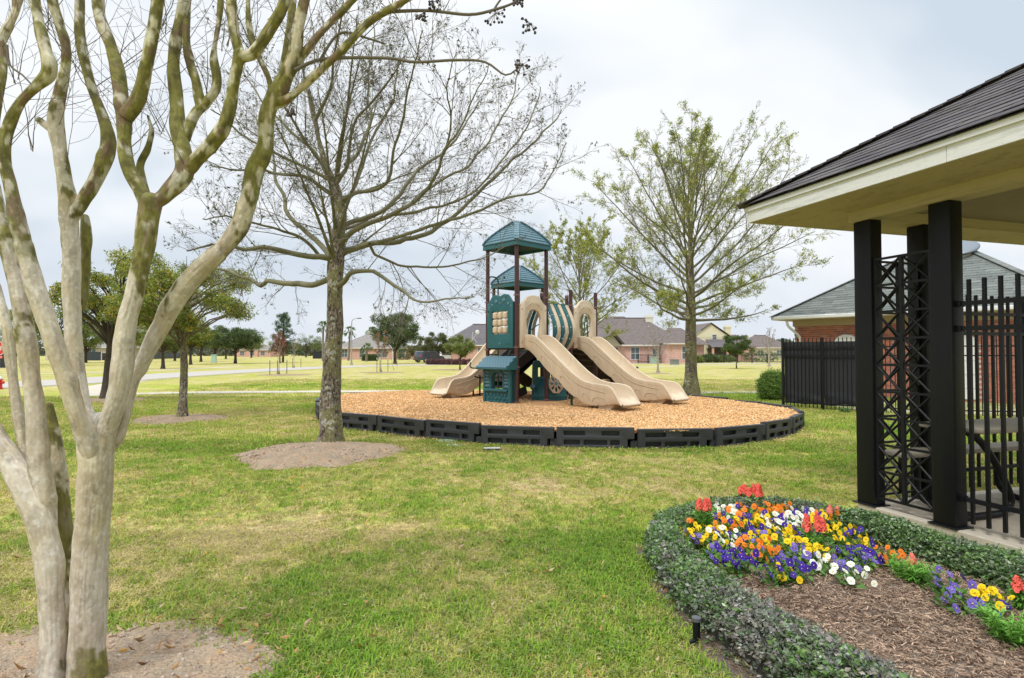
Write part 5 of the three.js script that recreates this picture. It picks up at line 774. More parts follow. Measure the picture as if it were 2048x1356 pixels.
// --- leafy trees ---
function leafyTree(name, label, pos, H, trunkH, tr, rx, seed, leaves, colors, o2 = {}) {
  rnd = mulberry(seed); const tree = thing(name, label, 'tree', pos, 0, o2.group), mb = new MB(), lean = o2.lean ?? 0, ry = (H - trunkH) / 2, cy = trunkH + ry * 0.95, T = { mb: [new MB(), new MB()], tips: [] };
  const tp = []; for (let i = 0; i <= 6; i++) { const t = i / 6; tp.push([V(lean * t * t * cy + 0.05 * Math.sin(t * 4 + seed) * t, t * cy, 0.04 * Math.sin(t * 5 + seed)), tr * (t < 0.08 ? 1.4 : mix(1, 0.5, t))]); }
  const [P, Q] = smoothPath(tp, 0.2); mb.tube(P, Q, 10, (w, L, q) => 0.03 * (fbm3(q.x * 6, q.y * 4, q.z * 6, 2) - 0.5)); mb.build('trunk', o2.bark ?? M.darkBark, tree, true);
  const cl = [], nC = o2.clumps ?? 46; const cx = lean * cy;
  for (let i = 0; i < nC; i++) { const u = R(-1, 1), a = R(0, 6.283), r = Math.pow(R(0.15, 1), 0.45), s = Math.sqrt(1 - u * u); const squash = u < 0 ? 0.75 : 1; const p = V(cx + Math.cos(a) * s * r * rx, cy + u * r * ry * squash, Math.sin(a) * s * r * rx); cl.push([p, R(0.55, 1.1) * rx * (o2.cs ?? 0.27)]); const st = P[Math.min(P.length - 1, Math.floor(clamp((p.y - ry * 0.7) / cy, trunkH * 0.85 / cy, 0.97) * (P.length - 1)))]; T.mb[0].tube([st, st.clone().lerp(p, 0.5).add(V(R(-0.1, 0.1), 0.08 * rx, R(-0.1, 0.1))), p], [tr * 0.28, tr * 0.16, 0.012], 5); for (let k = 0; k < 5; k++) { const q = V(R(-1, 1), R(-1, 1), R(-1, 1)).normalize().multiplyScalar(cl.at(-1)[1] * 1.15).add(p); T.mb[1].tube([p.clone().lerp(q, -0.1), q], [0.012, 0.004], 3); } }
  T.mb[0].build('limb', o2.bark ?? M.darkBark, tree, false); T.mb[1].build('twig', o2.bark ?? M.darkBark, tree, false, 'stuff');
  const list = [], ls = o2.ls ?? 0.09; for (let i = 0; i < leaves; i++) { const [p, r] = pick(cl), d = V(R(-1, 1), R(-1, 1), R(-1, 1)).normalize().multiplyScalar(r * Math.pow(rnd(), 0.4)); d.y *= 0.7; const q = p.clone().add(d), c = pick(colors), k = R(0.7, 1.25); list.push([mat4(q, R(-3, 3), R(-3, 3), R(-3, 3), R(0.7, 1.4)), col(c[0] * k, c[1] * k, c[2] * k)]); }
  instances('foliage', tuft(5, ls * 0.8, ls, ls * 0.45, seed), M.leaf, list, tree); return tree;
}
const OLIVE = [[0.24, 0.30, 0.045], [0.28, 0.33, 0.05], [0.38, 0.40, 0.065], [0.19, 0.25, 0.045], [0.32, 0.37, 0.07], [0.25, 0.31, 0.055], [0.52, 0.40, 0.05]], DEEP = [[0.09, 0.145, 0.035], [0.12, 0.18, 0.045], [0.07, 0.11, 0.03], [0.15, 0.20, 0.05]], FRESH = [[0.24, 0.29, 0.06], [0.30, 0.34, 0.09], [0.19, 0.24, 0.06]];
leafyTree('water_oak', 'slim trunked olive leaved tree in a soil ring left of the bare tree', at(366, 838, 13.4).setY(0), 3.65, 1.85, 0.10, 1.6, 71, 5600, OLIVE, { ls: 0.05, clumps: 60, bark: M.oakBark, cs: 0.19 });
leafyTree('water_oak', 'leaning dark trunked olive leaved tree seen between the pale stems', at(212, 803, 18.6).setY(0), 4.9, 2.0, 0.14, 2.1, 72, 6800, OLIVE, { ls: 0.065, lean: 0.13, clumps: 80, cs: 0.18 });
// ---------- houses and street beyond the park ----------
const uvBox = (w, h, d, x, y, z) => { const g = new THREE.BoxGeometry(w, h, d), u = g.attributes.uv, n = g.attributes.normal; for (let i = 0; i < u.count; i++) u.setXY(i, u.getX(i) * (Math.abs(n.getX(i)) > 0.5 ? d : w), u.getY(i) * h); g.translate(x, y, z); return g; };
const roofTex = tex(256, 256, (u, v) => { const r = Math.floor(v * 14), fv = v * 14 - r, k = 0.75 + 0.35 * h3(Math.floor(u * 9 + (r % 2) * 0.5) % 9, r, 4) - 0.3 * (fv < 0.14); return [k, k, k]; }, false, 1 / 3, 1 / 2.2);
M.hbrick = std(0.62, 0.58, 0.56, { map: brickTex, roughness: 0.9 });
M.roofBrown = std(0.155, 0.125, 0.115, { map: roofTex, roughness: 0.95 }); M.roofGrey = std(0.25, 0.225, 0.205, { map: roofTex, roughness: 0.95 }); M.roofDark = std(0.13, 0.115, 0.12, { map: roofTex, roughness: 0.95 });
M.trim = std(0.62, 0.585, 0.52); M.siding = std(0.66, 0.60, 0.42); M.beige = std(0.55, 0.48, 0.38);
M.pane = new THREE.MeshPhysicalMaterial({ color: col(0.09, 0.11, 0.125), roughness: 0.1 });
function poly(list, up) { // faces as point lists -> geometry with planar uv in metres
  const mb = new MB(); for (const f of list) { const n = V(0, 0, 0).crossVectors(f[1].clone().sub(f[0]), f[2].clone().sub(f[0])).normalize(), o = mb.count, e = f[1].clone().sub(f[0]).normalize(), w = n.clone().cross(e); for (const p of f) { const q = p.clone().sub(f[0]); mb.v(p, n, q.dot(e), q.dot(w)); } for (let i = 1; i < f.length - 1; i++) mb.i.push(o, o + i, o + i + 1); } return mb.geo();
}
function hip(w, d, h, y, ov, ridge) { const a = w / 2 + ov, b = d / 2 + ov, r = ridge / 2, A = V(-a, y, b), B = V(a, y, b), C = V(a, y, -b), D = V(-a, y, -b), P = V(-r, y + h, 0), Q = V(r, y + h, 0); return poly([[A, B, Q, P], [C, D, P, Q], [B, C, Q], [D, A, P], [D, C, B, A]]); }
function gable(w, d, h, y, ov) { const a = w / 2 + ov, b = d / 2 + ov, t = 0.12; const A = V(-a, y, b), B = V(a, y, b), C = V(a, y, -b), D = V(-a, y, -b), P = V(0, y + h, b), Q = V(0, y + h, -b); return poly([[A, P, Q, D], [P, B, C, Q], [A, V(-a, y - t, b), V(0, y + h - t, b), P], [P, V(0, y + h - t, b), V(a, y - t, b), B]]); }
function windowUnit(g, x, y, z, w, h, bars = 1) { const f = new THREE.Group(); f.name = 'window'; g.add(f); f.position.set(x, y, z); mesh('pane', box(w, h, 0.04, 0, 0, 0.02), M.pane, f); mesh('frame', [box(w + 0.14, 0.08, 0.09, 0, h / 2 + 0.04, 0.03), box(w + 0.18, 0.10, 0.11, 0, -h / 2 - 0.05, 0.03), box(0.07, h, 0.09, -w / 2 - 0.035, 0, 0.03), box(0.07, h, 0.09, w / 2 + 0.035, 0, 0.03), box(w, 0.05, 0.07, 0, 0, 0.03), ...(bars > 1 ? [box(0.05, h, 0.065, 0, 0, 0.03)] : [])], M.trim, f); return f; }
function house(label, p, turn, w, d, eave, rise, ridge, wall, roof, wins, extra) {
  const g = thing('house', label, 'house', p, turn); mesh('wall', uvBox(w, eave, d, 0, eave / 2, 0), wall, g); mesh('roof', hip(w, d, rise, eave + 0.12, 0.45, ridge), roof, g);
  mesh('fascia', [box(w + 0.95, 0.2, 0.05, 0, eave + 0.05, d / 2 + 0.46), box(0.05, 0.2, d + 0.9, -w / 2 - 0.46, eave + 0.05, 0), box(0.05, 0.2, d + 0.9, w / 2 + 0.46, eave + 0.05, 0)], M.trim, g);
  mesh('vent_pipe', [cyl(0.09, 0.09, 0.7, w * 0.18, eave + rise * 0.55, d * 0.18, 8), cyl(0.07, 0.07, 0.6, -w * 0.22, eave + rise * 0.5, d * 0.16, 8)], M.trim, g); mesh('ridge_cap', box(ridge + 0.3, 0.1, 0.3, 0, eave + rise + 0.13, 0), roof, g);
  for (const [x, y, ww, h, b] of wins) windowUnit(g, x, y, d / 2, ww, h, b); extra?.(g, d / 2); return g;
}
const chimney = (g, x, z, w, d, y0, y1, m) => mesh('chimney', [box(w, y1 - y0, d, x, (y0 + y1) / 2, z), box(w + 0.15, 0.18, d + 0.15, x, y1 - 0.25, z), cyl(0.14, 0.14, 0.35, x, y1, z, 8)], m, g);
const gpos = (px, D) => at(px, 706, D).setY(0);
house('low red brick house with grey hipped roof left of the lamp post', gpos(752, 140), 0.02, 16.5, 11, 2.55, 3.3, 4.5, M.hbrick, M.roofGrey, [[-2.0, 1.45, 1.2, 1.9, 2], [2.6, 1.45, 2.0, 1.9, 2], [7, 1.45, 1.2, 1.8, 1], [-6, 1.45, 1.3, 1.7, 2]], (g, z) => { chimney(g, -1.4, -2, 1.5, 1.0, 4, 6.8, M.trim); for (const x of [5.0, 6.2]) mesh('porch_column', box(0.22, 2.5, 0.22, x, 1.25, z + 0.5), M.trim, g); });
house('dark roofed brick house with a satellite dish behind the left of the play structure', gpos(966, 108), -0.06, 13.2, 12, 2.75, 3.9, 3.5, M.hbrick, M.roofDark, [[0.3, 1.5, 1.0, 1.7, 2], [3.2, 1.5, 1.3, 1.7, 2]], (g, z) => {
  mesh('corner_board', box(0.18, 2.75, 0.18, -6.62, 1.37, z + 0.02), M.trim, g); mesh('upper_roof', hip(8, 7, 2.6, 4.4, 0.3, 1), M.roofGrey, g).position.set(-1.5, 0, -2.5);
  const s = new THREE.Group(); s.name = 'satellite_dish'; g.add(s); s.position.set(-1.3, 3.1, z - 0.4); mesh('mast', [rod(V(0, 0, 0), V(0.1, 2.0, 0), 0.035, 6), rod(V(0.05, 0.8, 0), V(0.9, 1.9, 0), 0.03, 6), rod(V(0.25, 1.0, 0), V(0.9, 0.2, 0), 0.03, 6)], M.white, s); const dsh = ball(0.42, 0, 0, 0, 1, 1, 0.25, 14); dsh.rotateY(0.7); dsh.translate(0.95, 2.0, 0.1); mesh('reflector', dsh, M.white, s);
  mesh('tan_wall', uvBox(2.4, 2.6, 0.12, 3.6, 1.35, z + 0.07), M.beige, g); mesh('meter_box', rbox(0.4, 0.7, 0.2, 0.03, -2.6, 1.2, z + 0.1), M.trim, g);
});
house('long brick house with brown roofs, white front gable and white chimney right of the slides', gpos(1258, 92), 0.05, 14, 12, 2.55, 4.3, 4.5, M.hbrick, M.roofBrown, [[-0.6, 1.45, 1.2, 1.7, 2], [-3.6, 1.45, 0.9, 1.7, 1], [-5.4, 1.45, 0.8, 1.7, 1], [2.6, 1.3, 1.2, 1.6, 2]], (g, z) => {
  const w = new THREE.Group(); w.name = 'front_wing'; g.add(w); w.position.set(5.0, 0, z); mesh('wing_wall', uvBox(3.8, 2.8, 2.4, 0, 1.4, 1.2), M.hbrick, w); const hr = hip(3.8, 3.6, 1.6, 2.9, 0.4, 0.3); hr.translate(0, 0, 0.7); mesh('wing_roof', hr, M.roofBrown, w); mesh('wing_fascia', box(4.6, 0.2, 0.05, 0, 2.83, 2.86), M.trim, w); mesh('wing_window', [box(0.7, 1.7, 0.05, 0.9, 1.55, 2.41)], M.pane, w); mesh('window_trim', [box(0.08, 1.8, 0.07, 0.5, 1.55, 2.42), box(0.08, 1.8, 0.07, 1.3, 1.55, 2.42), box(0.9, 0.08, 0.07, 0.9, 2.47, 2.42), box(0.9, 0.08, 0.07, 0.9, 0.63, 2.42), box(0.7, 0.06, 0.065, 0.9, 1.55, 2.42)], M.trim, w); mesh('downpipe', box(0.12, 2.7, 0.12, 1.92, 1.35, 2.46), M.trim, w);
  const pg = new THREE.Group(); pg.name = 'white_gable'; g.add(pg); pg.position.set(-4.4, 0, z + 0.5); mesh('gable_face', extr(shapeOf([[-1.5, 2.65], [1.5, 2.65], [0, 4.55]]), 0.12), M.trim, pg); mesh('gable_roof', gable(3.0, 4, 2.0, 2.72, 0.2), M.roofBrown, pg);
  chimney(g, 3.0, 0.5, 1.15, 1.0, 3.5, 7.3, M.trim); const up = hip(9, 8, 3.2, 4.2, 0.2, 3); up.translate(-1.5, 0, -3); mesh('upper_roof', up, M.roofBrown, g); const far = hip(8, 8, 2.8, 2.8, 0.3, 2); far.translate(8.6, 0, -4); mesh('rear_roof', far, M.roofBrown, g); mesh('rear_wall', uvBox(7, 2.8, 7, 8.6, 1.4, -4), M.hbrick, g);
});
{
  const g = thing('house', 'cream gabled house with tall cream chimney and covered patio right of the budding tree', 'house', gpos(1404, 108), 0.03); mesh('wall', uvBox(7, 4.2, 9, 0, 2.1, 0), M.siding, g); mesh('gable_face', extr(shapeOf([[-3.5, 4.2], [3.5, 4.2], [0, 6.6]]), 0.15).translate(0, 0, 4.4), M.siding, g); mesh('roof', gable(7, 9, 2.6, 4.25, 0.35), M.roofBrown, g); windowUnit(g, 0.6, 4.3, 4.55, 0.7, 0.8, 1);
  const p = new THREE.Group(); p.name = 'patio'; g.add(p); p.position.set(1.8, 0, 4.6); mesh('patio_roof', poly([[V(-2.8, 2.5, 3), V(2.8, 2.5, 3), V(2.2, 3.9, 0), V(-2.8, 3.9, 0)], [V(2.8, 2.5, 3), V(2.8, 2.5, 0), V(2.2, 3.9, 0)], [V(-2.8, 2.46, 0), V(2.8, 2.46, 0), V(2.8, 2.46, 3), V(-2.8, 2.46, 3)]]), M.roofDark, p); for (const x of [-2.5, 0, 2.5]) mesh('patio_post', box(0.3, 2.45, 0.3, x, 1.22, 2.7), M.hbrick, p); mesh('patio_wall', uvBox(5, 2.4, 0.15, 0, 1.2, 0.2), std(0.10, 0.085, 0.08), p);
  chimney(g, 4.3, 1, 1.0, 0.9, 0, 6.4, M.siding); mesh('side_wing', uvBox(6, 2.6, 6, 6.2, 1.3, -1), M.hbrick, g); const r = hip(6, 6, 2.2, 2.7, 0.3, 1); r.translate(6.2, 0, -1); mesh('side_roof', r, M.roofBrown, g);
}
house('far brown roofed house at the far right of the field, behind the bare tree', gpos(1520, 160), 0, 12, 10, 2.8, 3.4, 3, M.beige, M.roofBrown, [[-2, 1.5, 1.4, 1.4, 2], [3, 1.5, 1.4, 1.4, 2]], (g) => chimney(g, -4.2, 1, 1.3, 1, 3, 6.2, M.trim));
house('small far brick house with white front gable near the pine tree', gpos(516, 235), 0, 14, 10, 2.6, 1.9, 8, M.hbrick, M.roofGrey, [[-4, 1.4, 1.6, 1.5, 2], [4, 1.4, 1.6, 1.5, 2]], (g, z) => { chimney(g, 4.2, 0, 1.3, 1, 3, 6, M.trim); mesh('gable', extr(shapeOf([[-2.2, 0], [2.2, 0], [2.2, 2.6], [0, 4.2], [-2.2, 2.6]]), 0.4).translate(0, 0, z), M.hbrick, g); mesh('gable_trim', [barBetween(V(-2.4, 2.5, z + 0.45), V(0, 4.3, z + 0.45), 0.15), barBetween(V(2.4, 2.5, z + 0.46), V(0, 4.3, z + 0.46), 0.15)], M.trim, g); windowUnit(g, 0, 1.5, z + 0.41, 1.6, 1.8, 2); });
house('low beige house with pale grey roof behind the dark fence at the far left', gpos(192, 128), 0.1, 14, 10, 2.6, 1.7, 6, M.beige, M.roofGrey, [[2, 1.6, 1.6, 1.4, 2], [-3, 1.6, 1.6, 1.4, 2]]);
// fences, boxes and hedges by the houses
function farFence(label, p0, p1, h, m, solid) { const f = thing('fence', label, 'fence', p0, 0), a = V(0, 0, 0), b = p1.clone().sub(p0); const L = b.length(), t = Math.atan2(-b.z, b.x); for (const y of [0.25, h - 0.15]) mesh('rail', barBetween(V(0, y, 0), V(b.x, y, b.z), 0.05, 0.07), m, f); const list = []; const n = Math.floor(L / (solid ? 0.16 : 0.2)); for (let i = 0; i <= n; i++) list.push(box(solid ? 0.15 : 0.035, h, 0.035, b.x * i / n, h / 2, b.z * i / n + (solid ? 0.03 : 0), t)); mesh('pickets', merge(list), m, f, 'stuff'); for (let i = 0; i <= 6; i++) mesh('fence_post', box(0.12, h + 0.1, 0.12, b.x * i / 6, h / 2, b.z * i / 6), m, f); return f; }
const fenceDark = std(0.02, 0.028, 0.026);
farFence('dark iron fence along the right side of the field', gpos(1396, 96), gpos(1566, 84), 1.35, fenceDark); farFence('dark iron fence in front of the long brick house', gpos(1276, 84), gpos(1392, 88), 1.35, fenceDark); farFence('dark solid fence in front of the low beige house', gpos(163, 118), gpos(201, 118), 1.75, std(0.03, 0.04, 0.045), true); farFence('long dark fence far behind the slim leafy tree', gpos(205, 122), gpos(360, 165), 1.5, std(0.05, 0.06, 0.06), true); farFence('dark fence behind the stop sign', gpos(-70, 60), gpos(17, 60), 1.35, std(0.02, 0.025, 0.03), true);
for (const [x, D, w, h, c, l] of [[1309, 82, 1.0, 0.95, [0.30, 0.38, 0.32], 'pale green utility box in front of the long brick house'], [1349, 74, 0.9, 0.65, [0.18, 0.2, 0.18], 'grey green utility box on the grass beside the brick house'], [636, 150, 2.3, 1.7, [0.012, 0.016, 0.022], 'big black utility cabinet left of the bare tree trunk'], [428, 92, 0.7, 1.2, [0.35, 0.5, 0.42], 'pale green utility pillar between the far trees']]) { const g = thing('utility_box', l, 'utility box', gpos(x, D), 0.2), m = std(...c); mesh('cabinet', rbox(w, h, w * 0.8, 0.05, 0, h / 2, 0), m, g); mesh('lid', rbox(w + 0.08, 0.08, w * 0.8 + 0.08, 0.02, 0, h + 0.03, 0), m, g); mesh('base', box(w + 0.15, 0.1, w * 0.8 + 0.15, 0, 0.04, 0), M.concrete, g); }
function shrub(name, label, p, w, h, d, seed, n, colors, ls, o = {}) { rnd = mulberry(seed); const g = thing(name, label, o.cat ?? 'shrub', p, o.turn ?? 0, o.group), list = [], st = []; for (let i = 0; i < n; i++) { let x = R(-1, 1), y = R(0, 1), z = R(-1, 1); if (!o.boxy) { const L = Math.hypot(x, (y - 0.45) * 1.8, z); const k = Math.pow(R(0.45, 1), 0.5) / Math.max(L, 0.05) * (0.82 + 0.3 * noise3(x / L * 2 + seed, y * 3, z / L * 2)); x *= k; y = 0.45 + (y - 0.45) * k; z *= k; if (y < 0.02) y = R(0.02, 0.3); } const c = pick(colors), q = R(0.7, 1.2); list.push([mat4(V(x * w / 2, y * h, z * d / 2), R(-3, 3), R(-3, 3), R(-3, 3), R(0.7, 1.3)), col(c[0] * q, c[1] * q, c[2] * q)]); } for (let i = 0; i < 12; i++) st.push(rod(V(R(-0.15, 0.15) * w, 0, R(-0.15, 0.15) * d), V(R(-0.4, 0.4) * w, h * R(0.6, 0.9), R(-0.4, 0.4) * d), 0.008 * Math.max(1, h), 4)); mesh('stems', merge(st), M.darkBark, g); instances('foliage', tuft(6, ls * 0.9, ls, ls * 0.5, seed), M.leaf, list, g); return g; }
shrub('round_shrub', 'bright green round shrub at the left end of the tall black fence', at(1546, 796, 18.6).setY(0), 0.95, 0.98, 0.95, 91, 2600, FRESH.map(c => [c[0] * 0.8, c[1] * 1.1, c[2] * 0.8]), 0.045);
shrub('clipped_hedge', 'clipped rectangular dark green hedge in front of the low red brick house', gpos(740, 112), 2.9, 1.25, 1.2, 92, 1500, DEEP, 0.12, { boxy: true, cat: 'hedge' });
for (let i = 0; i < 9; i++) shrub('purple_shrub', 'low dark purple leaved shrub in the row before the brick house', gpos(862 + i * 14.5, 76 - i * 0.25), 1.5, 0.75, 1.2, 100 + i, 420, [[0.20, 0.06, 0.085], [0.14, 0.045, 0.065], [0.24, 0.11, 0.11], [0.15, 0.11, 0.07]], 0.10, { group: 'purple shrubs in a row before the brick house' });
for (const [x, D, w, h, c, l] of [[1420, 92, 3.4, 1.4, DEEP, 'dark green bush behind the far fence below the patio'], [1446, 93, 3.6, 1.3, FRESH, 'brighter green bush behind the far fence'], [1392, 90, 2.4, 1.2, FRESH, 'light green bush right of the budding tree trunk'], [1520, 100, 7, 2.0, DEEP, 'broad dark bush behind the bare tree at the right of the field'], [808, 128, 4, 3, DEEP, 'dark round bush beside the low red brick house'], [1012, 104, 2.2, 2.2, DEEP, 'dark bush seen between the posts of the play structure']]) shrub('far_bush', l, gpos(x, D), w, h, w * 0.7, Math.floor(x), 700, c, 0.14);

// far trees
springOak('bare_tree', 'small bare tree with spreading grey purple twigs in front of the long brick house', gpos(1316, 43.2), 3.6, 0.085, 0.85, 2.0, 201, 0, null, { n: 14, el0: 0.35, rmin: 0.007, bark: std(0.33, 0.28, 0.22), limb: std(0.30, 0.26, 0.22), twig: std(0.30, 0.255, 0.245), k1: 5 });
springOak('bare_tree', 'distant bare tree with pale trunk at the right end of the field', gpos(1538, 66), 4.6, 0.10, 1.5, 1.9, 203, 0, null, { n: 12, el0: 0.5, rmin: 0.011, bark: std(0.33, 0.28, 0.22), limb: std(0.28, 0.24, 0.2), twig: std(0.28, 0.235, 0.225), k0: 3, k1: 4 });
leafyTree('small_tree', 'small round topped green tree on the field right of the budding tree', gpos(1473, 57), 3.3, 1.3, 0.06, 1.65, 211, 2600, [[0.09, 0.15, 0.03], [0.12, 0.18, 0.04], [0.15, 0.2, 0.06]], { ls: 0.11, clumps: 34 });
leafyTree('small_tree', 'small green tree in a soil ring left of the play structure', gpos(920, 52.5), 3.1, 1.1, 0.07, 1.35, 212, 2600, FRESH, { ls: 0.10, clumps: 30 });
leafyTree('live_oak', 'broad dark green tree beside the low red brick house', gpos(790, 82), 7.4, 1.9, 0.2, 3.3, 213, 6000, DEEP.map(c => [c[0] * 1.15, c[1] * 1.1, c[2] * 1.25]), { ls: 0.17, clumps: 60 });
leafyTree('bushy_tree', 'olive green bushy tree beside the parked car', gpos(872, 96), 4.9, 0.9, 0.14, 2.9, 214, 3600, [[0.15, 0.17, 0.05], [0.19, 0.19, 0.06], [0.11, 0.13, 0.04]], { ls: 0.15, clumps: 40 });
leafyTree('bushy_tree', 'pale yellow green bushy tree between the dark tree and the parked car', gpos(832, 104), 4.4, 0.7, 0.12, 1.8, 215, 1700, [[0.24, 0.22, 0.09], [0.18, 0.18, 0.07]], { ls: 0.15, clumps: 26 });
leafyTree('spreading_tree', 'spreading dark green tree beyond the street, left of the pine', gpos(471, 84), 5.4, 1.7, 0.2, 3.5, 216, 4500, DEEP, { ls: 0.16, clumps: 50 });
[[326, 56, 4.6, 1.7, 1.8, 0, 'slim pale green tree beyond the street, left of the slim leafy tree'], [381, 76, 6, 2.1, 2.6, 1, 'far olive tree just right of the slim leafy tree'], [402, 100, 6.6, 2.2, 3.4, 2, 'far pale green tree behind the slim leafy tree'], [172, 90, 7, 1.7, 3.4, 0, 'olive green tree in front of the low beige house'], [255, 95, 8, 2.0, 4.0, 1, 'far green tree behind the pale stems'], [118, 70, 8.5, 2.0, 4.2, 2, 'big green tree behind the left stems'], [30, 75, 8, 2.2, 4.2, 1, 'dark green tree far behind the stop sign'], [430, 130, 7, 1.8, 4.0, 0, 'far green tree left of the spreading dark tree'], [300, 130, 7.5, 1.8, 4.4, 2, 'far tree between the two slim leafy trees'], [350, 112, 6.2, 1.6, 3.6, 0, 'far pale green tree directly behind the slim leafy trunk'], [452, 150, 8, 1.8, 4.6, 2, 'far tree behind the spreading dark tree, to its left'], [503, 185, 8, 1.8, 5.0, 0, 'far pale tree behind the spreading dark tree, to its right'], [612, 200, 8, 1.6, 5.2, 2, 'far tree between the pine and the bare tree trunk'], [1172, 125, 6, 1.4, 3.6, 0, 'far pale green tree behind the long brick house at its left end']].forEach(([x, D, H, th, rx, k, l], i) => leafyTree('street_tree', l, gpos(x, D), H, th, 0.13 + 0.0006 * D, rx, 230 + i, 3000, [FRESH, OLIVE, DEEP.concat(FRESH)][k], { ls: 0.16, clumps: 44 }));
// pine: whorls of drooping boughs with needle tufts
{
  rnd = mulberry(250); const t = thing('pine_tree', 'dark green pine tree with open layered boughs, left of the bare tree', 'tree', gpos(566, 93)), mb = new MB(), bm = new MB(), list = []; mb.tube([V(0, 0, 0), V(0.05, 4, 0), V(0, 7.8, 0)], [0.2, 0.13, 0.03], 8); mb.build('trunk', M.darkBark, t);
  for (let i = 0; i < 40; i++) { const h = mix(1.4, 7.6, i / 40), L = mix(2.7, 0.4, Math.pow(i / 40, 1.3)) * R(0.6, 1.1), a = i * 2.4, p = V(0, h, 0), q = V(Math.cos(a) * L, h + R(-0.1, 0.5), Math.sin(a) * L); bm.tube([p, q], [0.05, 0.015], 4); for (let k = 0; k < 22; k++) { const s = p.clone().lerp(q, Math.pow(rnd(), 0.4)).add(V(R(-1, 1), R(-0.6, 1), R(-1, 1)).multiplyScalar(0.34)); const c = pick([[0.08, 0.16, 0.05], [0.12, 0.21, 0.07], [0.06, 0.11, 0.04]]); list.push([mat4(s, R(-3, 3), R(-3, 3), R(-3, 3), R(0.7, 1.2)), col(...c)]); } }
  bm.build('bough', M.darkBark, t); instances('foliage', tuft(10, 0.05, 0.3, 0.035, 9), M.leaf, list, t);
}
// palms
[[646, 112, 7.4, 1.5, 'tall fan palm just left of the bare tree trunk'], [697, 118, 6.6, 1.5, 'fan palm partly hidden behind the bare tree trunk'], [741, 156, 8.0, 2.0, 'fan palm rising behind the low red brick house'], [733, 104, 2.6, 1.3, 'short palm before the low red brick house']].forEach(([x, D, h, r, l], i) => {
  rnd = mulberry(260 + i); const t = thing('palm_tree', l, 'palm', gpos(x, D)), mb = new MB(), tp = [], tr = []; for (let k = 0; k <= 8; k++) { tp.push(V(0.04 * k * Math.sin(i), h * 0.86 * k / 8, 0)); tr.push(0.24 - 0.008 * k); } mb.tube(tp, tr, 8); mb.build('trunk', std(0.20, 0.165, 0.12), t);
  const fr = new MB(), top = tp[8]; for (let k = 0; k < 30; k++) { const a = k * 2.4, el = R(-0.7, 1.3), d = V(Math.cos(a) * Math.cos(el), Math.sin(el), Math.sin(a) * Math.cos(el)), e = top.clone().addScaledVector(d, r * 0.55); fr.tube([top, e], [0.03, 0.02], 3); for (let j = -5; j <= 5; j++) { const f = rotAbout(d, Math.abs(j) * 0.17, (j > 0 ? 0 : Math.PI) + a), g = e.clone().addScaledVector(f, r * 0.5); g.y -= 0.12 * r; const s = V(0, 0, 0).crossVectors(f, V(0.3, 1, 0.2)).normalize().multiplyScalar(0.045 * r); fr.quad(e, e.clone().lerp(g, 0.5).add(s), g, e.clone().lerp(g, 0.5).sub(s)); } } fr.build('fronds', leafMat(0.13, 0.19, 0.06, 0.2), t);
});
// saplings held by stakes
[[558, 40.3, [[540, 752], [555, 753], [574, 754]], [[0.30, 0.10, 0.06], [0.26, 0.13, 0.07]], 'thin sapling with a few red brown leaves between three stakes near the street', 3.2], [762, 45, [[754, 746], [760, 746], [776, 744]], [[0.34, 0.16, 0.10], [0.30, 0.2, 0.12]], 'thin sapling with red brown twigs in a soil ring before the low brick house', 3.3], [588, 60, [[585, 739], [602, 737]], null, 'thin bare pale sapling beside the red leaved one', 3.4]].forEach(([x, D, stakes, c, l, h], i) => {
  springOak('sapling', l, gpos(x, D), h, 0.035, 1.0, 0.75, 270 + i, c ? 500 : 0, c, { n: 9, el0: 0.8, rmin: 0.007, ls: 0.05, bark: std(0.33, 0.27, 0.22), limb: std(0.34, 0.24, 0.19), twig: std(0.34, 0.22, 0.18), k0: 3, k1: 3 });
  stakes.forEach(([sx, sy], k) => { const s = thing('tree_stake', 'thin dark green metal stake with white tip beside a young tree', 'stake', gpos(sx, D + (k - 1) * 0.5), 0, 'metal stakes round the young trees'); mesh('stake', box(0.035, 1.0, 0.035, 0, 0.5, 0), std(0.03, 0.05, 0.035), s); mesh('tip', box(0.04, 0.14, 0.04, 0, 1.07, 0), M.white, s); });
});
{ rnd = mulberry(280); springOak('red_tree', 'small tree with red new leaves in front of the pine', gpos(560, 88), 4.4, 0.1, 1.3, 1.9, 281, 2200, [[0.30, 0.10, 0.06], [0.25, 0.14, 0.08], [0.2, 0.07, 0.05]], { n: 12, el0: 0.6, rmin: 0.012, ls: 0.10, k0: 2, k1: 3 }); }
// wood on the horizon
{ rnd = mulberry(290); const list = [], cs = [[0.14, 0.17, 0.09], [0.18, 0.20, 0.12], [0.11, 0.14, 0.08], [0.22, 0.205, 0.14]]; for (const [p0, p1, D, h, n] of [[-150, 700, 300, 6.5, 5200], [640, 1000, 320, 5.5, 2000], [1360, 1620, 240, 6, 2200], [1180, 1300, 260, 5, 600]]) for (let i = 0; i < n; i++) { const x = R(p0, p1), hh = h * (0.55 + 0.75 * fbm3(x * 0.03, 1, D, 3)), p = gpos(x, D + R(-12, 12)); p.y = hh * Math.pow(rnd(), 0.8); const c = pick(cs), k = R(0.8, 1.2); list.push([mat4(p, R(-3, 3), R(-3, 3), R(-3, 3), R(0.8, 1.5)), col(c[0] * k, c[1] * k, c[2] * k)]); } tag(instances('far_woodland', tuft(8, 0.7, 0.8, 0.45, 33), M.leaf, list), 'distant line of dull green woods on the horizon', 'woods'); }
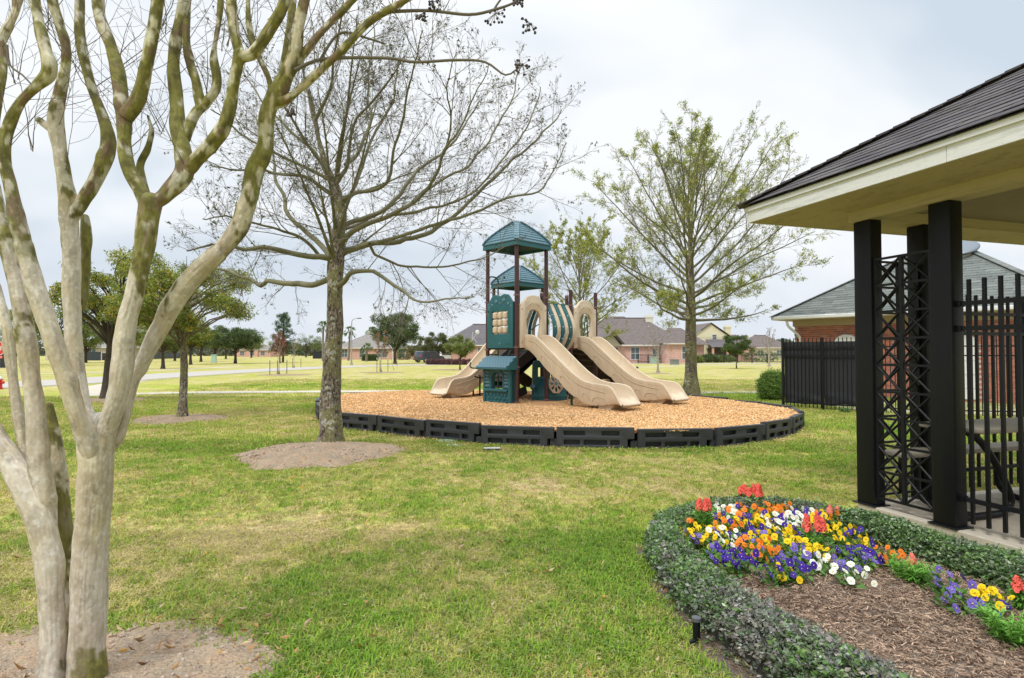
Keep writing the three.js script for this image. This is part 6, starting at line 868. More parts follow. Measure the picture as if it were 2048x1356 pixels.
// street lamp
{ const t = thing('street_lamp', 'grey street lamp with curved arm in front of the low red brick house', 'street lamp', gpos(703, 74)); const m = std(0.33, 0.34, 0.34, { metalness: 0.4, roughness: 0.5 }); mesh('pole', cyl(0.10, 0.06, 5.3, 0, 0, 0, 10), m, t); mesh('arm', pipe([[0, 5.2, 0], [0.03, 5.5, 0], [0.3, 5.78, 0], [0.75, 5.86, 0]], 0.045, 24, 8), m, t); mesh('lamp_head', rbox(0.55, 0.12, 0.22, 0.05, 0.95, 5.86, 0), std(0.12, 0.12, 0.12), t); mesh('base', cyl(0.18, 0.16, 0.25, 0, 0, 0, 10), m, t); }
// parked cars
function car(label, p, turn, paint, L, H, kind) {
  const g = thing('parked_car', label, kind, p, turn), s = new THREE.Shape(), w = 1.9; // side outline of a tall estate, nose to +x
  s.moveTo(-L / 2, 0.45); s.lineTo(-L / 2 - 0.03, 0.95); s.lineTo(-L / 2 + 0.08, 1.12); s.lineTo(-L / 2 + 0.28, H - 0.12); s.quadraticCurveTo(-L / 2 + 0.32, H, -L / 2 + 0.55, H); s.lineTo(L * 0.10, H); s.quadraticCurveTo(L * 0.16, H, L * 0.2, H - 0.1); s.lineTo(L * 0.30, 1.10); s.lineTo(L / 2 - 0.12, 0.98); s.quadraticCurveTo(L / 2, 0.95, L / 2, 0.78); s.lineTo(L / 2, 0.42); s.lineTo(-L / 2, 0.38);
  const b = extr(s, w - 0.12, 0.06, 8); b.translate(0, 0, -w / 2 + 0.06); mesh('body', toCreasedNormals(clean(b), 0.5), paint, g);
  const gl = (pts) => { const e = extr(shapeOf(pts), 0.02); for (const z of [w / 2 + 0.001, -w / 2 - 0.021]) { const q = e.clone(); q.translate(0, 0, z); mesh('window', q, M.glass, g); } }; gl([[-L / 2 + 0.35, 1.16], [-L / 2 + 0.45, H - 0.16], [-L * 0.17, H - 0.14], [-L * 0.17, 1.16]]); gl([[-L * 0.155, 1.16], [-L * 0.155, H - 0.14], [0.0, H - 0.14], [0, 1.16]]); gl([[0.03, 1.16], [0.03, H - 0.14], [L * 0.15, H - 0.16], [L * 0.265, 1.16]]);
  mesh('windscreen', barBetween(V(L * 0.19, H - 0.12, 0), V(L * 0.298, 1.13, 0), w - 0.3, 0.03), M.glass, g);
  for (const x of [-L * 0.31, L * 0.31]) for (const z of [-1, 1]) { const wg = new THREE.Group(); wg.name = 'wheel'; g.add(wg); wg.position.set(x, 0.37, z * (w / 2 - 0.08)); const ty = new THREE.CylinderGeometry(0.37, 0.37, 0.24, 22); ty.rotateX(Math.PI / 2); mesh('tyre', ty, std(0.015, 0.015, 0.015), wg); const rim = new THREE.CylinderGeometry(0.24, 0.24, 0.26, 14); rim.rotateX(Math.PI / 2); mesh('rim', rim, std(0.45, 0.45, 0.46, { metalness: 0.7, roughness: 0.35 }), wg); }
  for (const z of [-0.7, 0.7]) { mesh('headlight', rbox(0.08, 0.18, 0.32, 0.03, L / 2, 0.82, z), M.white, g); mesh('tail_light', rbox(0.07, 0.4, 0.14, 0.02, -L / 2 - 0.01, 1.0, z * 1.15), std(0.35, 0.02, 0.02), g); }
  mesh('bumper', [rbox(0.14, 0.2, w, 0.05, L / 2, 0.46, 0), rbox(0.14, 0.2, w, 0.05, -L / 2, 0.5, 0)], std(0.05, 0.05, 0.055), g); mesh('door_handle', [-0.55, 0.35].flatMap(x => [-1, 1].map(z => box(0.2, 0.04, 0.04, x, 1.02, z * (w / 2 + 0.01)))), std(0.3, 0.3, 0.3), g); return g;
}
car('dark navy sport utility car parked beside the brick house', gpos(858, 93), 0.85, new THREE.MeshPhysicalMaterial({ color: col(0.012, 0.018, 0.035), roughness: 0.35, clearcoat: 1 }), 4.7, 1.78, 'car'); car('white vehicle parked behind the dark car', gpos(888, 102), 1.1, new THREE.MeshPhysicalMaterial({ color: col(0.75, 0.75, 0.75), roughness: 0.35, clearcoat: 1 }), 4.8, 1.85, 'car');
// stop sign, hydrant
const font = await new FontLoader().loadAsync('fonts/droid/droid_sans_bold.typeface.json');
const text = (s, size, x, y, z, sx = 1) => { const t = new TextGeometry(s, { font, size, depth: 0.004, curveSegments: 4, bevelEnabled: false }); t.computeBoundingBox(); const b = t.boundingBox; t.translate(-(b.min.x + b.max.x) / 2, -(b.min.y + b.max.y) / 2, 0); t.scale(sx, 1, 1); t.translate(x, y, z); return t; };
{ const t = thing('stop_sign', 'red octagonal STOP sign with white border at the left edge', 'stop sign', gpos(-3, 33), 0.1); const red = std(0.62, 0.03, 0.025, { roughness: 0.45 }); const oct = r => shapeOf(Array.from({ length: 8 }, (_, i) => [Math.cos((i + 0.5) * Math.PI / 4) * r, Math.sin((i + 0.5) * Math.PI / 4) * r])); mesh('post', box(0.06, 1.95, 0.05, 0, 0.97, -0.05), std(0.3, 0.3, 0.3, { metalness: 0.6, roughness: 0.5 }), t); mesh('border', extr(oct(0.40), 0.012).translate(0, 1.76, 0), M.white, t); mesh('plate', extr(oct(0.365), 0.012).translate(0, 1.76, 0.004), red, t); mesh('lettering', text('STOP', 0.24, 0, 1.76, 0.017, 0.85), M.white, t); mesh('small_plate', rbox(0.42, 0.16, 0.012, 0.005, 0, 1.27, 0), red, t); mesh('small_lettering', text('ALL WAY', 0.07, 0, 1.27, 0.007), M.white, t); }
{ const t = thing('fire_hydrant', 'red fire hydrant with white top at the left edge of the lawn', 'fire hydrant', gpos(-4, 24.5)); const red = std(0.60, 0.02, 0.02, { roughness: 0.45 }); mesh('barrel', [cyl(0.17, 0.15, 0.42, 0, 0, 0, 18), cyl(0.2, 0.2, 0.05, 0, 0, 0, 18), cyl(0.19, 0.19, 0.05, 0, 0.36, 0, 18)], red, t); mesh('bonnet', [ball(0.17, 0, 0.43, 0, 1, 0.75, 1), cyl(0.04, 0.03, 0.09, 0, 0.53, 0, 8)], M.white, t); mesh('nozzle', [rod(V(0.1, 0.28, 0), V(0.26, 0.28, 0), 0.06, 10), rod(V(-0.1, 0.28, 0), V(-0.26, 0.28, 0), 0.06, 10), rod(V(0, 0.26, 0.1), V(0, 0.26, 0.25), 0.075, 10)], red, t); }
{ const t = thing('litter_bin', 'black square litter bin on the grass behind the upper slide', 'bin', gpos(1268, 36)); mesh('bin', rbox(0.42, 0.62, 0.36, 0.02, 0, 0.31, 0), std(0.02, 0.02, 0.02), t); mesh('lid', rbox(0.48, 0.05, 0.42, 0.015, 0, 0.645, 0), std(0.03, 0.03, 0.03), t); }
// ---------- flower bed at the lower right ----------
const hedgeLine = [[1.95, 1.42], [1.62, 2.02], [1.34, 2.6], [1.17, 3.1], [1.08, 3.7], [1.10, 4.3], [1.29, 4.76], [1.62, 5.08], [1.98, 5.26], [2.36, 5.2], [2.62, 4.98], [2.83, 4.6], [2.99, 4.2], [3.11, 3.8], [3.2, 3.3], [3.3, 2.7], [3.38, 2.0], [3.4, 1.5]];
const bedOuter = hedgeLine.map(p => p);
M.bark = new THREE.MeshStandardMaterial({ color: col(0.30, 0.225, 0.17), map: soilTex, bumpMap: soilBump, bumpScale: 0.04, roughness: 1 });
sheet('flower_bed', closedCurve(hedgeLine, 160), 0.012, M.bark, 'brown shredded bark covering the flower bed inside the low hedge', 'bark mulch', 0.05);
{
  rnd = mulberry(300); const hp = hedgeLine.map(([x, d], i) => [V(x, i < 7 ? 0.15 : 0.11, -d), 1]), [P] = smoothPath(hp, 0.05), N = P.length, H = thing('low_hedge', 'low clipped small leaved hedge, grey green and bronze, curving round the flower bed', 'hedge', [0, 0, 0]);
  const size = t => [0.105 + 0.03 * noise3(t * 12, 1, 1) + 0.02 * sstep(0.25, 0, t) - 0.015 * gauss(t, 0, 0.40, 0, 0.08, 1), mix(0.122, 0.112, sstep(0.30, 0.45, t)) * (0.92 + 0.16 * noise3(t * 16, 4, 1))];
  const side = i => { const a = P[Math.max(i - 1, 0)], b = P[Math.min(i + 1, N - 1)], d = b.clone().sub(a).normalize(); return V(-d.z, 0, d.x); };
  // woody core
  { const st = []; for (let i = 0; i < 1500; i++) { const k = Math.floor(R(0, N)), s = side(k), [w, h] = size(k / N), o = R(-0.75, 0.75), a = P[k].clone().addScaledVector(s, o * w * 0.6).setY(0.0), b = P[k].clone().addScaledVector(s, o * w * 1.1 + R(-0.03, 0.03)).add(V(R(-0.03, 0.03), 0, R(-0.03, 0.03))).setY(2 * h * R(0.6, 0.93) * (1 - 0.3 * o * o)); st.push(rod(a, b, 0.0022, 3)); } mesh('stems', merge(st), std(0.085, 0.06, 0.045), H, 'stuff');
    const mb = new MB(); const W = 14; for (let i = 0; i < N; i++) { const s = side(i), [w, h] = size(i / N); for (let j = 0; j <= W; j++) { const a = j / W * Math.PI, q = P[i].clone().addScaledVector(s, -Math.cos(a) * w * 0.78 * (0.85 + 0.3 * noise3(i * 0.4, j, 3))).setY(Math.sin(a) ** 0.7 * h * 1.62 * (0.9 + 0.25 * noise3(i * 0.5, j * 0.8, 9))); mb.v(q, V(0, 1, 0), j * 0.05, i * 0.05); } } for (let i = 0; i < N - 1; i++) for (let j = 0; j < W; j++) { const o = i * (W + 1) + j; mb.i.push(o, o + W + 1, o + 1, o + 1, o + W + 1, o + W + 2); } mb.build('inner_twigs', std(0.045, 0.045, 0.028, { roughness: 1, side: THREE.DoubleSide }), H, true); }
  const list = []; for (let i = 0; i < 34000; i++) { const k = Math.min(N - 1, Math.floor(rnd() * N)), t = k / N, s = side(k), [w, h] = size(t), a = R(-0.12, Math.PI + 0.12), depth = 1 - 0.30 * Math.pow(rnd(), 2), rag = 1 + 0.16 * (noise3(k * 0.35, a * 3, 5) - 0.5) + 0.12 * (rnd() - 0.5) + (rnd() < 0.03 ? 0.14 * rnd() : 0), q = P[k].clone().addScaledVector(s, -Math.cos(a) * w * depth * rag).add(V(R(-0.025, 0.025), 0, R(-0.025, 0.025))); q.y = Math.max(0.02, Math.pow(Math.max(0, Math.sin(a)), 0.55) * 2 * h * depth * rag); if (q.y < 0.09 && t < 0.33 && rnd() < 0.8) continue; const bronze = clamp(sstep(0.36, 0.16, t) * 0.65 + (noise3(q.x * 3.2, 2, q.z * 3.2) - 0.5) * 0.9 - (t < 0.1 ? 0.3 : 0)); const c = rnd() < bronze ? pick([[0.25, 0.24, 0.225], [0.31, 0.295, 0.27], [0.19, 0.18, 0.155], [0.36, 0.32, 0.28], [0.23, 0.27, 0.20]]) : pick([[0.13, 0.24, 0.08], [0.17, 0.29, 0.085], [0.09, 0.17, 0.055], [0.23, 0.36, 0.11], [0.31, 0.38, 0.24], [0.24, 0.30, 0.18]]), z = R(0.75, 1.2); list.push([mat4(q, R(-0.6, 0.6), R(-3, 3), R(-0.6, 0.6), R(0.75, 1.25)), col(c[0] * z, c[1] * z, c[2] * z)]); }
  instances('foliage', tuft(6, 0.014, 0.023, 0.013, 71, 0.15, 0.5), leafMat(1, 1, 1, 0.15, 0.34, 0.9), list, H);
}
const inBed = (x, d) => inPoly(hedgeLine, x, d);
{ rnd = mulberry(310); const list = []; while (list.length < 26000) { const x = R(1.0, 3.4), d = R(1.5, 5.3); if (!inBed(x, d)) continue; if (d > 3.6 && rnd() < 0.3) continue; const t = rnd(), k = R(0.5, 1.15), c = lerp3([0.15, 0.09, 0.06], [0.56, 0.405, 0.29], clamp(Math.pow(t, 1.1) + 0.02 + 0.9 * (fbm3(x * 4, 2, d * 4, 3) - 0.5))); const cx = 2.2, dd = Math.hypot((x - cx) / 1.1, (d - 3.4) / 2); list.push([mat4(V(x, 0.022 + 0.05 * Math.max(0, 1 - dd * dd) + R(0, 0.016), -d), R(-0.3, 0.3), R(0, 6.3), R(-0.25, 0.25), R(0.008, 0.045), R(0.003, 0.005), R(0.002, 0.006)), col(c[0] * k, c[1] * k, c[2] * k)]); } tag(instances('bark_shreds', new THREE.BoxGeometry(1, 1, 1), new THREE.MeshPhysicalMaterial({ roughness: 1, specularIntensity: 0.2 }), list), 'loose shredded bark lying in the flower bed', 'bark mulch'); }
// pansies and snapdragons
M.stemGreen = leafMat(0.22, 0.38, 0.07, 0.35, 0.6); M.stemDark = leafMat(0.13, 0.27, 0.06, 0.35, 0.6);
const petalGeo = (() => { const mb = new MB(); const lobe = (a, L, W, z) => { const c = [], n = 7; for (let i = 0; i <= n; i++) { const t = i / n * 2 - 1, r = Math.sqrt(Math.max(0, 1 - t * t)); c.push([t, r]); } const o = mb.count, ca = Math.cos(a), sa = Math.sin(a), put = (u, v, y) => mb.v(V(u * ca - v * sa, y, u * sa + v * ca), V(0, 1, 0), u * 20, v * 20); put(0, 0, z); for (let i = 0; i <= n; i++) { const ang = i / n * Math.PI * 1.5 - Math.PI * 0.25; put(Math.cos(ang) * W, L * 0.52 + Math.sin(ang) * L * 0.48, z + 0.003 - 0.0015 * Math.cos(ang * 4)); } for (let i = 0; i < n; i++) mb.i.push(o, o + 2 + i, o + 1 + i); }; lobe(0.5, 0.024, 0.014, 0); lobe(-0.5, 0.024, 0.014, -0.001); lobe(1.75, 0.022, 0.013, 0.002); lobe(-1.75, 0.022, 0.013, 0.0025); lobe(Math.PI, 0.024, 0.017, 0.004); return mb.geo(true); })();
const eyeGeo = ball(0.0034, 0, 0.0065, 0, 1, 0.5, 1, 8);
const petal = { yellow: [0.88, 0.62, 0.01], orange: [0.86, 0.25, 0.02], purple: [0.06, 0.022, 0.30], white: [0.84, 0.84, 0.72], lavender: [0.20, 0.14, 0.50] };
const pm = {}; for (const k in petal) pm[k] = leafMat(...petal[k], 0.25, 0.6);
const eyeM = { yellow: std(0.30, 0.12, 0.01), orange: std(0.35, 0.1, 0.01), purple: std(0.75, 0.6, 0.2), white: std(0.75, 0.55, 0.05), lavender: std(0.7, 0.55, 0.15) };
function pansyProto(colour, seed) {
  rnd = mulberry(seed); const g = new THREE.Group(); g.name = 'pansy_plant'; const lf = [], st = []; for (let i = 0; i < 7; i++) { const t = tuft(9, 0.05, 0.042, 0.022, seed + i, 0.2, 0.4); t.translate(R(-0.04, 0.04), 0.035 + R(0, 0.055), R(-0.04, 0.04)); lf.push(t); }
  mesh('leaves', merge(lf), rnd() < 0.5 ? M.stemGreen : M.stemDark, g);
  const n = 9 + Math.floor(rnd() * 5); for (let i = 0; i < n; i++) { const a = i * 2.4 + R(-0.3, 0.3), r = R(0.01, 0.115), p = V(Math.cos(a) * r, 0.11 + R(-0.035, 0.04), Math.sin(a) * r); st.push(rod(V(p.x * 0.4, 0.03, p.z * 0.4), p, 0.0015, 4)); const b = mesh('bloom', petalGeo, pm[colour], g); b.position.copy(p); b.rotation.set(R(0.3, 1.3), R(-0.9, 0.9), R(-0.5, 0.5), 'YXZ'); b.scale.setScalar(R(0.66, 1.0)); mesh('eye', eyeGeo, eyeM[colour], b); }
  mesh('stems', merge(st), M.stemGreen, g); return g;
}
const protos = {}; let ps = 320; for (const k in petal) protos[k] = [pansyProto(k, ps++), pansyProto(k, ps++), pansyProto(k, ps++)];
rnd = mulberry(340);
const plants = { yellow: [[1350, 1058], [1377, 1066], [1395, 1060], [1416, 1064], [1432, 1078], [1506, 1046], [1520, 1052], [1533, 1042], [1546, 1048], [1496, 1056], [1556, 1078], [1570, 1068], [1584, 1068], [1583, 1080], [1658, 1062], [1672, 1062], [1694, 1066], [1684, 1080], [1704, 1066], [1722, 1082], [1738, 1090], [1512, 1064], [1528, 1072], [1558, 1060], [1470, 1046], [1646, 1044], [1561, 1136], [1972, 1192], [1506, 1078], [1545, 1082], [1440, 1062], [1600, 1090], [1626, 1100]], orange: [[1371, 1038], [1440, 1046], [1450, 1056], [1462, 1050], [1455, 1014], [1486, 1004], [1503, 1008], [1522, 1018], [1536, 1016], [1549, 1016], [1568, 1024], [1480, 1022], [1494, 1032], [1512, 1026], [1560, 1030], [1486, 1084], [1501, 1090], [1512, 1098], [1523, 1100], [1771, 1102], [1640, 1038], [1466, 1032], [1538, 1028], [1475, 1000]], purple: [[1438, 1034], [1462, 1072], [1476, 1068], [1488, 1040], [1465, 1024], [1602, 1070], [1596, 1080], [1607, 1060], [1688, 1094], [1706, 1096], [1726, 1098], [1736, 1106], [1716, 1110], [1475, 1116], [1458, 1114], [1540, 1136], [1580, 1128], [1592, 1134], [1708, 1072], [1580, 1034], [1600, 1036], [1494, 1060], [1634, 1040], [1446, 1020], [1976, 1198], [1555, 1046]], white: [[1448, 1072], [1464, 1082], [1440, 1028], [1442, 1024], [1558, 1052], [1570, 1048], [1581, 1052], [1594, 1046], [1566, 1062], [1580, 1040], [1604, 1040], [1640, 1121], [1706, 1144], [1612, 1034], [1554, 1040]], lavender: [[1398, 1070], [1430, 1092], [1534, 1070], [1552, 1044], [1584, 1100], [1598, 1102], [1692, 1120], [1710, 1118], [1520, 1088], [1892, 1160], [1912, 1192], [1478, 1030]] };
const pots = []; for (const k in plants) for (const [x, y] of plants[k]) { const p = ground(x, y, 0.16), src = pick(protos[k]); const c = copyOf(src, null); c.position.set(p.x, 0.035, p.z); c.rotation.y = R(-0.7, 0.7); c.scale.setScalar(R(0.95, 1.25)); const where = `${y < 1036 ? 'back' : y < 1066 ? 'middle' : y < 1090 ? 'front' : 'very front'} ${x < 1450 ? 'left' : x < 1540 ? 'left of centre' : x < 1620 ? 'right of centre' : x < 1800 ? 'right' : 'far right'}`; tag(c, `${k} flowered pansy plant at the ${where} of the flower bed`, 'pansy', `${k} pansies, ${where} of the flower bed`); pots.push(p); }
function snapdragon(label, x, y, h, w, spikes, colour, seed) {
  rnd = mulberry(seed); const p = ground(x, y, h * 0.8), g = thing('snapdragon', label, 'flower', [p.x, 0.035, p.z]), lf = new MB(); const stems = [];
  for (let i = 0; i < (w > 0.25 ? 30 : 20); i++) { const a = R(0, 6.28), r = w * 0.42 * Math.sqrt(rnd()), top = V(Math.cos(a) * r, h * R(0.55, 0.8), Math.sin(a) * r), b = V(top.x * 0.3, 0, top.z * 0.3); stems.push(rod(b, top, 0.002, 4)); for (let k = 0; k < 30; k++) { const t = R(0.2, 1.02), o = b.clone().lerp(top, t), d = V(R(-1, 1), R(-0.1, 0.8), R(-1, 1)).normalize(), s = V(0, 0, 0).crossVectors(d, V(R(-0.2, 0.2), 1, R(-0.2, 0.2))).normalize().multiplyScalar(0.0052), L = R(0.035, 0.065), m = o.clone().addScaledVector(d, L * 0.5), e = o.clone().addScaledVector(d, L).add(V(0, -0.008, 0)); lf.quad(o, m.clone().add(s), e, m.clone().sub(s)); } }
  lf.build('leaves', leafMat(0.28, 0.56, 0.10, 0.45, 0.55), g); mesh('stems', merge(stems), M.stemGreen, g);
  const cm = colour ? leafMat(...colour, 0.2, 0.55) : null; for (let i = 0; i < spikes; i++) { const a = i * 2.4 + 0.5, r = spikes > 1 ? w * R(0.12, 0.42) : 0, bs = [], c = V(Math.cos(a) * r, h * 0.72, Math.sin(a) * r), SH = h * R(0.24, 0.40); for (let k = 0; k < 34; k++) { const t = k / 34, aa = k * 2.4, rr = 0.021 * (1 - 0.65 * t), s = (0.72 - 0.38 * t) * R(0.6, 1.2); const q = (t < 0.9 ? petalGeo : eyeGeo).clone(); q.scale(s * 0.85, s * 1.6, s * 0.85); q.rotateX(R(0.7, 1.4)); q.rotateZ(R(-0.5, 0.5)); q.rotateY(-aa + Math.PI / 2 + R(-0.4, 0.4)); q.translate(c.x + Math.cos(aa) * rr, c.y + t * SH, c.z + Math.sin(aa) * rr); bs.push(q); const tub = ball(0.008 * (1 - 0.4 * t), 0, 0, 0, 1, 0.8, 1, 6); tub.translate(c.x + Math.cos(aa) * rr * 0.6, c.y + t * SH, c.z + Math.sin(aa) * rr * 0.6); bs.push(tub); } mesh('flower_spike', merge(bs), cm, g); } return g;
}
const CORAL = [0.92, 0.17, 0.12], PINK = [0.92, 0.28, 0.21];
snapdragon('coral snapdragon at the left of the flower bed, above dark green leaves', 1408, 1022, 0.30, 0.17, 5, CORAL, 351); snapdragon('coral snapdragon at the back of the flower bed, left of the other one there', 1484, 990, 0.27, 0.10, 3, CORAL, 352); snapdragon('big coral snapdragon cluster at the back of the flower bed', 1512, 993, 0.28, 0.16, 6, CORAL, 353); snapdragon('big coral snapdragon with long green leaves in the middle of the flower bed', 1632, 1062, 0.30, 0.20, 6, CORAL, 354); snapdragon('small pink snapdragon beside the hedge near the black posts', 1665, 1030, 0.22, 0.09, 2, PINK, 355); snapdragon('small red snapdragon at the very right edge of the bed', 2046, 1185, 0.2, 0.1, 2, CORAL, 358);
snapdragon('bushy green snapdragon plant with hardly any flowers, right part of the bed', 1824, 1132, 0.20, 0.30, 1, PINK, 356); snapdragon('bushy green plant without flowers at the right edge of the bed', 2024, 1236, 0.23, 0.36, 0, null, 357); snapdragon('small low green plant without flowers, left part of the bed', 1420, 1116, 0.07, 0.10, 0, null, 359); snapdragon('low green plant left of centre among the bark shreds', 1508, 1106, 0.12, 0.16, 0, null, 360);
{ const p = at(1393, 1270, 3.08).setY(0), t = thing('path_light', 'short black capped pipe standing at the left foot of the hedge', 'pipe', p); mesh('pipe', [cyl(0.019, 0.019, 0.13, 0, 0, 0, 14), rod(V(0, 0.02, 0), V(-0.05, 0.012, 0.02), 0.014, 10)], M.iron, t); mesh('cap', cyl(0.024, 0.024, 0.018, 0, 0.118, 0, 14), std(0.10, 0.10, 0.11, { roughness: 0.3 }), t); }
// things lying in the lawn
{ const g1 = thing('valve_cover', 'round pale green valve cover in the grass before the border', 'valve cover', ground(896, 884)); mesh('lid', [cyl(0.17, 0.17, 0.03, 0, 0, 0, 22), cyl(0.12, 0.12, 0.004, 0, 0.03, 0, 18)], std(0.26, 0.36, 0.29), g1); const g2 = thing('valve_cover', 'grey square valve cover in the grass, nearer than the round one', 'valve cover', ground(902, 893), 0.2); mesh('lid', [rbox(0.26, 0.03, 0.16, 0.006, 0, 0.015, 0), box(0.18, 0.004, 0.1, 0, 0.032, 0)], std(0.32, 0.35, 0.3), g2); const g3 = thing('sprinkler_cap', 'flat dark cap with pale rim lying in the lawn', 'cap', ground(984, 902), 0.05); mesh('cap', rbox(0.26, 0.035, 0.10, 0.012, 0, 0.025, 0), std(0.03, 0.03, 0.03), g3); mesh('rim', rbox(0.25, 0.008, 0.095, 0.003, 0, 0.046, 0), std(0.4, 0.4, 0.38), g3); }
// grass blades, fallen leaves, weeds
function bladeClump(n, spread, L, W, bend, seed) { const q = mulberry(seed), mb = new MB(); for (let i = 0; i < n; i++) { const a = q() * 6.283, r = spread * Math.sqrt(q()), o = V(Math.cos(a) * r, 0, Math.sin(a) * r), d = q() * 6.283, l = L * (0.5 + q() * 0.8), w = W * (0.7 + 0.6 * q()), dir = V(Math.cos(d), 0, Math.sin(d)), s = V(-dir.z, 0, dir.x).multiplyScalar(w / 2), b = bend * (0.4 + q()), p1 = o.clone().addScaledVector(dir, l * 0.4 * b).setY(l * 0.55 * (1.1 - 0.45 * b)), p2 = o.clone().addScaledVector(dir, l * Math.min(1, 0.95 * b)).setY(Math.max(0.004, l * 0.85 * (1.08 - 0.85 * b))), n0 = V(0, 0, 0).crossVectors(s, p1.clone().sub(o)).normalize(); const fl = n0.y < 0; if (fl) n0.negate(); const k = mb.count; for (const p of [o.clone().sub(s), o.clone().add(s), p1.clone().sub(s), p1.clone().add(s), p2]) mb.v(p, n0, 0, 0); mb.i.push(...(fl ? [k, k + 2, k + 1, k + 1, k + 2, k + 3, k + 2, k + 4, k + 3] : [k, k + 1, k + 2, k + 1, k + 3, k + 2, k + 2, k + 3, k + 4])); } return mb.geo(); }
{
  rnd = mulberry(400); const lists = [[], [], []], inRing = (x, d) => ringPolys.some(p => inPoly(p, x, d)), out = (x, d) => inPoly(bedPoly, x, d) || inPoly(hedgeLine, x, d);
  const slab = (x, d) => { const dx = x - SHX, dd = d - SHD, lx = dx * 0.953 + dd * 0.303, lz = dx * 0.303 - dd * 0.953; return lx > -0.24 && lx < 4.8 && lz > -0.24 && lz < 5; };
  const strip = (x, d) => x > 0.84 + 0.14 * noise3(d * 4, 1, 1) + Math.max(0, 2.9 - d) * 0.3 - (d < 2.4 ? 0.0 : 0) && x < 1.3 && d > 1.6 && d < 4.5 + 0.2 * noise3(x * 5, 3, 3);
  const path = d => d > 18 && d < 24.5;
  for (const [n, d0, d1] of [[50000, 2.0, 5], [66000, 4.5, 10], [60000, 9, 20], [26000, 18, 34]]) for (let i = 0; i < n; i++) {
    const d = Math.sqrt(mix(d0 * d0, d1 * d1, rnd())), x = R(-1, 1) * (d * 0.95 + 0.5); if (out(x, d) || slab(x, d) || (d > 18 && Math.abs(d - (x < -8 ? 22.4 : 22.9)) < 0.75) || d > 20 && x < -14) continue; const ring = inRing(x, d); if (ring && rnd() < (RINGS.some(q => { const k = Math.hypot((x - q[0]) / q[2], (d - q[1]) / q[3]); return k < 1.3 && k > 0.78; }) ? 0.72 : 0.985)) continue; if (strip(x, d) && rnd() < 0.94) continue;
    const g = clamp(greenness(x, d) + (rnd() - 0.5) * 0.95), c0 = lawnColor(g), c = g > 0.62 ? lerp3(c0, [0.14, 0.36, 0.03], 0.45 * rnd()) : rnd() < 0.3 ? lerp3(c0, [0.80, 0.66, 0.42], 0.6 * rnd()) : c0, k = R(0.72, 1.3), s = R(0.7, 1.25) * mix(0.75, 1.05, g) * (d > 9 ? 1.25 : 1) * (d > 18 ? 1.3 : 1);
    lists[d > 9 ? 2 : g < 0.45 ? 1 : 0].push([mat4(V(x, 0.0, -d), R(-0.12, 0.12), R(0, 6.3), R(-0.12, 0.12), s, s * mix(0.6, 1, g), s), col(c[0] * k, c[1] * k, c[2] * k)]);
  }
  const gm = new THREE.MeshPhysicalMaterial({ color: col(1, 1, 1), specularIntensity: 0.3, roughness: 0.75, side: THREE.DoubleSide, transmission: 0.45, thickness: 0 });
  tag(instances('grass', bladeClump(11, 0.05, 0.054, 0.0052, 0.78, 1), gm, lists[0]), 'short green grass blades of the near lawn', 'grass'); tag(instances('dry_grass', bladeClump(11, 0.055, 0.06, 0.0045, 1.05, 2), gm, lists[1]), 'flattened straw coloured grass of the near lawn', 'grass'); tag(instances('distant_grass', bladeClump(12, 0.11, 0.06, 0.008, 0.7, 3), gm, lists[2]), 'short mixed grass of the lawn farther off', 'grass');
  const lv = []; for (let i = 0; i < 620; i++) { const d = Math.sqrt(mix(5, 150, rnd() * rnd())), x = R(-1, 1) * d * 0.9; if (out(x, d) || slab(x, d)) continue; const c = pick([[0.42, 0.24, 0.10], [0.50, 0.33, 0.17], [0.30, 0.15, 0.07], [0.58, 0.43, 0.25], [0.55, 0.30, 0.06]]); lv.push([mat4(V(x, R(0.02, 0.045) + (inRing(x, d) ? 0.02 : 0), -d), R(-0.3, 0.3), R(0, 6.3), R(-0.3, 0.3), R(0.35, 1.0)), col(...c)]); }
  for (let i = 0; i < 420; i++) { const a = R(0, 6.28), r = Math.sqrt(rnd()) * 1.3, k = pick([0, 0, 1, 2]), [cx, cd, rx, rd] = RINGS[k]; lv.push([mat4(V(cx + Math.cos(a) * r * rx * 0.85, 0.055, -(cd + Math.sin(a) * r * rd * 0.85)), R(-0.4, 0.4), R(0, 6.3), R(-0.4, 0.4), R(0.5, 1.1)), col(...pick([[0.42, 0.24, 0.10], [0.50, 0.35, 0.2], [0.3, 0.18, 0.09]]))]); }
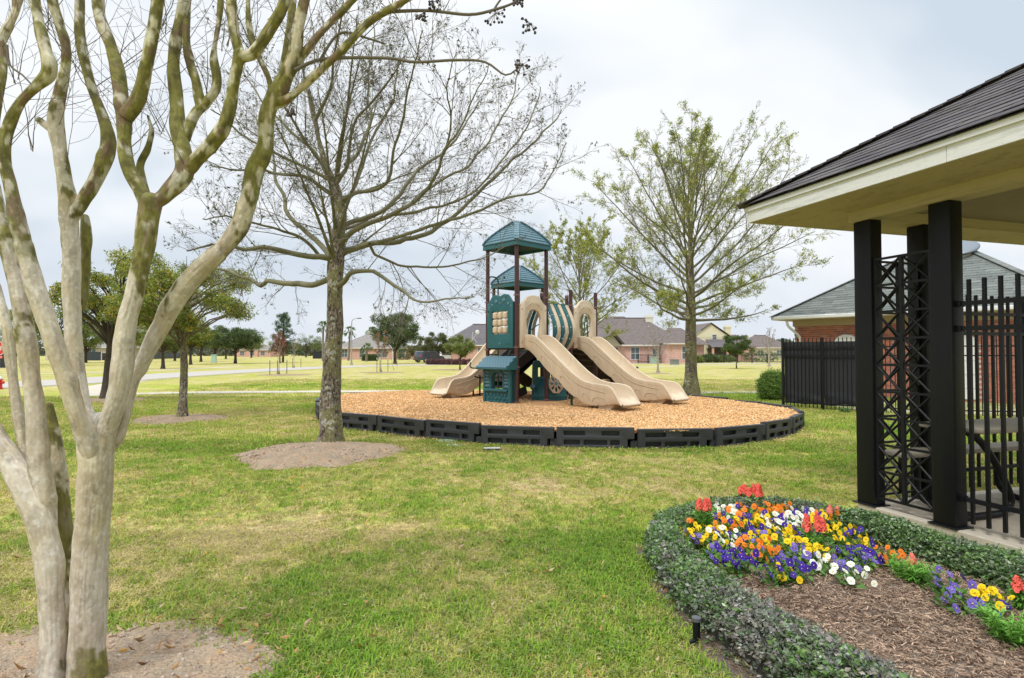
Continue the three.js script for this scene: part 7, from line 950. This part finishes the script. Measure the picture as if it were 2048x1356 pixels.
  tag(instances('fallen_leaves', tuft(1, 0, 0.055, 0.024, 44, 0.35, 1), leafMat(1, 1, 1, 0.15), lv), 'scattered dry brown fallen leaves on the lawn', 'fallen leaves');
  const sp = []; for (let i = 0; i < 420; i++) { const q = bedLine[Math.floor(rnd() * 900)], dx = q[0] - 0.5, dd = q[1] - 14, L = Math.hypot(dx, dd), o = 0.06 + 0.35 * rnd() ** 2, k = R(0.7, 1.05); sp.push([mat4(V(q[0] + dx / L * o, R(0.012, 0.04), -(q[1] + dd / L * o)), R(-0.4, 0.4), R(0, 6.3), R(-0.4, 0.4), R(0.014, 0.045), 0.006, R(0.007, 0.015)), col(0.86 * k, 0.55 * k, 0.28 * k)]); }
  tag(instances('spilled_chips', new THREE.BoxGeometry(1, 1, 1), std(1, 1, 1, { roughness: 0.95 }), sp), 'wood chips spilled over the border into the grass', 'wood chips');
  const pb = []; for (let i = 0; i < 1500; i++) { const k = i % 3 ? 0 : 1, [cx, cd, rx, rd, h] = RINGS[k], a = R(0, 6.28), r = Math.sqrt(rnd()), s = R(0.003, 0.014) * (k ? 1.4 : 1), q = R(0.7, 1.2); pb.push([mat4(V(cx + Math.cos(a) * r * rx * 0.9, 0.006 + h * (1 - r * r) + s * 0.2, -(cd + Math.sin(a) * r * rd * 0.9)), R(0, 3), R(0, 3), R(0, 3), s * 1.3, s * 0.8, s), col(0.40 * q, 0.30 * q, 0.23 * q)]); }
  tag(instances('soil_crumbs', new THREE.IcosahedronGeometry(1, 0), std(1, 1, 1, { roughness: 1 }), pb), 'small clods of dry soil in the rings under the trees', 'soil clods');
  [[692, 850, 0.16], [933, 872, 0.12], [1405, 886, 0.2], [1432, 884, 0.16], [1690, 826, 0.25]].forEach(([x, y, w], i) => shrub('weed_clump', ['leafy green weed where the border meets the bare tree', 'dark green weed at a joint of the border', 'green clover patch at the right front of the border', 'second clover patch right beside the first', 'green weed at the foot of the tall black fence'][i], ground(x, y), w, 0.14, w, 410 + i, 60, [[0.09, 0.26, 0.05], [0.13, 0.33, 0.06]], 0.03, { cat: 'weed' }));
}
renderer.render(scene, camera);
